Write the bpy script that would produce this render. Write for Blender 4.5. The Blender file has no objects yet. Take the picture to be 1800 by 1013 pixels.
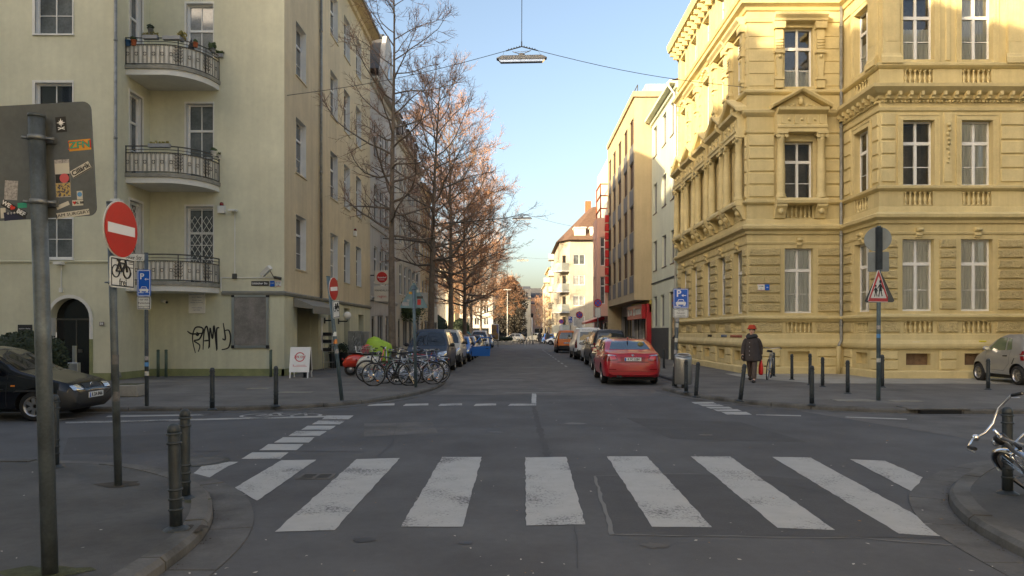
import bpy, bmesh, math, random
from mathutils import Vector, Matrix
from mathutils.bvhtree import BVHTree
R = math.radians
sc = bpy.context.scene
COL = sc.collection
rnd = random.Random(7)

# ------------------------------------------------------------------ camera, sky, sun, exposure
FOC, HC, VU, VV = 1250.0, 1.7, 908.0, 583.0      # focal length in photo pixels, eye height, vanishing point
cam_d = bpy.data.cameras.new('camera'); cam = bpy.data.objects.new('camera', cam_d); COL.objects.link(cam)
cam_d.sensor_width = 36; cam_d.lens = 36 * FOC / 1800
cam_d.shift_x = -(VU - 900) / 1800; cam_d.shift_y = (VV - 506.5) / 1800
cam_d.clip_start = 0.05; cam_d.clip_end = 3000
cam.location = (0, 0, HC); cam.rotation_euler = (R(90), 0, 0)
sc.camera = cam

SUN_DIR = Vector((0.98, 1.0, -0.43)).normalized()  # travel direction of the sunlight
SUN_EL = math.asin(-SUN_DIR.z)
w = bpy.data.worlds.new('World'); sc.world = w; w.use_nodes = True
nt = w.node_tree; nt.nodes.clear()
sky = nt.nodes.new('ShaderNodeTexSky'); sky.sky_type = 'NISHITA'; sky.sun_disc = False
sky.sun_elevation = SUN_EL; sky.sun_rotation = math.atan2(-SUN_DIR.x, -SUN_DIR.y)
sky.altitude = 50; sky.air_density = 1.0; sky.dust_density = 4.4; sky.ozone_density = 0.3
bg = nt.nodes.new('ShaderNodeBackground'); bg.inputs['Strength'].default_value = 0.15
wo = nt.nodes.new('ShaderNodeOutputWorld')
nt.links.new(sky.outputs[0], bg.inputs[0]); nt.links.new(bg.outputs[0], wo.inputs[0])
sd = bpy.data.lights.new('sun', 'SUN'); sd.energy = 5.0; sd.angle = R(0.53); sd.color = (1.0, 0.80, 0.50)
so = bpy.data.objects.new('sun', sd); COL.objects.link(so)
so.rotation_euler = SUN_DIR.to_track_quat('-Z', 'Y').to_euler(); so.location = (-30, -30, 40)
vs = sc.view_settings; vs.view_transform = 'Standard'; vs.look = 'None'; vs.gamma = 1; vs.exposure = 1.2
sc.cycles.max_bounces = 7; sc.cycles.diffuse_bounces = 4; sc.cycles.glossy_bounces = 3; sc.cycles.transmission_bounces = 4
sc.cycles.transparent_max_bounces = 12; sc.cycles.caustics_reflective = False; sc.cycles.caustics_refractive = False
sc.cycles.use_denoising = True

def G(u, v, z=0.0):
    "point of a level surface at height z that the photo shows at pixel u, v"
    y = (HC - z) * FOC / (v - VV)
    return Vector(((u - VU) / FOC * y, y, z))
def XZ(u, v, y):
    return Vector(((u - VU) / FOC * y, y, HC + (VV - v) / FOC * y))

# ------------------------------------------------------------------ materials
MATS = {}
def mat(name, col, rough=0.7, metal=0.0, var=0.0, vscale=3.0, streak=0.0, bump=0.0, bscale=40.0, coat=0.0, col2=None, mix2=(0.5, 0.65), s2=1.5, spec=0.5, emit=0.0, objc=False, bdist=0.02, detail=5, speck=0.0, blotch=0.0):
    if name in MATS: return MATS[name]
    m = bpy.data.materials.new(name); MATS[name] = m; m.use_nodes = True
    n = m.node_tree.nodes; l = m.node_tree.links; b = n['Principled BSDF']
    b.inputs['Roughness'].default_value = rough; b.inputs['Metallic'].default_value = metal
    b.inputs['Coat Weight'].default_value = coat; b.inputs['Coat Roughness'].default_value = 0.06
    b.inputs['Specular IOR Level'].default_value = spec
    b.inputs['Base Color'].default_value = (*col, 1)
    if emit:
        b.inputs['Emission Color'].default_value = (*col, 1); b.inputs['Emission Strength'].default_value = emit
    if not (var or streak or bump or col2 or speck): return m
    if objc: src = n.new('ShaderNodeTexCoord').outputs['Object']
    else: src = n.new('ShaderNodeNewGeometry').outputs['Position']
    cur = None
    def noise(scale, det=5, vec=None, rgh=0.6):
        t = n.new('ShaderNodeTexNoise'); t.inputs['Scale'].default_value = scale; t.inputs['Detail'].default_value = det
        t.inputs['Roughness'].default_value = rgh; l.new(vec or src, t.inputs['Vector']); return t
    def ramp(fac, a, b_, c0, c1):
        r = n.new('ShaderNodeMapRange'); r.inputs['From Min'].default_value = a; r.inputs['From Max'].default_value = b_
        r.inputs['To Min'].default_value = c0; r.inputs['To Max'].default_value = c1; l.new(fac, r.inputs['Value']); return r.outputs[0]
    base = n.new('ShaderNodeRGB'); base.outputs[0].default_value = (*col, 1); cur = base.outputs[0]
    if col2:
        t = noise(s2, detail); f = ramp(t.outputs['Fac'], mix2[0], mix2[1], 0, 1)
        mx = n.new('ShaderNodeMix'); mx.data_type = 'RGBA'; l.new(f, mx.inputs[0]); l.new(cur, mx.inputs[6]); mx.inputs[7].default_value = (*col2, 1); cur = mx.outputs[2]
    def mul(fac, lo, hi):
        nonlocal cur
        f = ramp(fac, 0.3, 0.7, lo, hi)
        v = n.new('ShaderNodeVectorMath'); v.operation = 'SCALE'; l.new(cur, v.inputs[0]); l.new(f, v.inputs['Scale']); cur = v.outputs[0]
    if var:
        mul(noise(vscale, 6).outputs['Fac'], 1 - var, 1 + var)
        mul(noise(vscale * 11, 4).outputs['Fac'], 1 - var * 0.45, 1 + var * 0.45)
    if speck: mul(noise(150, 2, None, .8).outputs['Fac'], 1 - speck, 1 + speck)
    if blotch: mul(noise(0.28, 4, None, .7).outputs['Fac'], 1 - blotch, 1 + blotch * .7)
    if streak:
        mp = n.new('ShaderNodeMapping'); mp.inputs['Scale'].default_value = (2.2, 2.2, 0.16); l.new(src, mp.inputs['Vector'])
        mul(noise(1.6, 5, mp.outputs[0]).outputs['Fac'], 1 - streak, 1 + streak * 0.6)
    l.new(cur, b.inputs['Base Color'])
    if bump:
        t = noise(bscale, 4); bp = n.new('ShaderNodeBump'); bp.inputs['Strength'].default_value = bump; bp.inputs['Distance'].default_value = bdist
        l.new(t.outputs['Fac'], bp.inputs['Height']); l.new(bp.outputs[0], b.inputs['Normal'])
    return m

def glass(name, tint, refl=1.0, see=0.85, rough=0.02):
    "window glass: clear film that reflects by Fresnel"
    if name in MATS: return MATS[name]
    m = bpy.data.materials.new(name); MATS[name] = m; m.use_nodes = True
    n = m.node_tree.nodes; l = m.node_tree.links; n.clear()
    o = n.new('ShaderNodeOutputMaterial'); t = n.new('ShaderNodeBsdfTransparent'); t.inputs[0].default_value = (tint[0]*see, tint[1]*see, tint[2]*see, 1)
    g = n.new('ShaderNodeBsdfGlossy'); g.inputs['Roughness'].default_value = rough; g.inputs[0].default_value = (refl, refl, refl, 1)
    f = n.new('ShaderNodeFresnel'); f.inputs[0].default_value = 1.9
    mx = n.new('ShaderNodeMixShader'); l.new(f.outputs[0], mx.inputs[0]); l.new(t.outputs[0], mx.inputs[1]); l.new(g.outputs[0], mx.inputs[2]); l.new(mx.outputs[0], o.inputs[0])
    return m

# ------------------------------------------------------------------ mesh builder
class MB:
    def __init__(s): s.v = []; s.f = []; s.m = []; s.sm = []
    def add(s, vs, fs, m=0, smooth=False):
        b = len(s.v); s.v.extend(tuple(v) for v in vs)
        for f in fs: s.f.append(tuple(b + i for i in f)); s.m.append(m); s.sm.append(smooth)
        return s
    def box(s, x0, x1, y0, y1, z0, z1, m=0):
        return s.add([(x0,y0,z0),(x1,y0,z0),(x1,y1,z0),(x0,y1,z0),(x0,y0,z1),(x1,y0,z1),(x1,y1,z1),(x0,y1,z1)],
              [(0,3,2,1),(4,5,6,7),(0,1,5,4),(1,2,6,5),(2,3,7,6),(3,0,4,7)], m)
    def bbox(s, x0, x1, y0, y1, z0, z1, b=0.02, m=0, smooth=False):
        "box with chamfered edges"
        vs = []; 
        for zz, ins in ((z0, b), (z0 + b, 0), (z1 - b, 0), (z1, b)):
            i = ins; c = b
            vs += [(x0+i+c*(ins==0),y0+i,zz),(x1-i-c*(ins==0),y0+i,zz),(x1-i,y0+i+c*(ins==0),zz),(x1-i,y1-i-c*(ins==0),zz),(x1-i-c*(ins==0),y1-i,zz),(x0+i+c*(ins==0),y1-i,zz),(x0+i,y1-i-c*(ins==0),zz),(x0+i,y0+i+c*(ins==0),zz)]
        fs = [tuple(range(7,-1,-1)), tuple(range(24,32))]
        for k in range(3):
            for i in range(8): j = (i+1) % 8; fs.append((k*8+i, k*8+j, k*8+8+j, k*8+8+i))
        return s.add(vs, fs, m, smooth)
    def obox(s, M, m=0, h=(0.5,0.5,0.5)):
        vs = [M @ Vector((a*h[0], b*h[1], c*h[2])) for c in (-1,1) for a, b in ((-1,-1),(1,-1),(1,1),(-1,1))]
        return s.add(vs, [(0,3,2,1),(4,5,6,7),(0,1,5,4),(1,2,6,5),(2,3,7,6),(3,0,4,7)], m)
    def tube(s, pts, rad, n=8, m=0, caps=True, smooth=True, closed=False):
        pts = [Vector(p) for p in pts]; N = len(pts)
        if not hasattr(rad, '__len__'): rad = [rad] * N
        vs = []; up = None
        for i, p in enumerate(pts):
            if closed: d = pts[(i+1) % N] - pts[i-1]
            else: d = pts[min(i+1, N-1)] - pts[max(i-1, 0)]
            d = d.normalized() if d.length > 1e-9 else Vector((0,0,1))
            if up is None: up = Vector((0,0,1)) if abs(d.z) < 0.9 else Vector((1,0,0))
            x = up - d * up.dot(d)
            if x.length < 1e-4: x = Vector((1,0,0)) - d * d.x
            x.normalize(); up = x; y = d.cross(x)
            for k in range(n):
                a = 2*math.pi*k/n; vs.append(p + (x*math.cos(a) + y*math.sin(a)) * rad[i])
        fs = []
        for i in range(N if closed else N-1):
            j = (i+1) % N
            for k in range(n): q = (k+1) % n; fs.append((i*n+k, i*n+q, j*n+q, j*n+k))
        s.add(vs, fs, m, smooth)
        if caps and not closed:
            b = len(s.v) - len(vs); s.f.append(tuple(b+k for k in range(n-1,-1,-1))); s.f.append(tuple(b+(N-1)*n+k for k in range(n))); s.m += [m, m]; s.sm += [False, False]
        return s
    def lathe(s, prof, n=16, m=0, M=None, smooth=True, caps=True):
        "profile of (radius, z) turned about z"
        M = M or Matrix(); vs = []; fs = []
        for r, z in prof:
            for k in range(n): a = 2*math.pi*k/n; vs.append(M @ Vector((r*math.cos(a), r*math.sin(a), z)))
        for i in range(len(prof)-1):
            for k in range(n): q = (k+1) % n; fs.append((i*n+k, i*n+q, (i+1)*n+q, (i+1)*n+k))
        s.add(vs, fs, m, smooth)
        if caps:
            b = len(s.v) - len(vs); s.f.append(tuple(b+k for k in range(n-1,-1,-1))); s.f.append(tuple(b+(len(prof)-1)*n+k for k in range(n))); s.m += [m,m]; s.sm += [False,False]
        return s
    def prism(s, poly, fn, d0, d1, m=0):
        "2-D polygon (counter-clockwise seen from d1's side) extruded; fn(a, b, d) gives the point"
        n = len(poly); vs = [fn(a, b, d0) for a, b in poly] + [fn(a, b, d1) for a, b in poly]
        fs = [tuple(range(n-1,-1,-1)), tuple(range(n, 2*n))] + [(i, (i+1) % n, n+(i+1) % n, n+i) for i in range(n)]
        return s.add(vs, fs, m)
    def sphere(s, c, r, nu=10, nv=7, m=0, sc_=(1,1,1)):
        prof = [(max(1e-4, math.sin(math.pi*i/nv))*r, -math.cos(math.pi*i/nv)*r) for i in range(nv+1)]
        return s.lathe(prof, nu, m, Matrix.Translation(c) @ Matrix.Diagonal((*sc_, 1)))
    def mesh(s, name, mats):
        me = bpy.data.meshes.new(name); me.from_pydata(s.v, [], s.f)
        if not isinstance(mats, (list, tuple)): mats = [mats]
        for m in mats: me.materials.append(MATS[m] if isinstance(m, str) else m)
        me.polygons.foreach_set('material_index', s.m); me.polygons.foreach_set('use_smooth', s.sm); me.update()
        return me

def link(name, data, parent=None, loc=(0,0,0), rz=0.0):
    o = bpy.data.objects.new(name, data); COL.objects.link(o); o.location = loc
    if rz: o.rotation_euler = (0, 0, rz)
    if parent is not None: o.parent = parent
    return o
def tag(o, label, cat, group=None, kind=None):
    if label: o['label'] = label
    if cat: o['category'] = cat
    if group: o['group'] = group
    if kind: o['kind'] = kind
    return o
def thing(name, label, cat, loc=(0,0,0), rz=0.0, group=None):
    o = link(name, None, None, loc, rz); o.empty_display_size = 0.2
    return tag(o, label, cat, group)
def struct(name, mb, m, label=None, kind='structure'):
    o = link(name, mb.mesh(name, m)); o['kind'] = kind
    if label: o['label'] = label
    return o
def wpart(name, mb, m, root):
    "part whose vertices are in world coordinates, root an unrotated Empty"
    return link(name, mb.mesh(name, m), root, -Vector(root.location))
def part(name, mb, m, root, loc=(0,0,0), rz=0.0):
    return link(name, mb.mesh(name, m), root, loc, rz)
def copy_tree(o, parent=None):
    c = o.copy(); COL.objects.link(c); c.parent = parent
    for ch in o.children: copy_tree(ch, c)
    return c
TEXTS = {}
def text_mesh(s, size, m, bold=False, sx=1.0):
    k = (s, size, m, bold, sx)
    if k in TEXTS: return TEXTS[k]
    cu = bpy.data.curves.new('lettering', 'FONT'); cu.body = s; cu.size = size; cu.align_x = 'CENTER'; cu.align_y = 'CENTER'; cu.extrude = 0.0015; cu.resolution_u = 2
    if bold: cu.offset = size * 0.022
    o = bpy.data.objects.new('lettering', cu); COL.objects.link(o)
    dg = bpy.context.evaluated_depsgraph_get(); me = bpy.data.meshes.new_from_object(o.evaluated_get(dg)); bpy.data.objects.remove(o)
    if sx != 1.0: me.transform(Matrix.Diagonal((sx,1,1,1)))
    me.materials.clear(); me.materials.append(MATS[m]); TEXTS[k] = me; return me
def text(parent, s, size, loc, m, rot=(R(90),0,0), bold=False, sx=1.0):
    o = link('lettering', text_mesh(s, size, m, bold, sx), parent, loc); o.rotation_euler = rot; return o

class Fr:
    "wall frame: s along the wall, d outwards, z up; n = t x up"
    def __init__(s, O, t): s.O = Vector((O[0], O[1], 0)); s.t = Vector((t[0], t[1], 0)).normalized(); s.n = s.t.cross(Vector((0,0,1))); s.a = math.atan2(s.t.y, s.t.x)
    def P(s, a, d, z): p = s.O + s.t*a + s.n*d; return Vector((p.x, p.y, z))
    def box(s, mb, s0, s1, d0, d1, z0, z1, m=0):
        P = s.P; return mb.add([P(s0,d1,z0),P(s1,d1,z0),P(s1,d0,z0),P(s0,d0,z0),P(s0,d1,z1),P(s1,d1,z1),P(s1,d0,z1),P(s0,d0,z1)],
              [(0,3,2,1),(4,5,6,7),(0,1,5,4),(1,2,6,5),(2,3,7,6),(3,0,4,7)], m)
    def prof(s, mb, s0, s1, pf, e0=0, e1=0, m=0):
        "extrude a profile of (d, z), given from bottom to top, along the wall; e0/e1 = mitre at the ends (1 outer corner, -1 inner, 0 square)"
        n = len(pf); vs = [s.P(s0 - d*e0, d, z) for d, z in pf] + [s.P(s1 + d*e1, d, z) for d, z in pf]
        fs = [(i, n+i, n+i+1, i+1) for i in range(n-1)] + [tuple(range(n)), tuple(range(2*n-1, n-1, -1))]
        return mb.add(vs, fs, m)
    def wall(s, mb, s0, s1, z0, z1, ops=(), dep=0.22, m=0, mr=None):
        "wall sheet with openings (a, b, c, d) = s range, z range, and their reveals"
        ss = sorted({s0, s1, *[o[0] for o in ops], *[o[1] for o in ops]}); zs = sorted({z0, z1, *[o[2] for o in ops], *[o[3] for o in ops]})
        for a, b in zip(ss, ss[1:]):
            for c, d in zip(zs, zs[1:]):
                mx, mz = (a+b)/2, (c+d)/2
                if any(o[0] < mx < o[1] and o[2] < mz < o[3] for o in ops): continue
                mb.add([s.P(a,0,c), s.P(b,0,c), s.P(b,0,d), s.P(a,0,d)], [(0,1,2,3)], m)
        mr = m if mr is None else mr
        for a, b, c, d in ops:
            P = s.P; q = -dep
            mb.add([P(a,0,c),P(b,0,c),P(b,0,d),P(a,0,d),P(a,q,c),P(b,q,c),P(b,q,d),P(a,q,d)], [(0,4,5,1),(1,5,6,2),(2,6,7,3),(3,7,4,0)], mr)
        return mb
    def fill(s, mb, s0, s1, d, z0, z1, m=0):
        return mb.add([s.P(s0,d,z0), s.P(s1,d,z0), s.P(s1,d,z1), s.P(s0,d,z1)], [(0,1,2,3)], m)

# ------------------------------------------------------------------ windows
WCACHE = {}
def win_meshes(w_, h_, style, fm):
    k = (round(w_,2), round(h_,2), style, fm)
    if k in WCACHE: return WCACHE[k]
    f = MB(); fw = 0.065; panes = []
    def bar(x0, x1, z0, z1, y0=0.0, y1=0.07): f.box(x0, x1, y0, y1, z0, z1)
    bar(0, w_, 0, fw); bar(0, w_, h_-fw, h_); bar(0, fw, fw, h_-fw); bar(w_-fw, w_, fw, h_-fw)
    tz = h_*0.66
    if style == 'single': panes = [(fw, w_-fw, fw, h_-fw)]
    elif style == 'double': bar(w_/2-0.045, w_/2+0.045, fw, h_-fw, -0.01); panes = [(fw, w_/2-0.045, fw, h_-fw), (w_/2+0.045, w_-fw, fw, h_-fw)]
    elif style == 'tee':
        bar(fw, w_-fw, tz-0.05, tz+0.05, -0.015); panes = [(fw, w_-fw, fw, tz-0.05), (fw, w_-fw, tz+0.05, h_-fw)]
    elif style == 'thin':
        bar(fw, w_-fw, tz-0.04, tz+0.04, -0.012); c = w_/2; lz = tz*0.48
        bar(c-.016, c+.016, fw, h_-fw, 0.008, 0.05); bar(fw, w_-fw, lz-.012, lz+.012, 0.01, 0.05)
        panes = [(fw,c-.016,fw,lz-.012),(c+.016,w_-fw,fw,lz-.012),(fw,c-.016,lz+.012,tz-.04),(c+.016,w_-fw,lz+.012,tz-.04),(fw,c-.016,tz+.04,h_-fw),(c+.016,w_-fw,tz+.04,h_-fw)]
    else:
        bar(fw, w_-fw, tz-0.055, tz+0.055, -0.02, 0.07); c = w_/2; g = 0.05
        bar(c-g, c+g, fw, tz-0.055, -0.01); bar(c-g*0.8, c+g*0.8, tz+0.055, h_-fw, -0.01)
        panes = [(fw, c-g, tz+0.055, h_-fw), (c+g, w_-fw, tz+0.055, h_-fw)]
        lz = fw + (tz-0.055-fw)*0.44
        if style == 'cross6':
            for a, b in ((fw, c-g), (c+g, w_-fw)):
                bar(a, b, lz-0.013, lz+0.013, 0.01, 0.05); panes += [(a, b, fw, lz-0.013), (a, b, lz+0.013, tz-0.055)]
        elif style == 'grid':
            for a, b in ((fw, c-g), (c+g, w_-fw)):
                panes.append((a, b, fw, tz-0.055)); bar(a, b, lz-0.012, lz+0.012, 0.012, 0.02); bar((a+b)/2-0.01, (a+b)/2+0.01, fw, h_-fw, 0.012, 0.02)
        else:
            for a, b in ((fw, c-g), (c+g, w_-fw)): panes.append((a, b, fw, tz-0.055))
    fme = f.mesh('window', fm)
    pm = []
    for x0, x1, z0, z1 in panes:
        p = MB(); hx, hz = (x1-x0)/2+0.004, (z1-z0)/2+0.004
        p.add([(-hx,0,-hz),(hx,0,-hz),(hx,0,hz),(-hx,0,hz)], [(0,1,2,3)])
        pm.append((p, ((x0+x1)/2, 0.035, (z0+z1)/2), {}))
    WCACHE[k] = (fme, pm); return WCACHE[k]
def window(root, F, s0, s1, z0, z1, dep=0.2, style='cross6', fm='white_frame', gm='glass_dark', sill=None, sillm='white_frame', curtain=None, room=False, panes=True):
    w_, h_ = s1-s0, z1-z0; fme, pm = win_meshes(w_, h_, style, fm)
    wo_ = link('window', fme, root, F.P(s0, -dep, z0) - Vector(root.location), F.a)
    if panes:
        for p, loc, cache in pm:
            if gm not in cache: cache[gm] = p.mesh('pane', gm)
            o = link('pane', cache[gm], wo_, loc); o.rotation_euler = (R(rnd.uniform(-.5,.5)), 0, R(rnd.uniform(-.5,.5)))
    else:
        k = (w_, h_, gm, 'whole')
        if k not in WCACHE: p = MB(); p.add([(0.02,0.05,0.02),(w_-0.02,0.05,0.02),(w_-0.02,0.05,h_-0.02),(0.02,0.05,h_-0.02)], [(0,1,2,3)]); WCACHE[k] = p.mesh('pane', gm)
        o = link('pane', WCACHE[k], wo_)
    if sill:
        k = ('sill', round(w_,2), sillm, sill, dep)
        if k not in WCACHE:
            m = MB(); m.add([(-0.06,-dep-sill,-0.05),(w_+0.06,-dep-sill,-0.05),(w_+0.06,0.0,-0.05),(-0.06,0.0,-0.05),(-0.06,-dep-sill,-0.005),(w_+0.06,-dep-sill,-0.005),(w_+0.06,0,0.012),(-0.06,0,0.012)],
                            [(0,3,2,1),(4,5,6,7),(0,1,5,4),(1,2,6,5),(2,3,7,6),(3,0,4,7)]); WCACHE[k] = m.mesh('sill', sillm)
        link('sill', WCACHE[k], wo_)
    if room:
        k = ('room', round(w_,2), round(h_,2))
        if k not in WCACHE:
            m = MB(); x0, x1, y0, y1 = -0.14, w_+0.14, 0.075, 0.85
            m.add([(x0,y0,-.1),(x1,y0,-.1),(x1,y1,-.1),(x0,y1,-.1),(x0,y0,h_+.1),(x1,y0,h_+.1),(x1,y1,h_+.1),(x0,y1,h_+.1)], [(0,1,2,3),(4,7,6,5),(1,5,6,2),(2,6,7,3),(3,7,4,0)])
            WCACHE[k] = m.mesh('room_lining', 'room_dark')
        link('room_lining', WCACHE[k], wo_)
    if curtain:
        kind, amt = curtain
        k = ('curt', round(w_,2), round(h_,2), curtain)
        if k not in WCACHE:
            m = MB(); spans = {'full': [(0.03, w_-0.03)], 'sides': [(0.03, w_*amt), (w_*(1-amt), w_-0.03)], 'left': [(0.03, w_*amt)], 'half': [(0.03, w_-0.03)]}[kind]
            zt = h_-0.04 if kind != 'half' else h_*amt
            for a, b in spans:
                n = max(4, int((b-a)/0.018)); vs = []; ph = rnd.uniform(0, 6)
                for i in range(n+1):
                    x = a+(b-a)*i/n; y = 0.062+0.016*math.sin(ph+x*55+1.2*math.sin(x*17)); vs += [(x,y,0.03),(x,y,zt)]
                m.add(vs, [(2*i,2*i+2,2*i+3,2*i+1) for i in range(n)], 0, True)
            WCACHE[k] = m.mesh('curtain', 'curtain_white')
        link('curtain', WCACHE[k], wo_)
    return wo_

# ------------------------------------------------------------------ shared materials
mat('white_frame', (0.74,0.74,0.72), 0.45, var=0.06, vscale=2)
mat('brown_frame', (0.10,0.06,0.04), 0.5)
mat('grey_frame', (0.35,0.36,0.36), 0.5)
mat('glass_dark', (0.018,0.021,0.025), 0.03, spec=0.9)
mat('glass_shade', (0.020,0.020,0.022), 0.25, spec=0.25); mat('glass_mid', (0.10,0.11,0.115), 0.04, spec=0.9, var=0.5, vscale=1.2)
mat('glass_pale', (0.30,0.31,0.31), 0.06, spec=0.9, var=0.35, vscale=1.6)
glass('glass_clear', (0.96,0.99,0.98), see=1.0)
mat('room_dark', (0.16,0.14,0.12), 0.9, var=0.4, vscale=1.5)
mat('curtain_white', (0.92,0.91,0.87), 0.9)
mat('black', (0.012,0.012,0.013), 0.5); mat('black_gloss', (0.008,0.008,0.009), 0.12)
mat('rubber', (0.018,0.018,0.018), 0.8); mat('chrome', (0.75,0.75,0.76), 0.12, 1.0); mat('alu', (0.55,0.56,0.57), 0.32, 1.0)
mat('steel_grey', (0.20,0.22,0.24), 0.42, 0.6, var=0.25, vscale=6, bump=0.15, bscale=60)
mat('zinc', (0.25,0.255,0.245), 0.5, 0.4, var=0.3, vscale=5, streak=0.2)
mat('post_grey', (0.092,0.112,0.126), 0.5, 0.35, var=0.35, vscale=5, bump=0.12, bscale=50, col2=(0.055,0.066,0.072), s2=2.0)
mat('bollard_grey', (0.028,0.036,0.042), 0.45, 0.1, var=0.35, vscale=7, bump=0.25, bscale=70)
mat('white', (0.78,0.78,0.76), 0.5, var=0.05); mat('print_black', (0.02,0.02,0.02), 0.6); mat('print_white', (0.8,0.8,0.8), 0.5)
mat('sign_red', (0.50,0.012,0.012), 0.35, var=0.08); mat('sign_blue', (0.0,0.10,0.52), 0.35, var=0.08); mat('sign_back', (0.19,0.22,0.235), 0.5, 0.3, var=0.12, vscale=4)
mat('paper', (0.70,0.70,0.66), 0.7, var=0.1, vscale=4)
mat('red_lens', (0.17,0.002,0.004), 0.10, coat=.6); mat('amber', (0.75,0.22,0.02), 0.2, coat=1); mat('lamp_lens', (0.62,0.64,0.66), 0.10, 0.7, coat=1, var=0.3, vscale=22, objc=True)
mat('car_glass', (0.010,0.012,0.013), 0.03, spec=0.8, coat=0.3)
mat('plate_white', (0.75,0.75,0.72), 0.4)
mat('wood', (0.16,0.10,0.055), 0.7, var=0.3, vscale=9)
mat('globe_white', (0.80,0.80,0.77), 0.25)
mat('terracotta', (0.42,0.12,0.05), 0.8, var=0.2)
mat('leaf_green', (0.055,0.085,0.028), 0.7, var=0.4, vscale=8); mat('leaf_dark', (0.022,0.036,0.014), 0.7, var=0.4, vscale=5); mat('leaf_yellow', (0.22,0.19,0.05), 0.7, var=0.4)
def mat_red():
    return mat('plain_red', (0.55,0.03,0.02), 0.5)
mat_red()
# ------------------------------------------------------------------ ground, road, pavements, kerbs, markings
ASP = dict(rough=0.85, spec=0.35, detail=6)
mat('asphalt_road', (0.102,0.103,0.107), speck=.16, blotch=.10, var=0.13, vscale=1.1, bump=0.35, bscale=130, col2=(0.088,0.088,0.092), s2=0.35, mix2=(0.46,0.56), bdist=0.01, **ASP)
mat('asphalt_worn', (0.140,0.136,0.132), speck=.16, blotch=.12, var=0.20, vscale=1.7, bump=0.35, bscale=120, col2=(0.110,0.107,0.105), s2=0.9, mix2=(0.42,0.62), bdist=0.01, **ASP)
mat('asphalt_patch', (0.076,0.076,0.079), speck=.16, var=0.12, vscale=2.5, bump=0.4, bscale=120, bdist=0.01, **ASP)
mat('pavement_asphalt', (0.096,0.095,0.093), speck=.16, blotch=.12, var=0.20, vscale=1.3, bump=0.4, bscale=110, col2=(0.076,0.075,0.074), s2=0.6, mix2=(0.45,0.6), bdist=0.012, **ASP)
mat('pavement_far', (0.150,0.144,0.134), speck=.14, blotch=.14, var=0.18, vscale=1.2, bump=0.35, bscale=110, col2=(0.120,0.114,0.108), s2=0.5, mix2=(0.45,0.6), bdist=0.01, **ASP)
mat('concrete_slab', (0.33,0.318,0.28), 0.9, var=0.14, vscale=1.4, bump=0.2, bscale=60, col2=(0.27,0.26,0.23), s2=0.8)
mat('kerb_stone', (0.115,0.112,0.106), 0.85, var=0.22, vscale=3, bump=0.5, bscale=45, col2=(0.07,0.068,0.062), s2=1.6, bdist=0.01)
mat('gutter_stone', (0.105,0.103,0.100), 0.85, var=0.2, vscale=3, bump=0.4, bscale=60, col2=(0.075,0.074,0.072), s2=2.0, bdist=0.01)
mat('earth', (0.055,0.046,0.035), 0.95, var=0.35, vscale=6, bump=0.6, bscale=40)
mat('moss', (0.060,0.066,0.030), 0.95, var=0.4, vscale=9, bump=0.6, bscale=60)
mat('cobble', (0.16,0.155,0.145), 0.85, var=0.3, vscale=4, bump=0.5, bscale=30)
mat('litter', (0.5,0.47,0.42), 0.8); mat('leaf_litter', (0.30,0.16,0.05), 0.8)

def paint_mat(name, col, lo, hi):
    "road paint worn through to the asphalt"
    m = mat(name, col, 0.7, var=0.07, vscale=5, bump=0.2, bscale=110, bdist=0.006, col2=None)
    n = m.node_tree.nodes; l = m.node_tree.links; b = n['Principled BSDF']
    g = n.new('ShaderNodeNewGeometry'); t = n.new('ShaderNodeTexNoise'); t.inputs['Scale'].default_value = 34; t.inputs['Detail'].default_value = 6; t.inputs['Roughness'].default_value = 0.75
    t2 = n.new('ShaderNodeTexNoise'); t2.inputs['Scale'].default_value = 1.3; t2.inputs['Detail'].default_value = 3
    l.new(g.outputs['Position'], t.inputs['Vector']); l.new(g.outputs['Position'], t2.inputs['Vector'])
    ad = n.new('ShaderNodeMath'); ad.operation = 'MULTIPLY_ADD'; l.new(t2.outputs['Fac'], ad.inputs[0]); ad.inputs[1].default_value = 0.85; l.new(t.outputs['Fac'], ad.inputs[2])
    r = n.new('ShaderNodeMapRange'); r.inputs[1].default_value = lo; r.inputs[2].default_value = hi; l.new(ad.outputs[0], r.inputs[0])
    src = b.inputs['Base Color'].links[0].from_socket
    mx = n.new('ShaderNodeMix'); mx.data_type = 'RGBA'; l.new(r.outputs[0], mx.inputs[0]); l.new(src, mx.inputs[6]); mx.inputs[7].default_value = (0.075,0.075,0.08,1)
    l.new(mx.outputs[2], b.inputs['Base Color']); return m
paint_mat('road_paint', (0.40,0.40,0.385), 0.98, 1.13); paint_mat('road_paint_worn', (0.38,0.375,0.36), 0.90, 1.08)

def flat(pts, z, mb=None):
    mb = mb or MB(); mb.add([(p[0], p[1], z) for p in pts], [tuple(range(len(pts)))]); return mb
def ccw(pts):
    a = sum(p[0]*q[1]-q[0]*p[1] for p, q in zip(pts, pts[1:]+pts[:1])); return pts if a > 0 else pts[::-1]

struct('ground', flat([(-900,-200),(900,-200),(900,1800),(-900,1800)], -0.03), 'pavement_far')
road = struct('road', flat([(-70,-20),(70,-20),(70,230),(-70,230)], 0.0), 'asphalt_road')
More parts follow.
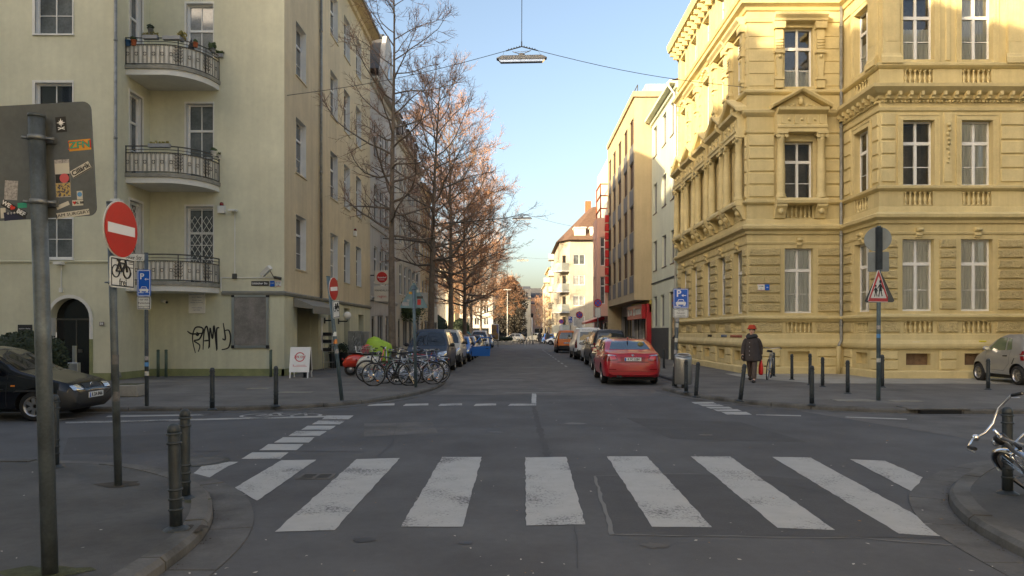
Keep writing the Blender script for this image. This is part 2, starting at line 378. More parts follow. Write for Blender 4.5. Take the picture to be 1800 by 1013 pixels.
# newer and older coverings laid over the road
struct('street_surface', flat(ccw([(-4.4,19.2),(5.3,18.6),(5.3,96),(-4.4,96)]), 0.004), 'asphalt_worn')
pat = flat(ccw([G(1046,836),G(1290,832),G(1480,850),G(1700,948),G(1400,943),G(1076,941)]), 0.003)
struct('asphalt_patch', pat, 'asphalt_patch')
struct('cross_street_surface', flat(ccw([G(1400,722),G(1800,726),(60,14.4),(60,9.9),G(1800,800),G(1690,770)]), 0.0035), 'asphalt_worn')
struct('parking_cobbles', flat(ccw([(-40,14.6),(-9.6,14.6),(-9.9,12.4),(-40,12.2)]), 0.004), 'cobble')

def pavement(name, kerb, rest, z, m, stones, gutter=0.32, zk=0.0, gut=True):
    "kerb: outer edge points in order; rest: the remaining corners; stones: index range of the kerb that gets single stones"
    pts = [Vector(p[:2]) for p in kerb]
    # smooth the kerb line
    line = []
    for i in range(len(pts)-1):
        p0 = pts[max(i-1,0)]; p1 = pts[i]; p2 = pts[i+1]; p3 = pts[min(i+2, len(pts)-1)]
        dl = (p2-p1).length
        if (p3-p2).length > 3*dl: p3 = p2+(p2-p1)
        if (p1-p0).length > 3*dl: p0 = p1-(p2-p1)
        n = max(1, int(dl/0.25))
        if (p2-p1).length > 6: n = int((p2-p1).length/1.2); p0 = p1; p3 = p2
        for k in range(n):
            t = k/n; line.append(0.5*((2*p1)+(p2-p0)*t+(2*p0-5*p1+4*p2-p3)*t*t+(3*p1-p0-3*p2+p3)*t**3))
    line.append(pts[-1])
    area = sum(p.x*q.y-q.x*p.y for p, q in zip(line+[Vector(r) for r in rest], (line+[Vector(r) for r in rest])[1:]+[line[0]]))
    sgn = 1 if area > 0 else -1     # inward normal is left of the line when ccw
    def nor(i):
        d = line[min(i+1,len(line)-1)]-line[max(i-1,0)]; d.normalize(); return Vector((-d.y, d.x))*sgn
    inner = [p+nor(i)*0.03 for i, p in enumerate(line)]
    poly = inner+[Vector(r) for r in rest]
    if sgn < 0: poly = poly[::-1]
    mb = MB(); n = len(poly); mb.add([(p.x,p.y,z) for p in poly]+[(p.x,p.y,-0.02) for p in poly], [tuple(range(n))]+[(n+i, n+(i+1)%n, (i+1)%n, i) for i in range(n)])
    root = struct(name, mb, m)
    # stones
    acc = [0.0]
    for a, b in zip(line, line[1:]): acc.append(acc[-1]+(b-a).length)
    def at(d):
        d = min(max(d, 0), acc[-1]-1e-6)
        for i in range(len(acc)-1):
            if acc[i+1] >= d:
                t = (d-acc[i])/max(1e-9, acc[i+1]-acc[i]); return line[i].lerp(line[i+1], t), (nor(i)*(1-t)+nor(i+1)*t).normalized()
    for i in range(int((min(stones[1],acc[-1])-stones[0])*26)):
        p, nn = at(rnd.uniform(stones[0], min(stones[1],acc[-1]))); q = p-nn*(.02+abs(rnd.gauss(0,.06))); GRIT.append((q.x,q.y))
    d = stones[0]
    while d < min(stones[1], acc[-1]-0.05):
        L = rnd.uniform(0.85,1.1); e = min(d+L, acc[-1]); zt = z+0.006+rnd.uniform(-0.004,0.006); tilt = rnd.uniform(-0.004,0.004)
        secs = []
        K = 4
        for k in range(K+1):
            p, nn = at(d+0.008+(e-d-0.016)*k/K)
            o = rnd.uniform(-0.003,0.003)
            secs.append([(p-nn*(0.015+o), zk-0.02), (p-nn*0.010, zt-0.035), (p+nn*0.025, zt), (p+nn*0.17, zt+tilt), (p+nn*0.17, zk-0.02)])
        mb = MB(); vs = [(q.x,q.y,zz) for s_ in secs for q, zz in s_]
        fs = []
        for k in range(K):
            for j in range(4):
                f = (k*5+j, k*5+5+j, k*5+6+j, k*5+j+1); fs.append(f if sgn < 0 else f[::-1])
        fs += [(0,1,2,3,4), tuple(K*5+i for i in (4,3,2,1,0))]
        mb.add(vs, fs); link('kerb_stone', mb.mesh('kerb_stone', 'kerb_stone'), root)
        if gut:
            mb = MB(); vs = []
            zg = 0.012+rnd.uniform(-0.003,0.003)
            for k in range(K+1):
                p, nn = at(d+0.006+(e-d-0.012)*k/K); a = p-nn*0.022; b = p-nn*(0.022+gutter); vs += [(a.x,a.y,zg),(b.x,b.y,zg-0.004),(a.x,a.y,-0.01),(b.x,b.y,-0.01)]
            fs = []
            for k in range(K):
                b = k*4; fs += [(b,b+4,b+5,b+1) if sgn > 0 else (b,b+1,b+5,b+4), (b+1,b+5,b+7,b+3), (b,b+2,b+6,b+4)]
            fs += [(0,1,3,2),(K*4,K*4+2,K*4+3,K*4+1)]
            mb.add(vs, fs); link('gutter_slab', mb.mesh('gutter_slab', 'gutter_stone'), root)
        d = e
    return root
ZP = 0.10; GRIT = []
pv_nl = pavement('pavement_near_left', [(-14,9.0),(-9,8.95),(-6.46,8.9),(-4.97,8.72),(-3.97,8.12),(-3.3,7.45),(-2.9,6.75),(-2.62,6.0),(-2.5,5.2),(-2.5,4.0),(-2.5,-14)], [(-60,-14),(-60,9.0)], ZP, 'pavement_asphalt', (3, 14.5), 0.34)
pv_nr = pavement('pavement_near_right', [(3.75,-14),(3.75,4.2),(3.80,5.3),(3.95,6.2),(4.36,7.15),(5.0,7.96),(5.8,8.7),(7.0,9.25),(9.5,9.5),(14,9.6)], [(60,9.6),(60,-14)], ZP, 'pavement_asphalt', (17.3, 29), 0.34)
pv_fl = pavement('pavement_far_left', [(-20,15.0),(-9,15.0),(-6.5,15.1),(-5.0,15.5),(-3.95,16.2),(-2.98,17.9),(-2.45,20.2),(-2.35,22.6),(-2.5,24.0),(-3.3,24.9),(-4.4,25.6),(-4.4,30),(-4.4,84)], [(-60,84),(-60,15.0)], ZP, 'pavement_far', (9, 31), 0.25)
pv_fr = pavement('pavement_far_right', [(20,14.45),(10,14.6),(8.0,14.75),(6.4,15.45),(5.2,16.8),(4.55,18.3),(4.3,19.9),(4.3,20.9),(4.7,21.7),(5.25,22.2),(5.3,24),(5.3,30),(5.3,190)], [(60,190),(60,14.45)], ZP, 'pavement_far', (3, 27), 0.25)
gb = MB()
for x, y in GRIT:
    s = rnd.uniform(.004,.014); a = rnd.uniform(0,3); gb.add([(x+math.cos(a+k*1.57)*s*(1 if k % 2 else .6), y+math.sin(a+k*1.57)*s*(1 if k % 2 else .6), .016+rnd.uniform(0,.006)) for k in range(4)], [(0,1,2,3)])
o = struct('gutter_grit', gb, mat('grit',(0.075,0.058,0.04),.9,var=.6,vscale=3), 'dark grit and dead leaf crumbs lying in the gutters', 'stuff'); o['category'] = 'grit'
# pale concrete forecourt along the yellow house, laid in slabs
fore = struct('forecourt', flat(ccw([(7.9,24.6),(9.2,21.9),(30,20.9),(30,27),(7.9,27.0)]), ZP+0.005), 'concrete_slab')
for i, (a, b) in enumerate([(9.4,11.6),(11.6,13.9),(13.9,16.3),(16.3,18.8)]):
    mb = MB(); mb.bbox(a+0.01, b-0.01, 21.95-(a-9.2)*0.05, 24.0, ZP-0.02, ZP+0.012, 0.004); link('slab', mb.mesh('slab', 'concrete_slab'), fore)
# storm drain mouth in the right kerb
dr = thing('storm_drain', 'black slot of a storm drain in the kerb below the school sign', 'drain', (8.7,14.62,0.0))
part('drain_mouth', MB().box(-0.42,0.42,-0.05,0.12,0.012,0.085), 'black', dr)
part('cover_slab', MB().bbox(-0.62,0.62,-0.03,0.55,0.087,0.122,0.01), 'kerb_stone', dr)

mat('tar', (0.030,0.030,0.032), 0.6); mat('joint_pale', (0.17,0.17,0.165), 0.9)
# ---- markings
def mark(name, pts, z=0.005, m='road_paint', world=False):
    p = ccw([tuple(q)[:2] if world else tuple(G(*q))[:2] for q in pts])
    # subdivide and roughen the edge
    out = []
    for a, b in zip(p, p[1:]+p[:1]):
        a = Vector(a); b = Vector(b); n = max(1, int((b-a).length/0.12)); d = (b-a).normalized() if (b-a).length else Vector((1,0)); nn = Vector((-d.y,d.x))
        for k in range(n): out.append(a.lerp(b, k/n)+(nn*rnd.uniform(-0.008,0.008) if k else Vector((0,0))))
    return link(name, flat(out, z).mesh(name, m), road)
zeb = [[(362,815),(413,813),(365,842),(338,834)], [(495,810),(556,809),(452,881),(413,858)], [(627,808),(703,806),(588,933),(483,936)], [(777,804),(847,804),(813,927),(705,927)],
       [(923,805),(995,804),(1029,923),(925,925)], [(1067,803),(1137,803),(1252,928),(1146,927)], [(1214,803),(1283,803),(1468,933),(1367,929)], [(1357,804),(1425,805),(1682,946),(1580,939)], [(1494,808),(1556,811),(1622,840),(1605,866)]]
for i, q in enumerate(zeb): mark('zebra_stripe', q, 0.0055, 'road_paint')
for x0, x1, yb, t0, t1, yt in [(497,637,173,520,665,153),(445,592,200,478,620,180),(388,540,228,422,573,207),(322,487,260,360,523,235),(245,428,296,292,460,268),(165,362,337,215,400,304),(73,278,382,130,322,348),(-50,10,418,5,58,398)]:
    k = 1/3; mark('crossing_block', [(400+x0*k,680+yb*k),(400+x1*k,680+yb*k),(400+t1*k,680+yt*k),(400+t0*k,680+yt*k)])
for x0, x1, yb, t0, t1, yt in [(572,668,79,552,652,70),(605,702,89,583,680,81),(640,740,100,617,722,92),(672,782,112,650,762,103),(715,828,128,688,802,115)]:
    k = 0.389; mark('crossing_block', [(1000+x0*k,680+yb*k),(1000+x1*k,680+yb*k),(1000+t1*k,680+yt*k),(1000+t0*k,680+yt*k)], 0.0065)
for x0, x1 in [(736,880),(925,1060),(1110,1238),(1297,1416),(1478,1628)]:
    k = 1/3; mark('stop_dash', [(400+x0*k,714.2),(400+x1*k,713.0),(400+x1*k,709.6),(400+(x0+14)*k,710.5)])
mark('stop_corner', [(934,709.5),(942.5,709.5),(942.5,690),(935.5,690)], 0.0065)
for q in ([(115,745),(580,734),(572,731.6),(115,742.4)], [(185,734),(360,731),(350,729),(190,731.5)], [(1329,730.5),(1408,732.5),(1408,730.7),(1329,728.8)], [(1486,734.8),(1595,738.6),(1593,736.6),(1486,733)], [(60,741),(130,735.5),(150,734),(90,741)]):
    mark('edge_line', q, 0.0065, 'road_paint_worn')
# bicycle drawn on the lane at the left
bk = MB()
def ring2(cx, cy, r, wd, n=20):
    for i in range(n):
        a, b = 2*math.pi*i/n, 2*math.pi*(i+1)/n
        bk.add([(cx+math.cos(a)*(r-wd),cy+math.sin(a)*(r-wd),0),(cx+math.cos(a)*r,cy+math.sin(a)*r,0),(cx+math.cos(b)*r,cy+math.sin(b)*r,0),(cx+math.cos(b)*(r-wd),cy+math.sin(b)*(r-wd),0)], [(0,1,2,3)])
def seg2(a, b, wd):
    a = Vector(a); b = Vector(b); d = (b-a).normalized(); n_ = Vector((-d.y,d.x))*wd/2
    bk.add([(*(a+n_),0),(*(a-n_),0),(*(b-n_),0),(*(b+n_),0)], [(0,1,2,3)])
ring2(-0.5,0,0.32,0.07); ring2(0.5,0,0.32,0.07)
for a, b in (((-.5,0),(-.2,.4)),((-.2,.4),(.35,.4)),((.35,.4),(0,0)),((0,0),(-.5,0)),((0,0),(-.2,.45)),((.5,0),(.33,.55)),((.33,.55),(.5,.58)),((-.3,.47),(-.1,.47))): seg2(a, b, 0.06)
o = link('bicycle_marking', bk.mesh('bicycle_marking', 'road_paint_worn'), road, (-4.75,14.35,0.006), R(2))
# worn centre marks of the old street surface
for i in range(10):
    x = rnd.uniform(-0.9,1.0); y = 20+i*4.2+rnd.uniform(-.8,.8); l_ = rnd.uniform(.6,1.8); h_ = rnd.uniform(.25,.6)
    mark('worn_marking', [(x-l_/2,y),(x+l_/2,y+.05),(x+l_/2-.2,y+h_),(x-l_/2+.2,y+h_)], 0.0085, 'joint_pale', True)
for y in range(34, 66, 3): mark('parking_line', [(2.35,y),(2.46,y),(2.46,y+1.3),(2.35,y+1.3)], 0.009, 'road_paint_worn', True)
# seams and cracks
def blot(name, c, r, m, z, host, n=18, sx=1.5):
    vs = [(c[0]+math.cos(2*math.pi*k/n)*r*sx*rnd.uniform(.6,1.15), c[1]+math.sin(2*math.pi*k/n)*r*rnd.uniform(.6,1.15)) for k in range(n)]
    link(name, flat(vs, z).mesh(name, m), host)

mat('tar', (0.030,0.030,0.032), 0.6); mat('joint_pale', (0.17,0.17,0.165), 0.9)
def seam(pts, wd, m, z=0.0045):
    pts = [Vector(tuple(G(*p))[:2]) for p in pts]; line = []
    for a, b in zip(pts, pts[1:]):
        n = max(2, int((b-a).length/0.15)); line += [a.lerp(b, k/n)+Vector((rnd.uniform(-.012,.012), rnd.uniform(-.012,.012))) for k in range(n)]
    line.append(pts[-1]); mb = MB(); vs = []
    for i, p in enumerate(line):
        d = (line[min(i+1,len(line)-1)]-line[max(i-1,0)]).normalized(); n_ = Vector((-d.y,d.x))*wd*rnd.uniform(.3,.7); vs += [(*(p+n_),z),(*(p-n_),z)]
    mb.add(vs, [(2*i,2*i+1,2*i+3,2*i+2) for i in range(len(line)-1)]); link('seam', mb.mesh('seam', m), road)
seam([(1046,838),(1076,941)], 0.035, 'joint_pale'); seam([(1046,837),(1160,834),(1290,834)], 0.02, 'joint_pale'); seam([(1076,941),(1300,944),(1500,946),(1720,962)], 0.022, 'joint_pale')
seam([(938,715),(950,760),(962,803)], 0.10, 'asphalt_patch'); seam([(1290,834),(1470,870),(1600,905)], 0.02, 'tar'); seam([(420,752),(700,752),(1000,748),(1300,754)], 0.02, 'tar')
seam([(180,800),(420,792),(640,795)], 0.018, 'tar')
for sm in ([(1180,742),(1330,752),(1500,790),(1680,812)], [(640,760),(760,772),(930,766)], [(960,830),(1010,900),(1015,1000)], [(700,730),(690,780),(660,806)], [(1080,735),(1180,800)]): seam(sm, 0.008, 'tar')
for pp in ([(1100,735),(1300,742),(1420,778),(1180,772)], [(640,745),(760,742),(770,762),(640,768)], [(120,770),(330,762),(340,790),(110,800)]): link('road_patch', flat(ccw([tuple(G(*p_))[:2] for p_ in pp]), 0.0028).mesh('road_patch','asphalt_patch' if pp[0][0] != 640 else 'asphalt_worn'), road)
mat('oil', (0.045,0.045,0.047), .5)
for u_, v_, r_ in ((870,760,.10),(1010,745,.14),(1240,765,.09),(640,950,.07),(1150,960,.08),(820,955,.05),(930,840,.06)): blot('stain', G(u_,v_), r_, 'oil', 0.0046, road)
# gully grate by the zebra
gr = thing('gully_grate', 'square cast-iron gully grate set in the road among the zebra stripes', 'grate', (*tuple(G(556,838))[:2], 0.0))
part('frame', MB().box(-.20,.20,-.16,.16,-.02,.007), 'gutter_stone', gr)
for k in range(2):
    for j in range(4):
        part('slot', MB().box(-.16+k*.18,-.02+k*.18,-.12+j*.065,-.085+j*.065,0.0,.0095), 'black', gr)
mh = thing('manhole_cover', 'round grey manhole cover in the road left of the twin bollards', 'manhole', (*tuple(G(352,812))[:2], 0.0))
part('ring', MB().lathe([(0.36,-.02),(0.36,0.008)], 24), 'bollard_grey', mh); part('lid', MB().lathe([(0.30,-.02),(0.30,0.0115)], 24), 'gutter_stone', mh)
for (u, v, w_, d_) in ((1500,704,.9,.45),(520,690,.9,.35),(455,683,.6,.3),(1590,705,.7,.4)):
    p = G(u, v, ZP); o = link('pavement_plate', MB().bbox(-w_/2,w_/2,-d_/2,d_/2,-0.03,0.009,0.003).mesh('pavement_plate',mat('plate_stone',(0.21,0.20,0.17),.9,var=.2,vscale=4)), pv_fl if u < 900 else pv_fr, (p.x,p.y,ZP))
# earth and moss at the feet of posts, litter on the tarmac
blot('earth_patch', G(208,852,ZP), 0.16, 'earth', ZP+.004, pv_nl); blot('moss_patch', G(70,1006,ZP), 0.13, 'moss', ZP+.004, pv_nl, sx=2.6); blot('earth_patch', G(330,930,ZP), 0.12, 'earth', ZP+.004, pv_nl); blot('moss_patch', G(345,880,ZP), 0.10, 'moss', ZP+.0045, pv_nl)
mb = MB(); ml = MB()
for i in range(330):
    y = 4.6+rnd.random()**1.6*16; x = rnd.uniform(-0.75,0.75)*y; s = rnd.uniform(.006,.022); a = rnd.uniform(0,3); z = 0.114 if (x < -4 and y < 8.7) or (x < -2.6 and y < 6) or (x > 5.2 and y < 8) or y > 19 else 0.011
    tgt = mb if rnd.random() < .7 else ml
    tgt.add([(x+math.cos(a+k*1.57)*s*(1 if k % 2 else .5), y+math.sin(a+k*1.57)*s*(1 if k % 2 else .5), z+rnd.uniform(0,.006)) for k in range(4)], [(0,1,2,3)])
o = struct('paper_litter', mb, 'litter', 'tiny scraps of pale litter strewn over the tarmac', 'stuff'); o['category'] = 'litter'
o = struct('leaf_litter', ml, 'leaf_litter', 'small brown dead leaves strewn over the tarmac', 'stuff'); o['category'] = 'leaves'
# ------------------------------------------------------------------ pale corner house on the left
mat('render_pale', (0.63,0.615,0.46), 0.9, var=0.08, blotch=.08, vscale=0.55, streak=0.055, bump=0.12, bscale=60)
mat('render_ground', (0.58,0.575,0.42), 0.9, blotch=.08, var=0.07, vscale=0.8, streak=0.10, bump=0.1, bscale=60)
mat('render_tan', (0.63,0.54,0.365), 0.9, blotch=.08, var=0.08, vscale=0.6, streak=0.12, bump=0.12, bscale=60)
mat('green_base', (0.24,0.26,0.12), 0.85, var=0.18, vscale=2.5); mat('trim_white', (0.70,0.69,0.64), 0.7, var=0.06); mat('concrete_edge', (0.27,0.26,0.22), 0.9, var=0.25, vscale=4)
mat('grey_ledge', (0.22,0.22,0.19), 0.8, var=0.15, vscale=3); mat('iron', (0.085,0.083,0.072), 0.6, 0.3); mat('balcony_cloth', (0.66,0.63,0.55), 0.9, var=0.14, vscale=2.5)
mat('roof_brown', (0.10,0.065,0.045), 0.8, var=0.3, vscale=5); mat('slate', (0.075,0.075,0.08), 0.7, var=0.3, vscale=5)
LH = thing('corner_house', 'pale yellow corner apartment house with rounded balconies on the left', 'building', (-8.36, 25.6, 0.0))
XA, YA, XR, YR, HA = -8.36, 25.6, -13.2, 23.3, 18.4
FF = Fr((XR, YA), (1,0)); FS = Fr((XA, YA), (0,1)); FW = Fr((-24, YR), (1,0)); FRt = Fr((XR, YR), (0,1))
LEN = 15.0; ZL = 3.1
rows = [(4.09,6.15), (7.75,9.85), (11.45,13.5), (15.1,17.1)]
doors = [(3.42,6.2), (7.1,9.9), (10.75,13.5), (14.4,17.1)]
up = MB(); gd = MB(); ft = MB()
ops = [(1.32,2.28,a,b) for a, b in doors]
FF.wall(up, 0, 4.84, ZL, HA, ops, 0.16, 0, 1)
FF.wall(gd, 0, 4.84, 0.1, ZL)
sc_cols = [(1.35,2.65), (6.35,7.65), (8.85,10.1), (11.45,12.7)]
ops = [(a,b,c,d) for a, b in sc_cols for c, d in rows]
FS.wall(ft, 0, LEN, ZL, HA, ops, 0.20, 0, 1)
gops = [(1.5,4.4,0.1,2.75), (6.0,7.0,0.1,2.9), (8.9,10.0,0.1,2.85), (12.0,13.3,1.2,2.6)]
FS.wall(gd, 0, LEN, 0.1, ZL, gops, 0.35)
wops = [(24-15.77+dx, 24-14.55+dx, c, d) for c, d in rows for dx in (0,-2.6,-5.2)]
wo2 = [o for o in wops]
arch_c, arch_r, arch_s = 24-14.64, 0.66, 2.15
FW.wall(up, 0, 24+XR, 0.1, HA, wo2+[(arch_c-arch_r, arch_c+arch_r, 0.1, arch_s+arch_r)], 0.14, 0, 1)
rops = [(0.95,1.75,a,b) for a, b in doors]
FRt.wall(up, 0, YA-YR, 0.1, HA, rops, 0.16, 0, 1)
# back, far end, roof slab
rw = MB(); Fr((XA, YA+LEN), (-1,0)).wall(rw, 0, 15.6, 0.1, HA); wpart('rear_wall', rw, mat('render_rear',(0.45,0.42,0.3),.9), LH)
wpart('upper_wall', up, ['render_pale','white_frame'], LH); wpart('street_wall', ft, ['render_tan','white_frame'], LH); wpart('ground_floor_wall', gd, 'render_ground', LH)
# spandrels, trim and door of the arch
sp = MB(); tr = MB(); N = 14
for i in range(N):
    a0, a1 = math.pi*i/N, math.pi*(i+1)/N
    p0, p1 = (arch_c+arch_r*math.cos(a0), arch_s+arch_r*math.sin(a0)), (arch_c+arch_r*math.cos(a1), arch_s+arch_r*math.sin(a1)); zt = arch_s+arch_r
    sp.add([FW.P(p0[0],0,p0[1]),FW.P(p0[0],0,zt),FW.P(p1[0],0,zt),FW.P(p1[0],0,p1[1]),FW.P(p0[0],-.4,p0[1]),FW.P(p1[0],-.4,p1[1])], [(0,1,2,3),(0,3,5,4)])
    q = [(arch_c+r_*math.cos(t), arch_s+r_*math.sin(t)) for r_ in (arch_r-0.01, arch_r+0.10) for t in (a0,a1)]
    tr.add([FW.P(*((x, d, z))) for (x, z) in q for d in (0.02,)] , [(0,2,3,1)])
for s_ in (-1,1): FW.box(tr, arch_c+s_*(arch_r+0.045)-0.055, arch_c+s_*(arch_r+0.045)+0.055, -.3, 0.02, 1.45, arch_s)
wpart('arch_wall', sp, 'render_pale', LH); wpart('arch_trim', tr, 'trim_white', LH)
gp = MB()
for s_ in (-1,1): FW.box(gp, arch_c+s_*(arch_r+0.045)-0.055, arch_c+s_*(arch_r+0.045)+0.055, -.3, 0.018, 0.1, 1.45)
FW.box(gp, arch_c+arch_r+0.1, 24+XR+0.012, -.1, 0.012, 0.1, 0.34); FW.box(gp, 0, arch_c-arch_r-0.1, -.1, 0.012, 0.1, 0.34)
FRt.box(gp, -0.012, YA-YR, -.1, 0.012, 0.1, 0.34); FF.box(gp, 0.0, 4.84, -.1, 0.012, 0.1, 0.36); FS.box(gp, -0.012, 1.5, -.1, 0.012, 0.1, 0.35)
wpart('green_plinth', gp, 'green_base', LH)
dm = MB(); FW.box(dm, arch_c-arch_r, arch_c+arch_r, -.42, -.36, 0.1, arch_s+arch_r); d = wpart('entrance_door', dm, 'black_gloss', LH)
hb = MB(); FW.box(hb, arch_c-0.02, arch_c+0.02, -.36, -.35, 0.1, 2.1); FW.box(hb, arch_c-arch_r, arch_c+arch_r, -.36,-.345, 2.08, 2.14); FW.box(hb, arch_c+0.06, arch_c+0.2, -.36,-.33, 1.0, 1.12); link('door_fitting', hb.mesh('door_fitting','iron'), d)
# ledges
ld = MB(); FF.prof(ld, 2.6, 4.84, [(0,ZL-0.1),(0.07,ZL-0.09),(0.10,ZL+0.0),(0.0,ZL+0.06)], 0, 1); FS.prof(ld, 0, LEN, [(0,ZL-0.1),(0.07,ZL-0.09),(0.10,ZL+0.0),(0.0,ZL+0.06)], 1, 0); wpart('ledge', ld, 'grey_ledge', LH)
ld = MB(); FW.prof(ld, 0, 24+XR, [(0,3.95),(0.04,3.96),(0.05,4.01),(0.0,4.03)], 0, 1); wpart('string_course', ld, 'render_pale', LH)
# windows
cy = ['glass_dark','glass_mid','glass_mid','glass_dark','glass_pale']
for i, (a, b, c, d_) in enumerate([(a,b,c,d_) for a, b in sc_cols for c, d_ in rows]): window(LH, FS, a, b, c, d_, 0.19, 'thin', gm=cy[i % 5], sill=0.04, sillm='render_tan')
bars = MB()
for i, (c, d_) in enumerate(doors):
    window(LH, FF, 1.32, 2.28, c, d_, 0.15, 'thin', gm=['glass_mid','glass_mid','glass_pale','glass_mid'][i]); window(LH, FRt, .95, 1.75, c, d_, 0.15, 'thin', gm='glass_mid')
for i, o_ in enumerate(wops): window(LH, FW, *o_, 0.13, 'thin', gm=['glass_mid','glass_dark'][i % 2], sill=0.05)
wt = MB()
for a, b, c, d_ in [(1.32,2.28,*x) for x in doors]:
    FF.box(wt, a-0.07, a, -.02, 0.025, c, d_+0.07); FF.box(wt, b, b+0.03, -.02, 0.025, c, d_+0.07); FF.box(wt, a, b, -.02, 0.025, d_, d_+0.07)
for a, b, c, d_ in wops:
    FW.box(wt, a-0.09, a, -.02, 0.02, c-.06, d_+0.08); FW.box(wt, b, b+0.04, -.02, 0.02, c-.06, d_+0.08); FW.box(wt, a, b, -.02, 0.02, d_, d_+0.08)
for a, b, c, d_ in rops:
    FRt.box(wt, a-0.05, a, -.02, 0.02, c, d_+0.08); FRt.box(wt, b, b+0.10, -.02, 0.02, c, d_+0.08); FRt.box(wt, a, b, -.02, 0.02, d_, d_+0.08)
wpart('window_surround', wt, 'trim_white', LH)
# diamond security grilles on the lowest balcony doors
def grille(F, a, b, c, d_, dd):
    mb = MB(); n = 4; w_ = (b-a)/n
    h_ = w_*1.6; k = 0; rowsn = int((d_-c)/h_)
    for i in range(n):
        for j in range(rowsn):
            x0, z0 = a+i*w_, c+j*h_
            for p, q in (((x0,z0),(x0+w_,z0+h_)), ((x0+w_,z0),(x0,z0+h_))): mb.tube([F.P(p[0],dd,p[1]), F.P(q[0],dd,q[1])], 0.009, 4, smooth=False)
    for z in (c+.02, (c+d_)/2, d_-.03): F.box(mb, a, b, dd-.01, dd+.01, z, z+.025)
    wpart('window_grille', mb, 'trim_white', LH)
grille(FF, 1.38, 2.22, 3.5, 6.1, -0.06); grille(FRt, 1.0, 1.7, 3.5, 6.1, -0.06)
# balconies: three alike, rounded towards the street
def bal_plan(off=0.0):
    pts = [(XR, 24.0-off), (-12.6, 24.0-off), (-12.0,24.0-off)]
    for k in range(1,13):
        t = k/12; a = t*math.pi/2*0.93; pts.append((-12.0+(1.28+off)*math.sin(a), 24.0-off+ (1.55+off)*(1-math.cos(a))))
    pts.append((-10.70+off, 25.60)); return pts
def bal(z):
    root = None; pl = bal_plan(); n = len(pl)
    def slab(off, z0, z1, name, m):
        p = bal_plan(off); p = p+[(XR-0.0, 25.6)]; mb = MB(); k = len(p); mb.add([(x,y,z0) for x, y in p]+[(x,y,z1) for x, y in p], [tuple(range(k-1,-1,-1)), tuple(range(k,2*k))]+[(i,(i+1)%k,k+(i+1)%k,k+i) for i in range(k)])
        return wpart(name, mb, m, LH)
    slab(0.0, z, z+0.20, 'balcony_slab', 'trim_white'); slab(0.05, z+0.20, z+0.33, 'balcony_kerb', 'concrete_edge')
    # length along the plan
    acc = [0]
    for a, b in zip(pl, pl[1:]): acc.append(acc[-1]+math.dist(a,b))
    def at(d, zz):
        d = min(max(d,0), acc[-1])
        for i in range(n-1):
            if acc[i+1] >= d-1e-9:
                t = (d-acc[i])/(acc[i+1]-acc[i]); return Vector((pl[i][0]+(pl[i+1][0]-pl[i][0])*t, pl[i][1]+(pl[i+1][1]-pl[i][1])*t, zz))
    z0, z1 = z+0.40, z+1.02
    mb = MB(); K = 40; mb.tube([at(acc[-1]*k/K, z+1.24) for k in range(K+1)], 0.022, 6); mb.tube([at(acc[-1]*k/K, z+1.12) for k in range(K+1)], 0.012, 5); mb.tube([at(acc[-1]*k/K, z1) for k in range(K+1)], 0.014, 5); mb.tube([at(acc[-1]*k/K, z0-0.03) for k in range(K+1)], 0.016, 5)
    for d in (0.02, acc[-1]*.5, acc[-1]*.78, acc[-1]-.02): mb.tube([at(d,z+.3), at(d,z+1.24)], 0.018, 5)
    rail = wpart('railing', mb, 'iron', LH)
    cl = MB(); vs = []
    for k in range(61):
        d = acc[-1]*k/60; p = at(d, 0); q = at(min(d+.01,acc[-1]), 0); t = (q-at(max(d-.01,0),0)).normalized(); inn = Vector((-t.y,t.x,0)); w_ = 0.02+0.006*math.sin(k*2.1)
        vs += [(p+inn*w_+Vector((0,0,z0))), (p+inn*w_+Vector((0,0,z1)))]
    cl.add(vs, [(2*k,2*k+2,2*k+3,2*k+1) for k in range(60)], 0, True); link('privacy_cloth', cl.mesh('privacy_cloth','balcony_cloth'), rail)
    nb = 24; step = acc[-1]/nb
    for k in range(nb):
        d0 = step*(k+.12); d1 = step*(k+.88); mid = (d0+d1)/2; b = MB()
        if k in (11,12,18,19):
            pts = [at(mid,z0), at(mid,z1)]; b.tube(pts, 0.012, 4)
            for j in range(5):
                zz = z0+0.08+j*0.115
                for s_ in (-1,1): b.tube([at(mid,zz), at(mid+s_*.05,zz+.03), at(mid+s_*.06,zz+.07), at(mid+s_*.03,zz+.08)], 0.010, 4)
        else:
            arc = [at(mid-(d1-d0)/2*math.cos(t), z1-0.07+0.07*math.sin(t)) for t in (0,.4,.8,1.2,1.57,1.94,2.34,2.74,math.pi)]
            b.tube([at(d0,z0)]+arc+[at(d1,z0)], 0.006, 4)
            if k % 2 == 0:
                cc = at(mid, (z0+z1)/2); t = (at(mid+.02,0)-at(mid-.02,0)).normalized()
                b.tube([cc+t*0.055*math.cos(a)+Vector((0,0,0.055*math.sin(a))) for a in [2*math.pi*i/10 for i in range(10)]], 0.009, 4, closed=True)
        link('baluster', b.mesh('baluster','iron'), rail)
    return at, acc[-1]
for z in (3.07, 6.72, 10.37): at_, al_ = bal(z)
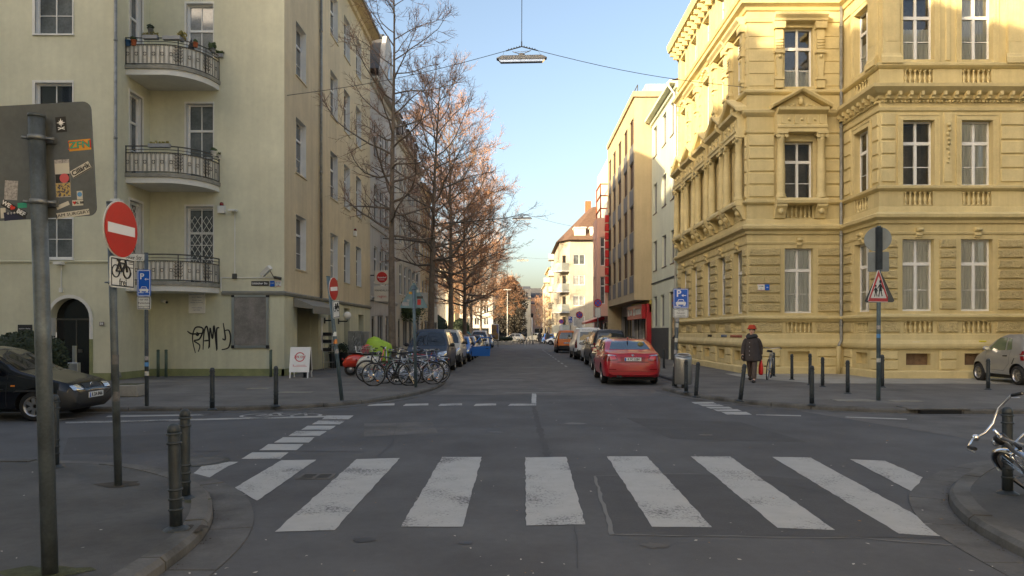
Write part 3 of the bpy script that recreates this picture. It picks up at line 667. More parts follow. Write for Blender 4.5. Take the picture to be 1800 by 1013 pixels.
# balcony plants, pots and boxes: things of their own
def leafball(mb, c, r, n, m=0, s=0.05, sz=1.0):
    for i in range(n):
        v = Vector((rnd.gauss(0,1), rnd.gauss(0,1), rnd.gauss(0,1))).normalized()*r*rnd.random()**.4; p = Vector(c)+Vector((v.x,v.y,v.z*sz))
        a = Vector((rnd.uniform(-1,1),rnd.uniform(-1,1),rnd.uniform(-1,1))).normalized(); b = a.orthogonal().normalized()*s*rnd.uniform(.6,1.3); a = a*s*rnd.uniform(.6,1.4)
        mb.add([p-a, p+b*.6, p+a, p-b*.6], [(0,1,2,3)], m)
def pot(name, label, p, r, h_, m, leaf, lr, n=60, cat='plant pot', grp='plants on the balconies', box=None):
    t = thing(name, label, cat, p, group=grp)
    if box: part('trough', MB().bbox(-box/2,box/2,-.08,.08,0,h_,.012), m, t)
    else: part('pot', MB().lathe([(r*.72,0),(r*.78,.01),(r,h_*.9),(r*1.08,h_*.9),(r*1.08,h_),(r*.9,h_),(r*.85,h_*.9)],14), m, t)
    if leaf:
        mb = MB()
        if box:
            for k in range(5): leafball(mb, ((k-2)*box/5.2,0,h_+lr*.4), lr*rnd.uniform(.5,1.2), n//5)
        else: leafball(mb, (0,0,h_+lr*.5), lr, n)
        part('foliage', mb, leaf, t)
    return t
mat('blue_pot', (0.03,0.10,0.22), .5); mat('grey_trough', (0.28,0.29,0.30), .6)
zt = 10.37+1.24
pot('flower_pot', 'orange clay pot with a small plant at the drainpipe end of the top balcony', at_(0.28,zt-.26), .09, .18, 'terracotta', 'leaf_green', .09)
pot('flower_pot', 'blue tub in the drainpipe corner of the top balcony', at_(0.09,zt-.28), .09, .2, 'blue_pot', None, 0)
pot('metal_pail', 'shiny metal pail with a dark plant above the top balcony rail', at_(0.85,zt+.13), .085, .17, 'zinc', 'leaf_dark', .11)
pot('planter_box', 'yellow leaved planter box on the top balcony rail', at_(0.85,zt-.05), .1, .13, 'grey_trough', 'leaf_yellow', .09, 90, box=.5)
pot('planter_box', 'bare grey planter box in the middle of the top balcony rail', at_(1.55,zt-.05), .1, .13, 'grey_trough', None, 0, box=.6)
pot('flower_pot', 'red pot hung beside the window on the top balcony rail', at_(2.3,zt-.12), .085, .16, 'terracotta', 'leaf_green', .07)
pot('balcony_bush', 'wilted shrub beside the dark folded parasol on the top balcony', at_(1.85,zt-.05), .1, .12, 'grey_trough', 'leaf_yellow', .16, 110)
mb = MB(); mb.lathe([(0.02,-1.0),(0.02,-.3),(0.14,-.28),(0.12,-.1),(0.03,.2),(0.012,.24),(0.012,.3)], 8); tag(link('folded_parasol', mb.mesh('folded_parasol','black'), None, at_(2.02,zt-.05)+Vector((0,.3,0))), 'small black folded parasol standing on the top balcony', 'parasol')
pot('balcony_bush', 'green bush hanging over the curved right end of the top balcony', at_(3.05,zt-.02), .1, .12, 'grey_trough', 'leaf_green', .15, 130)
pot('planter_box', 'bushy planter box at the far right tip of the top balcony', at_(3.75,zt-.06), .1, .14, 'grey_trough', 'leaf_green', .12, 120, box=.3)
zm = 6.72+1.24
pot('planter_box', 'grey trough with reddish plants in the middle of the second balcony', at_(1.15,zm-.06), .1, .13, 'grey_trough', 'leaf_yellow', .07, 70, box=.72)
pot('flower_pot', 'pale pots with red plants at the right end of the second balcony', at_(3.1,zm-.03), .1, .16, 'paper', 'leaf_green', .10)
pot('flower_pot', 'pale pot on the rightmost tip of the second balcony rail', at_(3.6,zm-.06), .08, .15, 'paper', 'leaf_green', .05, 30)
# drainpipes
mb = MB(); mb.tube([(XR+0.09,YR-0.05,HA),(XR+0.09,YR-0.05,0.75),(XR+0.09,YR-0.05,0.45),(XR+0.22,YR-0.08,0.34),(XR+0.26,YR-.08,0.2)], 0.05, 10)
for z in (2.3,5,8,11.2,14.5): mb.tube([(XR+0.09,YR-0.05,z),(XR+0.09,YR-.05,z+.06)], 0.062, 10)
wpart('drainpipe', mb, 'zinc', LH)
mb = MB(); ps = FS.P(4.55, 0.08, 0); mb.tube([(ps.x,ps.y,HA),(ps.x,ps.y,ZL)], 0.055, 10); mb.tube([(ps.x,ps.y,8.4),(ps.x,ps.y,8.5)], .07, 10); mb.tube([(ps.x,ps.y,14.4),(ps.x,ps.y,14.5)], .07, 10); wpart('drainpipe', mb, 'zinc', LH)
# roof: eaves, gutter, mansard
rf = MB(); Z = HA
FS.prof(rf, -0.0, LEN, [(0,Z-.35),(0.12,Z-.3),(0.15,Z-.1),(0.55,Z),(0.55,Z+.12),(0,Z+.14)], 1, 0); FF.prof(rf, 0, 4.84, [(0,Z-.35),(0.12,Z-.3),(0.15,Z-.1),(0.55,Z),(0.55,Z+.12),(0,Z+.14)], 0, 1); FW.prof(rf, 0, 24+XR, [(0,Z-.35),(0.12,Z-.3),(0.15,Z-.1),(0.55,Z),(0.55,Z+.12),(0,Z+.14)], 0, 1)
wpart('eaves', rf, 'render_tan', LH)
rf = MB(); x1 = XA+.5; a = [(-24,YR-.5),(XR,YR-.5),(XR,YA-.5),(x1,YA-.5),(x1,YA+LEN),(-24,YA+LEN)]; b = [(-24,YR+1.2),(XR-1,YR+1.2),(XR-1,YA+1.2),(x1-1.7,YA+1.2),(x1-1.7,YA+LEN),(-24,YA+LEN)]
rf.add([(x,y,Z+.14) for x, y in a]+[(x,y,Z+2.6) for x, y in b], [(i,(i+1)%6,6+(i+1)%6,6+i) for i in range(6)]+[(6,7,8,9,10,11)]); wpart('roof', rf, 'roof_brown', LH)
mb = MB(); mb.tube([(XA+.58,YA-.5,Z+.08),(XA+.58,YA+LEN,Z+.08)], .08, 8); wpart('gutter', mb, 'zinc', LH)
# shop front on the street side
mb = MB(); FS.fill(mb, 1.5,4.4,-.9,.1,2.75); FS.box(mb,1.5,1.56,-.9,-.34,.1,2.75); FS.box(mb,4.34,4.4,-.9,-.34,.1,2.75); FS.box(mb,1.5,4.4,-.9,-.35,2.72,2.76); wpart('shop_recess', mb, 'render_ground', LH)
mb = MB(); FS.box(mb,2.0,2.06,-.88,-.8,.1,2.5); FS.box(mb,3.1,3.18,-.88,-.8,.1,2.5); FS.box(mb,4.1,4.16,-.88,-.8,.1,2.5); FS.box(mb,2.0,4.16,-.88,-.8,2.42,2.5); sf = wpart('shop_door', mb, 'grey_frame', LH)
for a, b in ((2.06,3.1),(3.18,4.1)): mb = MB(); FS.fill(mb, a, b, -.84, .15, 2.42); link('pane', mb.mesh('pane','glass_dark'), sf)
mb = MB(); FS.prof(mb, 1.0, 4.9, [(0.02,2.62),(0.75,2.55),(0.75,2.66),(0.62,2.72),(0.02,2.98)]); aw = wpart('awning', mb, 'awning_grey' if 'awning_grey' in MATS else mat('awning_grey',(0.23,0.22,0.19),.8,streak=.1), LH)
mb = MB(); FS.box(mb,1.0,4.9,.735,.76,2.38,2.56); link('valance', mb.mesh('valance','awning_grey'), aw)
mat('shop_goods', (0.35,0.12,0.08), .7, var=.9, vscale=5)
mb = MB()
for k in range(5): FS.box(mb,1.62,1.9,-.8,-.5,.5+k*.42,.75+k*.42)
wpart('shop_display', mb, 'shop_goods', LH)
for (a, b, c, d_) in gops[1:3]:
    mb = MB(); FS.box(mb,a,b,-.37,-.33,c,d_); dd = wpart('side_door', mb, 'door_dark' if 'door_dark' in MATS else mat('door_dark',(0.05,0.05,0.045),.5), LH); mb = MB(); FS.box(mb,a+.12,b-.12,-.33,-.32,1.5,2.7); link('door_panel', mb.mesh('door_panel','black_gloss'), dd)
window(LH, FS, 12.0,13.3,1.2,2.6, .3, 'double', gm='glass_dark')
mb = MB(); FS.box(mb, 4.75,5.05,0,.02,0.9,2.3); wpart('menu_panel', mb, 'paper', LH)
# lamps, cameras, alarms, signs fixed to the house
def on_house(name, label, cat, group=None): return thing(name, label, cat, (XA, YA, 0), group=group)
for i, s_ in enumerate((5.35, 7.75)):
    t = on_house('globe_lamp', ['white globe lamp beside the dark restaurant doorway, nearer to the awning','white globe lamp beside the dark restaurant doorway, farther from the awning'][i], 'lamp', 'globe lamps at the doorway')
    p = FS.P(s_,0.42,2.45); mb = MB(); mb.sphere(p, .19, 16, 10); wpart('globe', mb, 'globe_white', t); mb = MB(); mb.tube([FS.P(s_,0,2.18), FS.P(s_,.42,2.18), FS.P(s_,.42,2.3)], .03, 6); FS.box(mb, s_-.07,s_+.07,0,.03,2.05,2.3); wpart('bracket', mb, 'black', t)
def alarm(F, s_, z, label):
    t = on_house('alarm_siren', label, 'alarm', 'alarm boxes on the house'); mb = MB(); F.box(mb, s_-.13,s_+.13,0.0,.13,z,z+.26); wpart('case', mb, 'paper', t); mb = MB(); mb.lathe([(.07,0),(.07,.09),(.04,.13),(.005,.14)],10,0,Matrix.Translation(F.P(s_,.07,z+.26))); wpart('beacon', mb, 'red_lens', t)
alarm(FF, XZ(391,0,YA).x-XR, 5.95, 'cream alarm box with red beacon beside the grilled balcony window'); alarm(FS, 10.95, 6.6, 'cream alarm box with red beacon high on the street side wall')
t = on_house('wall_floodlight', 'white floodlight on a conduit beside the alarm box', 'floodlight'); s_ = XZ(413,0,YA).x-XR
mb = MB(); FF.box(mb, s_-.13,s_+.1,.03,.3,6.0,6.06); wpart('lamp_head', mb, 'paper', t); mb = MB(); FF.box(mb, s_-.015,s_+.015,0,.03,3.75,6.0); wpart('conduit', mb, 'trim_white', t); mb = MB(); FF.box(mb, s_-.07,s_+.07,0,.08,3.6,3.78); wpart('junction_box', mb, 'iron', t)
mb = MB(); FF.box(mb, 2.55,4.7,0,.025,3.62,3.65); FF.box(mb, 2.55,2.58,0,.025,3.15,3.62); wpart('conduit', mb, 'trim_white', LH)
t = on_house('surveillance_camera', 'white tube surveillance camera above the street name plate', 'camera'); c = FF.P(XZ(473,0,YA).x-XR, .3, 3.85)
mb = MB(); M_ = Matrix.Translation(c) @ Matrix.Rotation(R(-38),4,'Y') @ Matrix.Rotation(R(-25),4,'Z'); mb.obox(M_, 0, (.24,.08,.075)); wpart('housing', mb, 'paper', t); mb = MB(); mb.tube([c+Vector((.12,0.05,.02)), c+Vector((.2,.2,-.2)), c+Vector((.3,.3,-.22))], .018, 6); mb.tube([c+Vector((.2,.25,-.2)), c+Vector((.45,.28,-.25))], .05, 6); wpart('bracket', mb, 'iron', t)
t = on_house('surveillance_camera', 'small dark dome camera low on the curved wall under the balcony', 'camera'); c = FF.P(XZ(293,0,YA).x-XR, .14, 2.78); mb = MB(); mb.tube([c+Vector((-.1,0,.03)), c+Vector((.1,-.08,-.03))], .06, 8); wpart('housing', mb, 'paper', t); mb = MB(); mb.tube([c+Vector((.1,-.08,-.03)), c+Vector((.13,-.09,-.04))], .045, 8); mb.tube([c, c+Vector((0,.14,.02))], .03, 6); wpart('lens', mb, 'black', t)
t = on_house('poster_display', 'silver snap frame with blank grey poster on the ground floor wall', 'poster frame'); a, b = XZ(408,0,YA).x-XR, XZ(473,0,YA).x-XR; c, d_ = XZ(0,612,YA).z, XZ(0,518,YA).z
mb = MB()
for q in ((a,b,c,c+.09),(a,b,d_-.09,d_),(a,a+.09,c+.09,d_-.09),(b-.09,b,c+.09,d_-.09)): FF.box(mb, q[0],q[1],0,.06,q[2],q[3])
wpart('frame', mb, 'alu', t)
mb = MB(); FF.box(mb, a+.05,b-.05,0,.04,c+.05,d_-.05); wpart('poster', mb, mat('poster_grey',(0.21,0.195,0.18),.45,var=.35,vscale=2.2,coat=.4), t)
for q in ((a-.01,c-.01),(b-.1,c-.01),(a-.01,d_-.1),(b-.1,d_-.1)): mb = MB(); FF.box(mb, q[0],q[0]+.11,0,.065,q[1],q[1]+.11); wpart('corner_cap', mb, 'black', t)
def wall_sign(name, label, F, s0, s1, z0, z1, m, lines, tm='print_black', d=.03, cat='sign', rim=None, bold=True):
    t = thing(name, label, cat, F.P((s0+s1)/2, 0, z0)); t.rotation_euler = (0,0,F.a); w_, h_ = s1-s0, z1-z0
    part('plate', MB().bbox(-w_/2,w_/2,-d,0.0,0,h_,.006), m, t)
    if rim: part('rim', MB().box(-w_/2+.008,w_/2-.008,-d-.002,-d,.008,.02).box(-w_/2+.008,w_/2-.008,-d-.002,-d,h_-.02,h_-.008), rim, t)
    for s_, size, x, z in lines: text(t, s_, size, (x,-d-.002,z), tm if isinstance(tm,str) else tm[0], bold=bold)
    return t
sx = lambda u: XZ(u,0,YA).x-XR
sz_ = lambda v: XZ(0,v,YA).z
wall_sign('street_name_plate', 'black street name plate Lütticher Str. on the house corner', FF, sx(442), sx(473), sz_(502.5), sz_(494.5), 'print_black', [('Lütticher Str.', .11, 0, .082)], 'print_white')
wall_sign('house_badge', 'small blue enamel badge beside the black street name plate', FF, sx(475), sx(483), sz_(504), sz_(494), 'sign_blue', [('H 150', .05, 0, .12)], 'print_white')
wall_sign('hydrant_plate', 'small white hydrant plate with red rim at the house corner', FF, sx(485), sx(494.5), sz_(504), sz_(494), 'paper', [('H 150', .06, 0, .13), ('4,2', .05, 0, .05)], 'print_black', rim='plain_red')
wall_sign('notice_board', 'white private parking notice on the curved green wall', FF, sx(332), sx(361), sz_(551), sz_(514), 'paper', [('PRIVATPARKPLATZ', .062, 0, .68), ('der Fa. I. Billstein', .05, 0, .57), ('Das unberechtigte', .045, 0, .47), ('Abstellen von Fahrzeugen', .042, 0, .39), ('wird kostenpflichtig', .045, 0, .2), ('abgeschleppt', .045, 0, .12)], 'print_blue' if 'print_blue' in MATS else (mat('print_blue',(0.10,0.13,0.25),.6) and 'print_blue'), bold=False)
swx = lambda u: XZ(u,0,YR).x+24
swz = lambda v: XZ(0,v,YR).z
wall_sign('name_plate', 'black company name plate left of the arched entrance', FW, swx(32), swx(57), swz(585), swz(571), 'print_black', [('Daniel P. Hölscher', .05, 0, .13)], 'print_white', bold=False)
wall_sign('house_number', 'small grey house number plate 54 right of the arched entrance', FW, swx(175), swx(183.5), swz(573), swz(566), 'poster_grey', [('54', .10, 0, .065)], 'print_white')
t = on_house('entrance_lamp', 'white lamp on a conduit above the arched entrance', 'lamp'); s_ = swx(108)
mb = MB(); FW.box(mb, s_-.12,s_+.12,.0,.25,swz(466),swz(461)); wpart('lamp_head', mb, 'paper', t); mb = MB(); FW.box(mb, s_-.012,s_+.012,0,.025,swz(510),swz(465)); FW.box(mb, s_-.05,s_+.05,0,.06,swz(514),swz(506)); wpart('conduit', mb, 'trim_white', t)
t = on_house('wall_floodlight', 'white floodlight above the no entry sign on the house edge', 'floodlight'); s_ = swx(210); mb = MB(); FW.box(mb, s_-.13,s_+.16,.05,.3,5.9,6.0); wpart('lamp_head', mb, 'paper', t); mb = MB(); FW.box(mb, s_-.02,s_+.02,-.12,.1,5.82,5.9); wpart('bracket', mb, 'paper', t)
# graffiti on the ground floor wall
gf = MB()
def stroke(pts, wd=.045):
    P = [Vector(p) for p in pts]; L = []
    for i in range(len(P)-1):
        p0, p1, p2, p3 = P[max(i-1,0)], P[i], P[i+1], P[min(i+2,len(P)-1)]
        for k in range(6): t = k/6; L.append(.5*((2*p1)+(p2-p0)*t+(2*p0-5*p1+4*p2-p3)*t*t+(3*p1-p0-3*p2+p3)*t**3))
    L.append(P[-1]); vs = []
    for i, p in enumerate(L):
        d = (L[min(i+1,len(L)-1)]-L[max(i-1,0)]); d = d.normalized() if d.length else Vector((1,0)); n_ = Vector((-d.y,d.x))*wd*(.35+.3*math.sin(math.pi*i/len(L)))
        q = FF.P(p.x+n_.x,.006,p.y+n_.y); r_ = FF.P(p.x-n_.x,.006,p.y-n_.y); vs += [q, r_]
    gf.add(vs, [(2*i,2*i+1,2*i+3,2*i+2) for i in range(len(L)-1)])
def gpx(l): return [(sx(280+x*.385), sz_(330+y*.385)) for x, y in l]
for l in ([(128,655),(150,668),(195,665)], [(165,755),(152,690),(165,640),(200,645),(185,690),(160,700),(185,720),(178,750)], [(200,740),(205,660),(218,635),(228,700),(225,735)], [(205,700),(225,698)], [(230,730),(232,640),(243,690),(250,630),(258,700),(262,745)], [(265,740),(262,650),(275,640)], [(292,618),(302,690),(288,690)], [(296,655),(318,652),(326,690),(316,730),(285,740)], [(170,660),(180,668),(174,675),(166,668)]): stroke(gpx(l))
wpart('graffiti', gf, 'print_black', LH)
# ------------------------------------------------------------------ ochre corner house on the right
mat('ochre', (0.60,0.498,0.256), 0.85, var=0.08, blotch=.06, vscale=0.8, streak=0.13, bump=0.15, bscale=50)
mat('ochre_trim', (0.62,0.518,0.27), 0.8, var=0.10, vscale=2.0, bump=0.15, bscale=40, streak=.06)
mat('ochre_rough', (0.585,0.483,0.25), 0.9, var=0.10, vscale=3, bump=1.0, bscale=15, bdist=0.11)
YH = thing('ochre_house', 'ochre yellow corner house with carved stucco, columns and balustrades', 'building', (8.75, 27.0, 0.0))
X1, Y1, X2, Y2, X3 = 8.75, 27.0, 12.4, 24.3, 17.35
YE = 38.5
F1 = Fr((X1,Y1),(1,0)); FB = Fr((X2,Y2),(1,0)); FBs = Fr((X2,Y1),(0,-1)); FY = Fr((X1,YE),(0,-1)); FE = Fr((X3,Y2),(0,1)); F2 = Fr((X3,Y1),(1,0))
HY = 17.0
GW, W1, W2, W3 = (2.40,4.86), (6.70,8.92), (11.0,13.25), (14.85,16.1)
ww = 0.54
c1 = [1.97]; cb = [1.33, 3.33]; cs = [1.45]; cyy = [YE-y for y in (37.2,35.0,32.7,30.35,28.15)]
walls = [(F1, 3.65, c1), (FB, X3-X2, cb), (FBs, Y1-Y2, cs), (FY, YE-Y1, cyy), (FE, Y1-Y2, []), (F2, 6.0, [1.4])]
mb = MB()
for F, L, cs_ in walls:
    ops = [(c-ww, c+ww, a, b) for c in cs_ for a, b in (GW, W1, W2, W3)]
    ops += [(c-.42, c+.42, .55, .95) for c in cs_]
    if F in (F1, FB, FBs, FY):
        for c in cs_:
            ops += [(c-.5, c+.5, 1.655, 2.045), (c-.5, c+.5, 6.01, 6.49)]
            if F in (FB, FBs): ops.append((c-.5, c+.5, 10.17, 10.66))
    F.wall(mb, 0, L, 0.1, HY, ops, .24)
Fr((24,YE),(-1,0)).wall(mb, 0, 24-X1, .1, HY)
wpart('wall', mb, 'ochre', YH)
cur = [('full',1), ('sides',.34), ('full',1), ('sides',.3), ('left',.4), None, ('half',.5), ('sides',.25)]
k = 0
for F, L, cs_ in walls:
    for c in cs_:
        for fl, (a, b) in enumerate((GW, W1, W2, W3)):
            cu = ('full',1) if fl == 0 else cur[k % 8]; k += 1
            if F is F1 and fl == 1: cu = None
            if F is FB and fl == 1: cu = None if c < 2 else ('full',1)
            if F is F1 and fl == 2: cu = ('half',.32)
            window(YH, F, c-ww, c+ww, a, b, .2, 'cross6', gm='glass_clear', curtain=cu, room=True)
        bm_ = MB(); F.box(bm_, c-.42, c+.42, -.24, -.2, .55, .95); wpart('cellar_hatch', bm_, 'wood' if F is FB else 'ochre', YH)
# ---- stones: bossed blocks, one object each
BL = {}
def block_mesh(L, h, p, b, m):
    key = (round(L,2), round(h,2), p, b, m)
    if key not in BL:
        L, h = key[0], key[1]; q = MB()
        q.add([(0,0,0),(L,0,0),(L,0,h),(0,0,h),(b,-p,b),(L-b,-p,b),(L-b,-p,h-b),(b,-p,h-b)], [(4,5,6,7),(0,1,5,4),(1,2,6,5),(2,3,7,6),(3,0,4,7)])
        BL[key] = q.mesh('stone_block', m)
    return BL[key]
def block(F, s0, s1, z0, z1, p=.055, b=.03, m='ochre_trim', d=0.0):
    if s1-s0 < .08: return
    link('stone_block', block_mesh(s1-s0, z1-z0, p, b, m), YH, F.P(s0, d, z0)-Vector(YH.location), F.a)
def courses(F, s0, s1, z0, n, h, gap, **kw):
    for i in range(n): block(F, s0, s1, z0+i*h+gap/2, z0+(i+1)*h-gap/2, **kw)
def piers(L, cs_, mrg):
    e = [0]+[x for c in cs_ for x in (c-ww-mrg, c+ww+mrg)]+[L]; return list(zip(e[::2], e[1::2]))
for F, L, cs_ in walls[:4]:
    lo = .06 if F in (F1,) else .05; hi = L-.05
    for a, b in piers(L, cs_, .17):
        a = max(a, lo); b = min(b, hi)
        if F is F1 and b > 3: b = L-.12
        if F is FBs and a < .2: a = .14
        courses(F, a, b, 2.42, 7, .352, .05, p=.07, b=.035, m='ochre_rough')
        # plinth blocks
        for z0, z1 in ((.38,.72), (.74,1.06)): block(F, a, b, z0, z1, .06, .035)
    for a, b in piers(L, cs_, .08):
        a = max(a, lo); b = min(b, hi)
        block(F, a+.02, b-.02, 1.67, 2.05, .06, .03, 'ochre_rough')
    for a, b in piers(L, cs_, .40 if F in (F1, FY) else .26):
        a = max(a, lo); b = min(b, hi)
        if F is F1 and b > 3: b = L-.12
        if F is FBs and a < .2: a = .14
        if F is FB and 1.5 < a < 2.2:      # narrow panel between the bay windows: one smooth pilaster with a carved pendant
            block(F, a+.05, b-.05, 6.8, 9.2, .04, .02); block(F, a+.12, b-.12, 10.95, 13.5, .04, .02)
            pend = MB()
            for j in range(9): pend.sphere(F.P((a+b)/2+.03*math.sin(j*2.2), .07, 8.75-j*.16), .075-.004*j, 6, 4)
            wpart('carved_pendant', pend, 'ochre_trim', YH); continue
        courses(F, a, b, 6.78, 5, .485, .05, p=.05, b=.025)
        if F in (F1, FY): courses(F, a, b, 11.0, 5, .47, .03, p=.025, b=.012)
# corner pilasters on the bay, second floor
def pilaster(F, s0, s1, z0, z1, p=.12):
    q = MB(); F.box(q, s0, s1, 0, p, z0+.35, z1-.35)
    F.prof(q, s0-.0, s1+.0, [(0,z0),(p+.07,z0),(p+.07,z0+.2),(p+.02,z0+.26),(p,z0+.36),(0,z0+.36)], .5, .5); F.prof(q, s0, s1, [(0,z1-.36),(p,z1-.36),(p+.03,z1-.26),(p+.03,z1-.16),(p+.1,z1-.1),(p+.1,z1),(0,z1)], .5, .5)
    pl = wpart('pilaster', q, 'ochre_trim', YH)
    n = 4; w_ = (s1-s0-.12)/n
    for i in range(n):
        f = MB(); F.box(f, s0+.06+i*w_+.012, s0+.06+(i+1)*w_-.012, p-.01, p+.012, z0+.75, z1-.6); link('flute', f.mesh('flute','ochre_trim'), pl)
for s0, s1 in ((.08,.62),(X3-X2-.62,X3-X2-.08)): pilaster(FB, s0, s1, 10.82, 13.6)
pilaster(FBs, 2.12, 2.6, 10.82, 13.6)
# ---- horizontal mouldings carried round the walls
def moulding(name, pf, sel=(1,1,1,1,1)):
    q = MB()
    for on, (F, L, e0, e1) in zip(sel, ((FY, YE-Y1, 0, 1), (F1, X2-X1, 1, -1), (FBs, Y1-Y2, -1, 1), (FB, X3-X2, 1, 1), (FE, Y1-Y2, 1, 0))):
        if on: F.prof(q, 0, L, pf, e0, e1)
    F2.prof(q, 0, 6, pf, -1, 0)
    wpart(name, q, 'ochre_trim', YH)
moulding('plinth', [(0,.1),(.11,.1),(.11,.33),(.05,.37),(0,.37)])
moulding('plinth_moulding', [(0,1.10),(.10,1.12),(.13,1.2),(.13,1.28),(.06,1.42),(.05,1.60),(0,1.62)])
moulding('sill_course', [(0,2.07),(.06,2.08),(.10,2.14),(.17,2.19),(.17,2.25),(.03,2.31),(0,2.31)])
moulding('ground_floor_moulding', [(0,5.02),(.04,5.03),(.06,5.1),(.0,5.12)])
moulding('string_course', [(0,5.38),(.07,5.4),(.09,5.5),(.24,5.58),(.26,5.68),(.05,5.78),(.04,5.95),(0,5.97)])
moulding('sill_course', [(0,6.50),(.06,6.52),(.14,6.58),(.15,6.66),(.02,6.70),(0,6.70)])
moulding('first_floor_moulding', [(0,9.22),(.05,9.24),(.07,9.34),(0,9.36)])
moulding('main_cornice', [(0,9.62),(.06,9.64),(.10,9.74),(.22,9.80),(.40,9.95),(.42,10.06),(.08,10.14),(0,10.15)], (0,0,1,1,1))
moulding('main_cornice', [(0,9.86),(.05,9.88),(.15,9.98),(.17,10.08),(.03,10.14),(0,10.15)], (1,1,0,0,0))
moulding('sill_course', [(0,10.68),(.06,10.70),(.13,10.76),(.14,10.84),(.02,10.90),(0,10.90)])
moulding('second_floor_moulding', [(0,13.42),(.05,13.44),(.08,13.56),(0,13.58)])
moulding('upper_cornice', [(0,13.85),(.06,13.87),(.12,13.98),(.28,14.06),(.30,14.2),(.05,14.3),(0,14.3)])
moulding('sill_course', [(0,14.66),(.06,14.67),(.10,14.78),(0,14.8)])
moulding('eaves_cornice', [(0,16.3),(.08,16.34),(.12,16.6),(.55,16.75),(.62,17.0),(.62,17.12),(0,17.2)])
# brackets and dentils under the bay cornice and eaves
mo = MB(); mo.box(-.05,.05,-.30,0,0,.13); mo.box(-.05,.05,-.22,0,-.09,0); mome = mo.mesh('modillion','ochre_trim'); de = MB(); de.box(-.028,.028,-.10,0,0,.07); deme = de.mesh('dentil','ochre_trim')
for F, L in ((FB, X3-X2), (FBs, Y1-Y2)):
    n = int(L/.36)
    for i in range(n): link('modillion', mome, YH, F.P((i+.5)*L/n, .0, 9.70)-Vector(YH.location), F.a)
    n = int(L/.125)
    for i in range(n): link('dentil', deme, YH, F.P((i+.5)*L/n, .0, 9.52)-Vector(YH.location), F.a)
big = MB(); big.box(-.07,.07,-.5,0,0,.2); big.box(-.07,.07,-.32,0,-.16,0); bigme = big.mesh('eaves_bracket','ochre_trim')
for F, L in ((FY, YE-Y1), (F1, 3.65)):
    n = int(L/.62)
    for i in range(n): link('eaves_bracket', bigme, YH, F.P((i+.5)*L/n, .0, 16.45)-Vector(YH.location), F.a)
# ---- balusters
bp = [(.062,0),(.062,.035),(.03,.05),(.045,.10),(.058,.16),(.05,.22),(.024,.30),(.03,.34),(.022,.36),(.055,.385),(.055,.42)]
def balustrade(F, c, z, h, n=6, hw=.5):
    key = ('bal', round(h,2))
    if key not in BL: BL[key] = MB().lathe([(r, y*h/.42) for r, y in bp], 8).mesh('baluster','ochre_trim')
    for i in range(n): link('baluster', BL[key], YH, F.P(c-hw+(i+.5)*2*hw/n, -.055, z)-Vector(YH.location))
    q = MB(); F.box(q, c-hw-.03, c+hw+.03, -.26, -.19, z-.03, z+h+.03); wpart('baluster_niche', q, 'ochre', YH)
for F, L, cs_ in walls[:4]:
    for c in cs_:
        balustrade(F, c, 1.66, .38, 6 if F is not FY else 5); balustrade(F, c, 6.02, .46, 6 if F is not FBs else 5)
        if F in (FB, FBs): balustrade(F, c, 10.18, .47, 6 if F is FB else 5)
# ---- window dressings
def console(F, s_, z, w_=.16, h=.3, d=.14):
    q = MB(); F.prof(q, s_-w_/2, s_+w_/2, [(0,z),(d*.35,z+.02),(d*.5,z+.12),(d*.4,z+h*.6),(d,z+h*.75),(d,z+h),(0,z+h)]); q.tube([F.P(s_-w_/2-.012,d*.8,z+h*.8), F.P(s_+w_/2+.012,d*.8,z+h*.8)], .045, 8); q.tube([F.P(s_-w_/2-.01,d*.45,z+.1), F.P(s_+w_/2+.01,d*.45,z+.1)], .035, 8)
    return wpart('keystone', q, 'ochre_trim', YH)
def surround(F, c, a, b, w_=.15, p=.04):
    q = MB(); F.box(q, c-ww-w_, c-ww, 0, p, a, b+w_); F.box(q, c+ww, c+ww+w_, 0, p, a, b+w_); F.box(q, c-ww, c+ww, 0, p, b, b+w_); F.box(q, c-ww-w_-.03, c-ww-w_, 0, p+.02, a, b+w_+.03); F.box(q, c+ww+w_, c+ww+w_+.03, 0, p+.02, a, b+w_+.03); F.box(q, c-ww-w_, c+ww+w_, 0, p+.02, b+w_, b+w_+.03)
    wpart('window_surround', q, 'ochre_trim', YH)
def column(F, s_, z0, z1, r=.15, d=.2):
    h = z1-z0; q = MB(); M_ = Matrix.Translation(F.P(s_, d, z0))
    q.lathe([(r*1.35,0),(r*1.35,.06),(r*1.15,.09),(r*1.28,.13),(r*1.05,.17),(r,.22),(r*1.06,h*.45),(r*1.06,h*.46),(r*1.0,h*.47),(r*.86,h-.30),(r*.98,h-.28),(r*.9,h-.26),(r*.95,h-.2),(r*1.2,h-.08)], 14, 0, M_)
    F.box(q, s_-r*1.4, s_+r*1.4, d-r*1.3, d+r*1.4, z1-.08, z1)
    cap = MB()
    for s2 in (-1,1):
        for dd in (d+r*.7,): cap.lathe([(.075,-.04),(.075,.04)], 10, 0, Matrix.Translation(F.P(s_+s2*r*1.05, dd+.03, z1-.15)) @ Matrix.Rotation(F.a,4,'Z') @ Matrix.Rotation(R(90),4,'X'))
    o = wpart('column', q, 'ochre_trim', YH); link('capital_scroll', cap.mesh('capital_scroll','ochre_trim'), o)
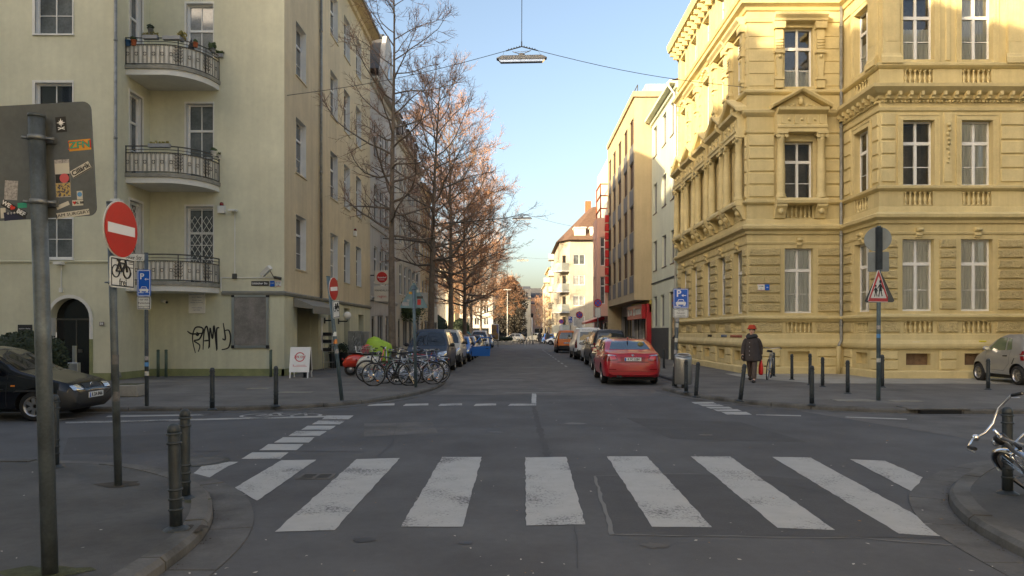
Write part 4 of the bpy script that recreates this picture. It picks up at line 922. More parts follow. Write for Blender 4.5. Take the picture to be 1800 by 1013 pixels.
def aedicule(F, c, full=True, pedi=True):
    sx_ = ww+.22
    for s_ in (c-sx_, c+sx_):
        column(F, s_, 6.72, 9.2)
        q = MB(); F.prof(q, s_-.2, s_+.2, [(0,5.98),(.1,6.0),(.14,6.12),(.24,6.3),(.36,6.42),(.36,6.5),(0,6.5)]); br = wpart('bracket', q, 'ochre_trim', YH)
        m_ = MB(); m_.sphere(F.P(s_, .24, 6.24), .11, 8, 6, 0, (1,.8,1.1)); link('lion_mask', m_.mesh('lion_mask','ochre_trim'), br)
    q = MB(); F.prof(q, c-sx_-.2, c+sx_+.2, [(0,6.5),(.40,6.52),(.42,6.62),(.36,6.72),(0,6.72)]); wpart('pedestal', q, 'ochre_trim', YH)
    q = MB(); F.prof(q, c-sx_-.18, c+sx_+.18, [(0,9.2),(.34,9.2),(.34,9.32),(.38,9.36),(.38,9.44),(.30,9.48),(.30,9.86),(.36,9.9),(.5,9.98),(.52,10.08),(0,10.1)]); en = wpart('entablature', q, 'ochre_trim', YH)
    for s_ in (c-.72, c-.24, c+.24, c+.72):
        q = MB(); F.box(q, s_-.06, s_+.06, .29, .34, 9.5, 9.84); link('triglyph', q.mesh('triglyph','ochre_trim'), en)
    for s_ in (c-.48, c, c+.48): q = MB(); q.sphere(F.P(s_,.31,9.66), .06, 8, 5); link('boss', q.mesh('boss','ochre_trim'), en)
    if pedi:
        w_ = sx_+.36; zt, zb = 10.86, 10.1; q = MB()
        for sg in (-1,1):
            a0, a1 = c+sg*w_, c; pf = [(0,0),(.40,.0),(.46,.08),(.46,.14),(0,.16)]
            vs = [F.P(a0, d, zb+z) for d, z in pf]+[F.P(a1, d, zt-.14+z) for d, z in pf]; n_ = len(pf)
            fs = [(i, n_+i, n_+i+1, i+1) for i in range(n_-1)]+[(0,n_,2*n_-1,n_-1),(0,1,2,3,4)]; q.add(vs, fs if sg < 0 else [f[::-1] for f in fs])
        pe = wpart('pediment', q, 'ochre_trim', YH); q = MB(); q.add([F.P(c-w_+.1,.14,zb), F.P(c+w_-.1,.14,zb), F.P(c,.14,zt-.14)], [(0,1,2)]); link('tympanum', q.mesh('tympanum','ochre_trim'), pe)
        q = MB(); q.sphere(F.P(c,.2,10.38), .12, 8, 8, 0, (.9,.8,1.25)); q.sphere(F.P(c,.18,10.52), .10, 8, 5, 0, (1.2,.8,.6)); 
        for sg in (-1,1):
            for j in range(3): q.sphere(F.P(c+sg*(.22+j*.16),.16,10.24-j*.02), .08-j*.012, 6, 4)
        link('carved_head', q.mesh('carved_head','ochre_trim'), pe)
def herm(F, s_, z0, z1):
    q = MB(); P = F.P
    def tap(zb, zt, wb, wt, p): q.add([P(s_-wb,0,zb),P(s_+wb,0,zb),P(s_+wb,p,zb),P(s_-wb,p,zb),P(s_-wt,0,zt),P(s_+wt,0,zt),P(s_+wt,p,zt),P(s_-wt,p,zt)], [(0,3,2,1)][::-1]+[(4,7,6,5)][::-1]+[(3,2,6,7),(2,1,5,6),(0,3,7,4)])
    tap(z0, z0+.3, .15, .15, .14); tap(z0+.3, z0+.42, .18, .16, .18); tap(z0+.42, z0+1.3, .09, .14, .13); tap(z0+1.3, z0+1.42, .19, .19, .2); tap(z0+1.42, z1-.25, .14, .14, .13); tap(z1-.25, z1, .2, .22, .22)
    q.sphere(P(s_,.13,z0+1.18), .08, 8, 6)
    for j in range(4): q.tube([P(s_-.15,.13,z0+1.5+j*.11), P(s_+.15,.13,z0+1.5+j*.11)], .028, 6)
    wpart('herm_pilaster', q, 'ochre_trim', YH)
for F, L, cs_ in walls[:4]:
    for i, c in enumerate(cs_):
        console(F, c, 4.9, .2, .34)
        if F in (FB, FBs):
            surround(F, c, 6.70, 8.92); surround(F, c, 10.9, 13.25)
        elif F is F1 or i % 2 == 1 or i == 4:
            aedicule(F, c)
            for sg in (-1,1): herm(F, c+sg*(ww+.24), 10.92, 13.4)
            q = MB(); F.prof(q, c-1.0, c+1.0, [(0,13.4),(.24,13.42),(.26,13.5),(.36,13.6),(.36,13.7),(0,13.74)]); wpart('window_cornice', q, 'ochre_trim', YH)
        else:
            aedicule(F, c, pedi=True); surround(F, c, 10.95, 13.25, .16, .06)
            q = MB()
            for j in range(11):
                a = math.pi*j/10; q.tube([F.P(c+.6*math.cos(a),.1,13.25+.42*math.sin(a)), F.P(c+.72*math.cos(a),.12,13.25+.52*math.sin(a))], .07, 6)
            wpart('arch_crown', q, 'ochre_trim', YH)
        surround(F, c, 14.85, 16.1, .14, .05)
# beaded strips beside the bay windows
for F, cs_ in ((FB, cb),):
    for c in cs_:
        for z0, z1 in ((6.9,9.0),(10.95,13.2)):
            for sg in (-1,1):
                q = MB(); n = 26
                for j in range(n): q.box(*[0]*6) if False else F.box(q, c+sg*(ww+.075)-.02, c+sg*(ww+.075)+.02, .03, .055, z0+(z1-z0)*j/n, z0+(z1-z0)*(j+.55)/n)
                o = wpart('beading', q, 'ochre_trim', YH); o['kind'] = 'stuff'
# drainpipe in the corner, roof, end walls
q = MB(); q.tube([(X2-.12,Y1-.10,16.4),(X2-.12,Y1-.10,1.55),(X2-.14,Y1-.16,1.35),(X2-.24,Y1-.2,1.2),(X2-.26,Y1-.2,1.1)], .058, 10)
for z in (1.9,5.3,9.4,13.2): q.tube([(X2-.12,Y1-.10,z),(X2-.12,Y1-.10,z+.07)], .07, 10)
wpart('drainpipe', q, 'zinc', YH); q = MB(); q.tube([(X2-.26,Y1-.2,1.15),(X2-.26,Y1-.2,.1)], .075, 10); wpart('drainpipe_foot', q, 'ochre', YH)
q = MB(); a = [(X1-.55,Y1-.55),(X2,Y1-.55),(X2,Y2-.55),(X3+.5,Y2-.55),(X3+.5,Y1-.5),(24,Y1-.5),(24,YE),(X1-.55,YE)]; b = [(X1+1.6,Y1+1.6),(X2+1.6,Y1+1.6),(X2+1.6,Y1+1.7),(X3-1.5,Y1+1.7),(X3-1.5,Y1+1.8),(24,Y1+1.8),(24,YE),(X1+1.6,YE)]
q.add([(x,y,17.13) for x, y in a]+[(x,y,18.6) for x, y in b], [(i,(i+1)%8,8+(i+1)%8,8+i) for i in range(8)]+[tuple(range(8,16))]); wpart('roof', q, 'slate', YH)
# plates on the wall
def yplate(name, label, F, s0, s1, z0, z1, m, lines, tm, rim=None): return wall_sign(name, label, F, s0, s1, z0, z1, m, lines, tm, d=.1, rim=rim)
px = lambda u: XZ(u,0,Y1).x-X1
pz = lambda v: XZ(0,v,Y1).z
yplate('hydrant_plate', 'white hydrant plate with red rim on the ochre house corner', F1, px(1331), px(1342.5), pz(511), pz(500), 'paper', [('H 200', .06, 0, .15), ('6,1', .05, 0, .06)], 'print_black', 'plain_red')
yplate('house_badge', 'small blue badge beside the hydrant plate on the ochre house', F1, px(1343.5), px(1351), pz(510.5), pz(500.5), 'sign_blue', [('200', .05, 0, .1)], 'print_white')
yplate('door_plate', 'small white plate above the cellar hatch of the bay', FB, XZ(1601,0,Y2).x-X2, XZ(1614,0,Y2).x-X2, XZ(0,607,Y2).z, XZ(0,601,Y2).z, 'paper', [('NUR 1', .05, 0, .06)], 'print_black')
yplate('warning_plate', 'small yellow parking plate on the ochre plinth behind the small car', FB, XZ(1718,0,Y2).x-X2, XZ(1731,0,Y2).x-X2, XZ(0,607,Y2).z, XZ(0,599,Y2).z, mat('sign_yellow',(0.65,0.55,0.01),.5) and 'sign_yellow', [('AUSFAHRT', .035, 0, .1), ('FREIHALTEN', .03, 0, .05)], 'print_black')
mat('graffiti_red', (0.45,0.12,0.10), .7); mat('graffiti_blue', (0.12,0.20,0.40), .7)
for col_, s0, n_ in (('graffiti_red',9.6,9),('graffiti_blue',8.3,5),('print_black',6.2,4)):
    q = MB()
    for i in range(n_):
        s_ = s0+i*.17; q.tube([FY.P(s_,.064,1.45), FY.P(s_+.05,.064,1.57), FY.P(s_+.09,.064,1.46), FY.P(s_+.14,.064,1.55)], .009, 4)
    o = wpart('graffiti', q, col_, YH); o['kind'] = 'stuff'
# ------------------------------------------------------------------ the other houses of the street
mat('render_grey', (0.52,0.505,0.475), 0.9, var=0.08, vscale=.6, streak=.12, bump=.1, bscale=50); mat('render_beige', (0.55,0.52,0.43), .9, var=.08, vscale=.6, streak=.12); mat('render_ochre', (0.56,0.45,0.26), .9, var=.08, vscale=.6, streak=.1)
mat('render_white', (0.66,0.66,0.60), .9, var=.05, vscale=.6, streak=.06); mat('render_greenish', (0.62,0.645,0.52), .9, var=.05, vscale=.6, streak=.06); mat('render_tan2', (0.50,0.405,0.25), .9, var=.07, vscale=.7, streak=.10); mat('render_pink', (0.74,0.45,0.35), .9, var=.07, vscale=.7, streak=.08); mat('render_cream', (0.62,0.55,0.42), .9, var=.06, vscale=.6, streak=.08); mat('render_brown', (0.34,0.29,0.235), .9, var=.1, vscale=.6, streak=.1); mat('render_rose', (0.45,0.33,0.30), .9, var=.07, vscale=.6, streak=.08)
mat('panel_grey', (0.155,0.15,0.145), .7, var=.12, vscale=2); mat('dark_plinth', (0.055,0.06,0.062), .7, var=.15, vscale=2); mat('render_flats', (0.46,0.41,0.32), .9, var=.1, vscale=.8, streak=.1); mat('tile_brown', (0.13,0.075,0.048), .85, var=.25, vscale=4); mat('chimney_brick', (0.42,0.12,0.05), .9, var=.2, vscale=5); mat('balcony_pale', (0.50,0.50,0.42), .8, var=.12)
mat('shop_red', (0.42,0.02,0.025), .4, var=.1); mat('shop_yellow', (0.60,0.45,0.08), .6, var=.08); mat('shop_grey', (0.30,0.30,0.30), .6, var=.1)
def house(name, label, F, L, dep, H, wm, cols, rows_, style='tee', gms=('glass_dark','glass_mid'), fm='white_frame', ops2=(), roof='gable', rm='slate', rdep=.10, sill=.05, rh=2.6, gm2='glass_dark', panes=False, wm2=None, zsplit=None, end=(), sillm=None):
    t = thing(name, label, 'building', F.P(0,0,0))
    mb = MB(); ops = [(a,b,c,d) for a, b in cols for c, d in rows_]
    F.wall(mb, 0, L, .1, H, list(ops)+[o[:4] for o in ops2], rdep)
    e0 = Fr(F.P(0,-dep,0), -F.n*-1); e1 = Fr(F.P(L,0,0), -F.n)
    e0 = Fr(tuple(F.P(0,-dep,0))[:2], tuple(F.n)[:2])
    e1 = Fr(tuple(F.P(L,0,0))[:2], tuple(-F.n)[:2])
    for e in (e0, e1): e.wall(mb, 0, dep, .1, H)
    Fr(tuple(F.P(L,-dep,0))[:2], tuple(-F.t)[:2]).wall(mb, 0, L, .1, H)
    wpart('wall', mb, wm, t)
    for i, o in enumerate(ops): window(t, F, *o, rdep-.04, style, fm, gms[i % len(gms)], sill=sill, sillm=sillm or fm, panes=panes)
    for o in ops2:
        st = o[4] if len(o) > 4 else 'double'
        if st == 'door':
            q = MB(); F.box(q, o[0],o[1],-rdep-.02,-rdep+.03,o[2],o[3]); d = wpart('door', q, 'door_dark', t); q = MB(); F.box(q, o[0]+.12,o[1]-.12,-rdep+.03,-rdep+.04,o[2]+1.2,o[3]-.15); link('door_pane', q.mesh('door_pane','glass_dark'), d)
        else: window(t, F, *o[:4], rdep-.04, st, 'grey_frame', gm2, panes=panes)
    P = F.P
    if roof == 'gable':
        q = MB(); q.add([P(0,.45,H),P(L,.45,H),P(L,-dep/2,H+rh),P(0,-dep/2,H+rh),P(L,-dep-.4,H),P(0,-dep-.4,H)], [(0,1,2,3),(3,2,4,5),(0,3,5),(1,4,2)]); wpart('roof', q, rm, t)
        q = MB(); F.prof(q, 0, L, [(0,H-.4),(.12,H-.35),(.15,H-.14),(.45,H-.1),(.47,H+.04),(0,H+.05)]); wpart('eaves', q, wm, t)
    elif roof == 'mansard':
        q = MB(); q.add([P(0,.3,H),P(L,.3,H),P(L,-1.3,H+rh),P(0,-1.3,H+rh),P(L,-dep/2,H+rh+1),P(0,-dep/2,H+rh+1),P(L,-dep,H),P(0,-dep,H)], [(0,1,2,3),(3,2,4,5),(5,4,6,7),(0,3,5,7),(1,6,4,2)]); rf = wpart('roof', q, rm, t)
        q = MB(); F.prof(q, 0, L, [(0,H-.4),(.12,H-.35),(.15,H-.14),(.4,H-.1),(.42,H+.04),(0,H+.05)]); wpart('eaves', q, wm, t)
        for a, b in cols:
            q = MB(); F.box(q, a-.1,b+.1,-1.4,-.05,H+.35,H+1.9); F.box(q, a-.2,b+.2,-1.5,.08,H+1.9,H+2.0); dm_ = wpart('dormer', q, rm, t); window(t, F, a+.02,b-.02,H+.45,H+1.75, .03, style, fm, gms[0], panes=False)
    elif roof == 'flat':
        q = MB(); F.box(q, -.05,L+.05,-dep-.05,.12,H,H+.3); wpart('parapet', q, rm, t)
    return t
def left(y0, x=-8.4): return Fr((x,y0),(0,1))
def right(y1, x=8.75): return Fr((x,y1),(0,-1))
def even(L, n, w_, m=.9): return [(m+(L-2*m)*(i+.5)/n-w_/2, m+(L-2*m)*(i+.5)/n+w_/2) for i in range(n)]
def floors(z0, h, n, wh): return [(z0+i*h, z0+i*h+wh) for i in range(n)]

# left row
FBh = left(40.6)
B = house('grey_house', 'grey house with a curved gable next to the pale corner house', FBh, 9.0, 12, 16.3, 'render_grey', even(9,4,1.05), floors(4.6,3.7,3,2.15), 'tee', ops2=[(.6,1.5,.1,2.6,'door'),(2.4,4.2,.7,2.7,'double'),(5.0,5.9,.1,2.7,'door'),(6.6,8.3,.7,2.7,'double')], roof='gable', rm='slate', rh=3.0)
q = MB(); pr = [(2.6,16.3),(2.6,17.6),(3.0,18.2),(3.3,19.4),(3.7,20.1),(4.4,20.4),(5.1,20.1),(5.5,19.4),(5.8,18.2),(6.2,17.6),(6.2,16.3)]
q.prism(pr[::-1], lambda a, b, d: FBh.P(a, d, b), .02, .32); wpart('gable', q, 'render_grey', B); q = MB(); q.prism([(a*.98+.09, b+.12) for a, b in pr[::-1][1:-1]], lambda a, b, d: FBh.P(a, d, b), -2.5, .02); wpart('gable_roof', q, 'slate', B)
q = MB(); FBh.box(q, 4.15,4.65,.31,.33,17.6,18.8); wpart('gable_niche', q, 'glass_dark', B)
q = MB(); FBh.prof(q, 0,9,[(0,3.5),(.1,3.52),(.14,3.65),(0,3.75)]); FBh.prof(q, 0,9,[(0,7.8),(.06,7.82),(.08,7.92),(0,7.95)]); wpart('string_course', q, 'render_grey', B)
Cc = house('mansard_house', 'grey beige house with slate mansard and dormers behind the street trees', left(49.6), 12.4, 12, 15.4, 'render_beige', even(12.4,5,1.1), floors(4.4,3.7,3,2.2), 'tee', ops2=[(.8,1.8,.1,2.6,'door'),(3.0,5.0,.6,2.7),(5.8,7.4,.6,2.7),(8.5,9.5,.1,2.6,'door'),(10,11.6,.6,2.7)], roof='mansard')
q = MB(); fc = left(49.6)
for a, b in even(12.4,5,1.1)[1:4:2]: fc.box(q, a-.5,b+.5,0,.7,4.0,14.6)
Dd = house('ochre_terrace_house', 'ochre rendered terrace house farther down behind the trees on the left', left(62), 7.2, 12, 14.6, 'render_ochre', even(7.2,3,1.1), floors(4.3,3.5,3,2.0), 'tee', ops2=[(.8,1.8,.1,2.6,'door'),(2.8,6.4,.5,2.7)], roof='gable', rm='slate')
Ee = house('low_house', 'low pale house at the end of the left row beside the square', left(69.2), 6.4, 12, 9.0, 'render_cream', even(6.4,3,1.0), floors(4.2,3.2,1,1.9), 'tee', ops2=[(.8,1.8,.1,2.6,'door'),(2.6,5.8,.5,2.7)], roof='gable', rm='tile_brown')
# hanging restaurant sign between the first two houses
t = thing('restaurant_sign', 'two-part projecting restaurant sign with red disc, MANDALAY', 'sign', (-8.36,40.9,0))
def signbox(z0, z1, m, nm): q = MB(); q.bbox(-8.16,-7.28,40.8,41.0,z0,z1,.02); return wpart(nm, q, m, t)
mat('sign_cream', (0.62,0.58,0.50), .5, var=.06, emit=0)
signbox(4.42,5.2,'sign_cream','upper_box'); signbox(3.42,4.32,'sign_cream','lower_box')
q = MB(); q.lathe([(.31,0),(.31,.012)], 24, 0, Matrix.Translation((-7.72,40.8,4.81)) @ Matrix.Rotation(R(90),4,'X')); wpart('red_disc', q, 'sign_red', t)
o = text(t,'Reissdorf',.13,Vector((-7.72,40.78,4.80))-t.location,'print_white',bold=True); o = text(t,'Kölsch',.10,Vector((-7.72,40.78,4.67))-t.location,'print_white')
text(t,'MANDALAY',.155,Vector((-7.72,40.795,4.05))-t.location,'print_black'); text(t,'region',.2,Vector((-7.72,40.795,3.72))-t.location,'sign_red')
q = MB(); q.box(-8.4,-8.16,40.86,40.94,4.9,4.96).box(-8.4,-8.16,40.86,40.94,3.6,3.66); wpart('bracket', q, 'iron', t)
# small projecting sign and ivy further on
t = thing('shop_sign', 'small white projecting shop sign farther along the left row', 'sign', (-8.4,58.5,0)); q = MB(); q.bbox(-8.1,-7.3,58.4,58.55,3.9,4.9,.02); wpart('panel', q, 'paper', t); q = MB(); q.box(-8.4,-8.1,58.45,58.5,4.4,4.46); wpart('bracket', q, 'iron', t)
iv = MB()
for i in range(2600): p = Vector((-8.4+abs(rnd.gauss(0,.45)), 51.5+rnd.uniform(0,5.5), 3.35+rnd.gauss(0,.32))); leafball(iv, p, .12, 1, 0, .085)
tag(link('hanging_greenery', iv.mesh('hanging_greenery','leaf_green')), 'green creeper hanging over the canopy of the second house on the left', 'plant')

# right row
FWh = right(46.0)
wr = floors(5.55,3.6,3,1.85)+[]
Wh = house('white_house', 'white and pale green rendered house adjoining the ochre house', FWh, 7.5, 12, 15.3, 'render_greenish', [(.55,1.65),(3.3,4.4),(5.6,6.7)], wr, 'single', gms=('glass_dark','glass_mid'), fm='grey_frame', ops2=[(.6,1.7,2.0,3.9,'single'),(2.8,3.9,2.0,3.9,'single'),(5.2,6.9,.1,3.95,'door')], roof='gable', rm='roof_brown', rdep=.13, sill=.04, sillm='brown_frame', rh=2)
q = MB(); FWh.box(q, 0,5.1,0,.035,.1,1.92); FWh.box(q, 6.95,7.5,0,.035,.1,1.92); wpart('dark_plinth', q, 'dark_plinth', Wh)
q = MB(); FWh.box(q, .1,7.5,0,.05,4.72,4.8); wpart('string_course', q, 'dark_plinth', Wh); q = MB(); p = FWh.P(7.2,.4,0); q.tube([(p.x-.1,p.y,15.3),(p.x-.05,p.y,15.1),(p.x+.25,p.y,14.7),(p.x+.3,p.y,14.0),(p.x+.32,p.y,1.5)], .06, 8); wpart('drainpipe', q, 'trim_white', Wh)
# tan house, upper floors jut out over the pavement
YT = 59.3; FT = right(YT); FTu = Fr((7.65,YT),(0,-1)); LT = 13.2
Tn = thing('tan_office_house', 'tan office house whose upper floors jut out above red shop signs', 'building', (8.75,59.3,0))
q = MB(); FT.wall(q, 0, LT, .1, 3.9, [(.6,5.4,.1,2.9),(6.4,8.8,.1,2.9),(9.1,12.6,.1,2.9)], .35); FTt = FT; wpart('ground_floor_wall', q, 'shop_grey', Tn)
tcols = [(.3,1.75),(2.9,4.4),(5.8,7.3),(8.7,10.2),(11.3,12.8)]; trows = floors(5.4,2.87,4,1.7)
q = MB(); FTu.wall(q, 0, LT, 3.75, 16.9, [(a,b,c,d) for a, b in tcols for c, d in trows], .12)
E_ = Fr((7.65,YT-LT),(1,0)); E_.wall(q, 0, 12, 3.75, 16.9); Fr((20,YT),(-1,0)).wall(q, 0, 12.4, .1, 16.9); q.add([FTu.P(0,0,3.75),FTu.P(LT,0,3.75),FTu.P(LT,-1.3,3.75),FTu.P(0,-1.3,3.75)], [(3,2,1,0)]); wpart('upper_wall', q, 'render_tan2', Tn)
Fr((8.75,YT-LT),(1,0)).wall(q2 := MB(), 0, 10, .1, 3.8); wpart('end_wall', q2, 'shop_yellow', Tn)
for a, b in tcols:
    for c, d in trows: window(Tn, FTu, a, b, c, d, .05, 'double', 'brown_frame', 'glass_shade', panes=False)
    for z in [c-1.17 for c, d in trows][1:]+[4.23]:
        q = MB(); FTu.box(q, a,b,-.05,.03,z+.02,z+1.13); wpart('spandrel_panel', q, 'panel_grey', Tn)
q = MB(); FTu.box(q, -.1,LT+.12,-8,.12,16.9,17.25); wpart('parapet', q, 'render_tan2', Tn)
q = MB(); [q.tube([(8,y,17.2),(8,y,18.0)], .03, 5) for y in range(47,59,3)]; q.tube([(8,47,18),(8,58,18)], .03, 5); wpart('roof_railing', q, 'iron', Tn)
q = MB(); FTu.box(q, 4,9,-5,-1.5,17.25,19.2); wpart('roof_hut', q, 'render_cream', Tn)
q = MB(); FT.box(q, 5.8,LT-.05,0,.12,2.95,3.72); wpart('fascia', q, 'shop_yellow', Tn)
for a, b, wd in ((6.4,8.8,.5),(9.1,12.7,.55)):
    q = MB(); FT.box(q, a,b,.1,wd,2.55,3.5); sb = wpart('shop_sign_box', q, 'shop_red', Tn); q = MB(); FT.box(q, a+.2,a+1.0,wd,wd+.01,2.8,3.3); FT.box(q, a+1.2,b-.3,wd,wd+.01,2.85,3.2); link('sign_panel', q.mesh('sign_panel','paper'), sb)
q = MB(); FT.box(q, 12.68,13.15,-.02,.3,.1,3.5); wpart('red_pillar', q, 'shop_red', Tn)
for (a, b) in ((.6,5.4),(6.4,8.8),(9.1,12.6)):
    n = max(2, int((b-a)/1.2))
    q = MB(); 
    for i in range(n+1): s_ = a+(b-a)*i/n; FT.box(q, s_-.06,s_+.06,-.3,-.2,.1,2.9)
    FT.box(q, a,b,-.3,-.2,2.75,2.9); FT.box(q, a,b,-.3,-.2,.1,.5); sf = wpart('shop_front', q, 'trim_white' if a > 6 else 'iron', Tn)
    for i in range(n): q = MB(); FT.fill(q, a+(b-a)*i/n+.06, a+(b-a)*(i+1)/n-.06, -.25,.5,2.75); link('pane', q.mesh('pane','glass_dark'), sf)
# vertical red sign
t = thing('vertical_sign', 'tall vertical sign of nine red letter boxes on the tan house', 'sign', (7.6,58.7,0))
for i in range(9):
    q = MB(); z = 4.9+i*.725; q.bbox(7.30,7.60,58.5,58.85,z,z+.60,.03); bx = wpart('letter_box', q, 'sign_red', t); 
q = MB(); q.box(7.6,7.68,58.6,58.75,4.8,11.5); wpart('mast', q, 'iron', t)
Pk = house('pink_house', 'salmon pink house with tall narrow windows beyond the red vertical sign', right(71.6,7.75), 12.2, 12, 11.2, 'render_pink', [(1.0,1.9),(4.2,5.2),(7.6,8.6),(11.0,12.0)], [(3.9,6.3),(7.3,9.9)], 'tee', gms=('glass_mid','glass_dark'), ops2=[(1,5,.1,2.6),(6,11.5,.1,2.6)], roof='flat', rm='render_pink')
# its end wall stands proud of the tan house further back: a window in the face towards the crossing
fpe = Fr((6.72,59.45),(1,0))
q = MB(); fpx = Fr((6.72,62.3),(0,-1)); fpe.wall(q, 0, 1.03, 3.0, 11.2, [(.28,.68,4.0,6.3),(.28,.68,7.2,9.6)], .15); fpx.wall(q, 0, 2.85, 3.0, 11.2, [(.9,1.8,4.0,6.3),(.9,1.8,7.2,9.6)], .15); Fr((7.75,62.3),(-1,0)).wall(q,0,1.03,3.0,11.2); q.add([(6.72,59.45,3.0),(6.72,62.3,3.0),(7.75,62.3,3.0),(7.75,59.45,3.0)],[(0,1,2,3)]); q.add([(6.72,59.45,11.2),(6.72,62.3,11.2),(7.75,62.3,11.2),(7.75,59.45,11.2)],[(3,2,1,0)]); wpart('oriel', q, 'render_pink', Pk)
for c, d in ((4.0,6.3),(7.2,9.6)): window(Pk, fpe, .28,.68,c,d,.12,'tee',gm='glass_mid',panes=False); window(Pk, fpx, .9,1.8,c,d,.12,'tee',gm='glass_mid',panes=False)
q = MB()
for x in (7.2,8.2,9.2):
    for y in (61,64): q.box(x-.05,x+.05,y-.05,y+.05,11.2,14.4)
for z in (12.2,13.3,14.3): q.box(7.15,9.25,60.95,61.05,z,z+.1); q.box(7.15,7.25,61,64,z,z+.1)
wpart('roof_frame', q, 'chimney_brick', Pk); q = MB(); q.box(7.95,13,61.6,70,11.3,16.8); wpart('roof_house', q, 'render_white', Pk)
aw = thing('shop_awning', 'dark red awning stretched out below the pink house', 'awning', (7.75,64,0)); q = MB(); Fa_ = right(70,7.75); Fa_.prof(q, 0,7.5,[(0.02,2.75),(1.7,2.35),(1.7,2.5),(0.02,3.1)]); wpart('canopy', q, 'shop_red', aw); q = MB(); [q.tube([Fa_.P(s_,.02,2.6),Fa_.P(s_,1.65,2.4)], .025, 5) for s_ in (.1,3.7,7.4)]; wpart('arm', q, 'iron', aw)
# sunlit flats with rounded balconies
FL = thing('balcony_flats', 'sunlit cream block of flats with stacked balconies and brown hipped roof', 'building', (7.0,95,0))
fe = Fr((7.15,95),(1,0)); fs = Fr((5.9,112),(0,-1)); fch = Fr((5.9,97.2),(1.25,-2.2)); Lc = math.hypot(1.25,2.2); HF = 13.9
frow = floors(2.4,2.75,4,1.35)
q = MB(); fe.wall(q, 0, 10, .1, HF, [(a,b,c,d) for a, b in ((.43,1.97),(3.08,4.62),(5.88,7.42)) for c, d in frow], .12); fch.wall(q, 0, Lc, .1, HF, [(.6,1.5,c-.7,d) for c, d in frow], .12); fs.wall(q, 0, 14.8, .1, HF, [(a,b,c,d) for a, b in ((1,2.4),(4,5.4),(7,8.4),(10.5,11.9)) for c, d in frow], .12); Fr((17,95),(0,1)).wall(q, 0, 17, .1, HF); wpart('wall', q, 'render_flats', FL)
for c, d in frow:
    for a, b in ((.55,1.85),(3.2,4.5),(6,7.3)): window(FL, fe, a-.12,b+.12,c,d,.06,'double',gm='glass_pale' if c < 8 else 'glass_mid',panes=False)  # pale pane colour stands in for the reflections in the lower windows
    window(FL, fch, .6,1.5,c-.7,d,.1,'single','brown_frame','glass_dark',panes=False)
    for a, b in ((1,2.4),(4,5.4),(7,8.4),(10.5,11.9)): window(FL, fs, a,b,c,d,.1,'double',gm='glass_dark',panes=False)
    q = MB(); fch.box(q, .1,Lc-.1,0,1.25,c-.95,c-.8); bs = wpart('balcony', q, 'trim_white', FL); q = MB(); fch.box(q, .1,Lc-.1,1.15,1.25,c-.8,c+.2); fch.box(q, .1,.2,0,1.15,c-.8,c+.2); fch.box(q, Lc-.2,Lc-.1,0,1.15,c-.8,c+.2); link('balcony_front', q.mesh('balcony_front','balcony_pale'), bs)
q = MB(); a = [(5.4,112),(5.4,96.8),(6.8,94.4),(17.4,94.4),(17.4,112)]; b = [(10.5,108),(10.5,103),(11,101.5),(13,101.5),(13,108)]
q.add([(x,y,HF) for x, y in a]+[(x,y,HF+5.6) for x, y in b], [(i,(i+1)%5,5+(i+1)%5,5+i) for i in range(5)]+[(5,6,7,8,9),(4,3,2,1,0)]); wpart('roof', q, 'tile_brown', FL)
for s_ in (.6,2.7):
    q = MB(); fe.box(q, s_,s_+1.5,-2.2,-.25,HF+.5,HF+1.65); fe.box(q, s_-.1,s_+1.6,-2.4,-.1,HF+1.65,HF+1.8); wpart('dormer', q, 'trim_white', FL); window(FL, fe, s_+.1,s_+1.4,HF+.7,HF+1.5,.22,'double',gm='glass_dark',panes=False)
q = MB(); q.box(10,10.8,103,103.8,18.5,20.6); wpart('chimney', q, 'chimney_brick', FL)
# far right row
def farhouse(y1, L, H, wm, x, label, n=4, bal_=True, roof='flat', cols_=3):
    F = right(y1, x); t = house('far_house', label, F, L, 12, H, wm, even(L,cols_,1.3), floors(3.6,3.0,n,1.6), 'double', ops2=[(1,L-1,.3,2.6)], roof=roof, rm='slate', rdep=.12)
    if bal_:
        a, b = even(L,cols_,1.3)[-1]
        for z in [3.0+i*3.0 for i in range(n)]:
            q = MB(); F.box(q, a-.7,b+.7,0,1.2,z,z+.15); bo = wpart('balcony', q, 'render_brown', t); q = MB(); F.box(q, a-.7,b+.7,1.1,1.2,z+.15,z+1.1); F.box(q, b+.6,b+.7,0,1.1,z+.15,z+1.1); link('balcony_front', q.mesh('balcony_front', 'grey_frame' if L < 14 else 'balcony_pale'), bo)
    return t
farhouse(129, 16, 15.5, 'render_brown', 7.4, 'brownish far house with dark balconies past the sunlit flats')
farhouse(147, 17, 17.0, 'render_cream', 7.2, 'cream far house with pale balconies on the right of the street', 5)
farhouse(166, 18, 15.0, 'render_ochre', 7.0, 'ochre far house near the right end of the street', 4, True, 'gable')
farhouse(190, 23, 13.0, 'render_cream', 7.0, 'last cream house at the right end of the street', 3, False, 'gable')
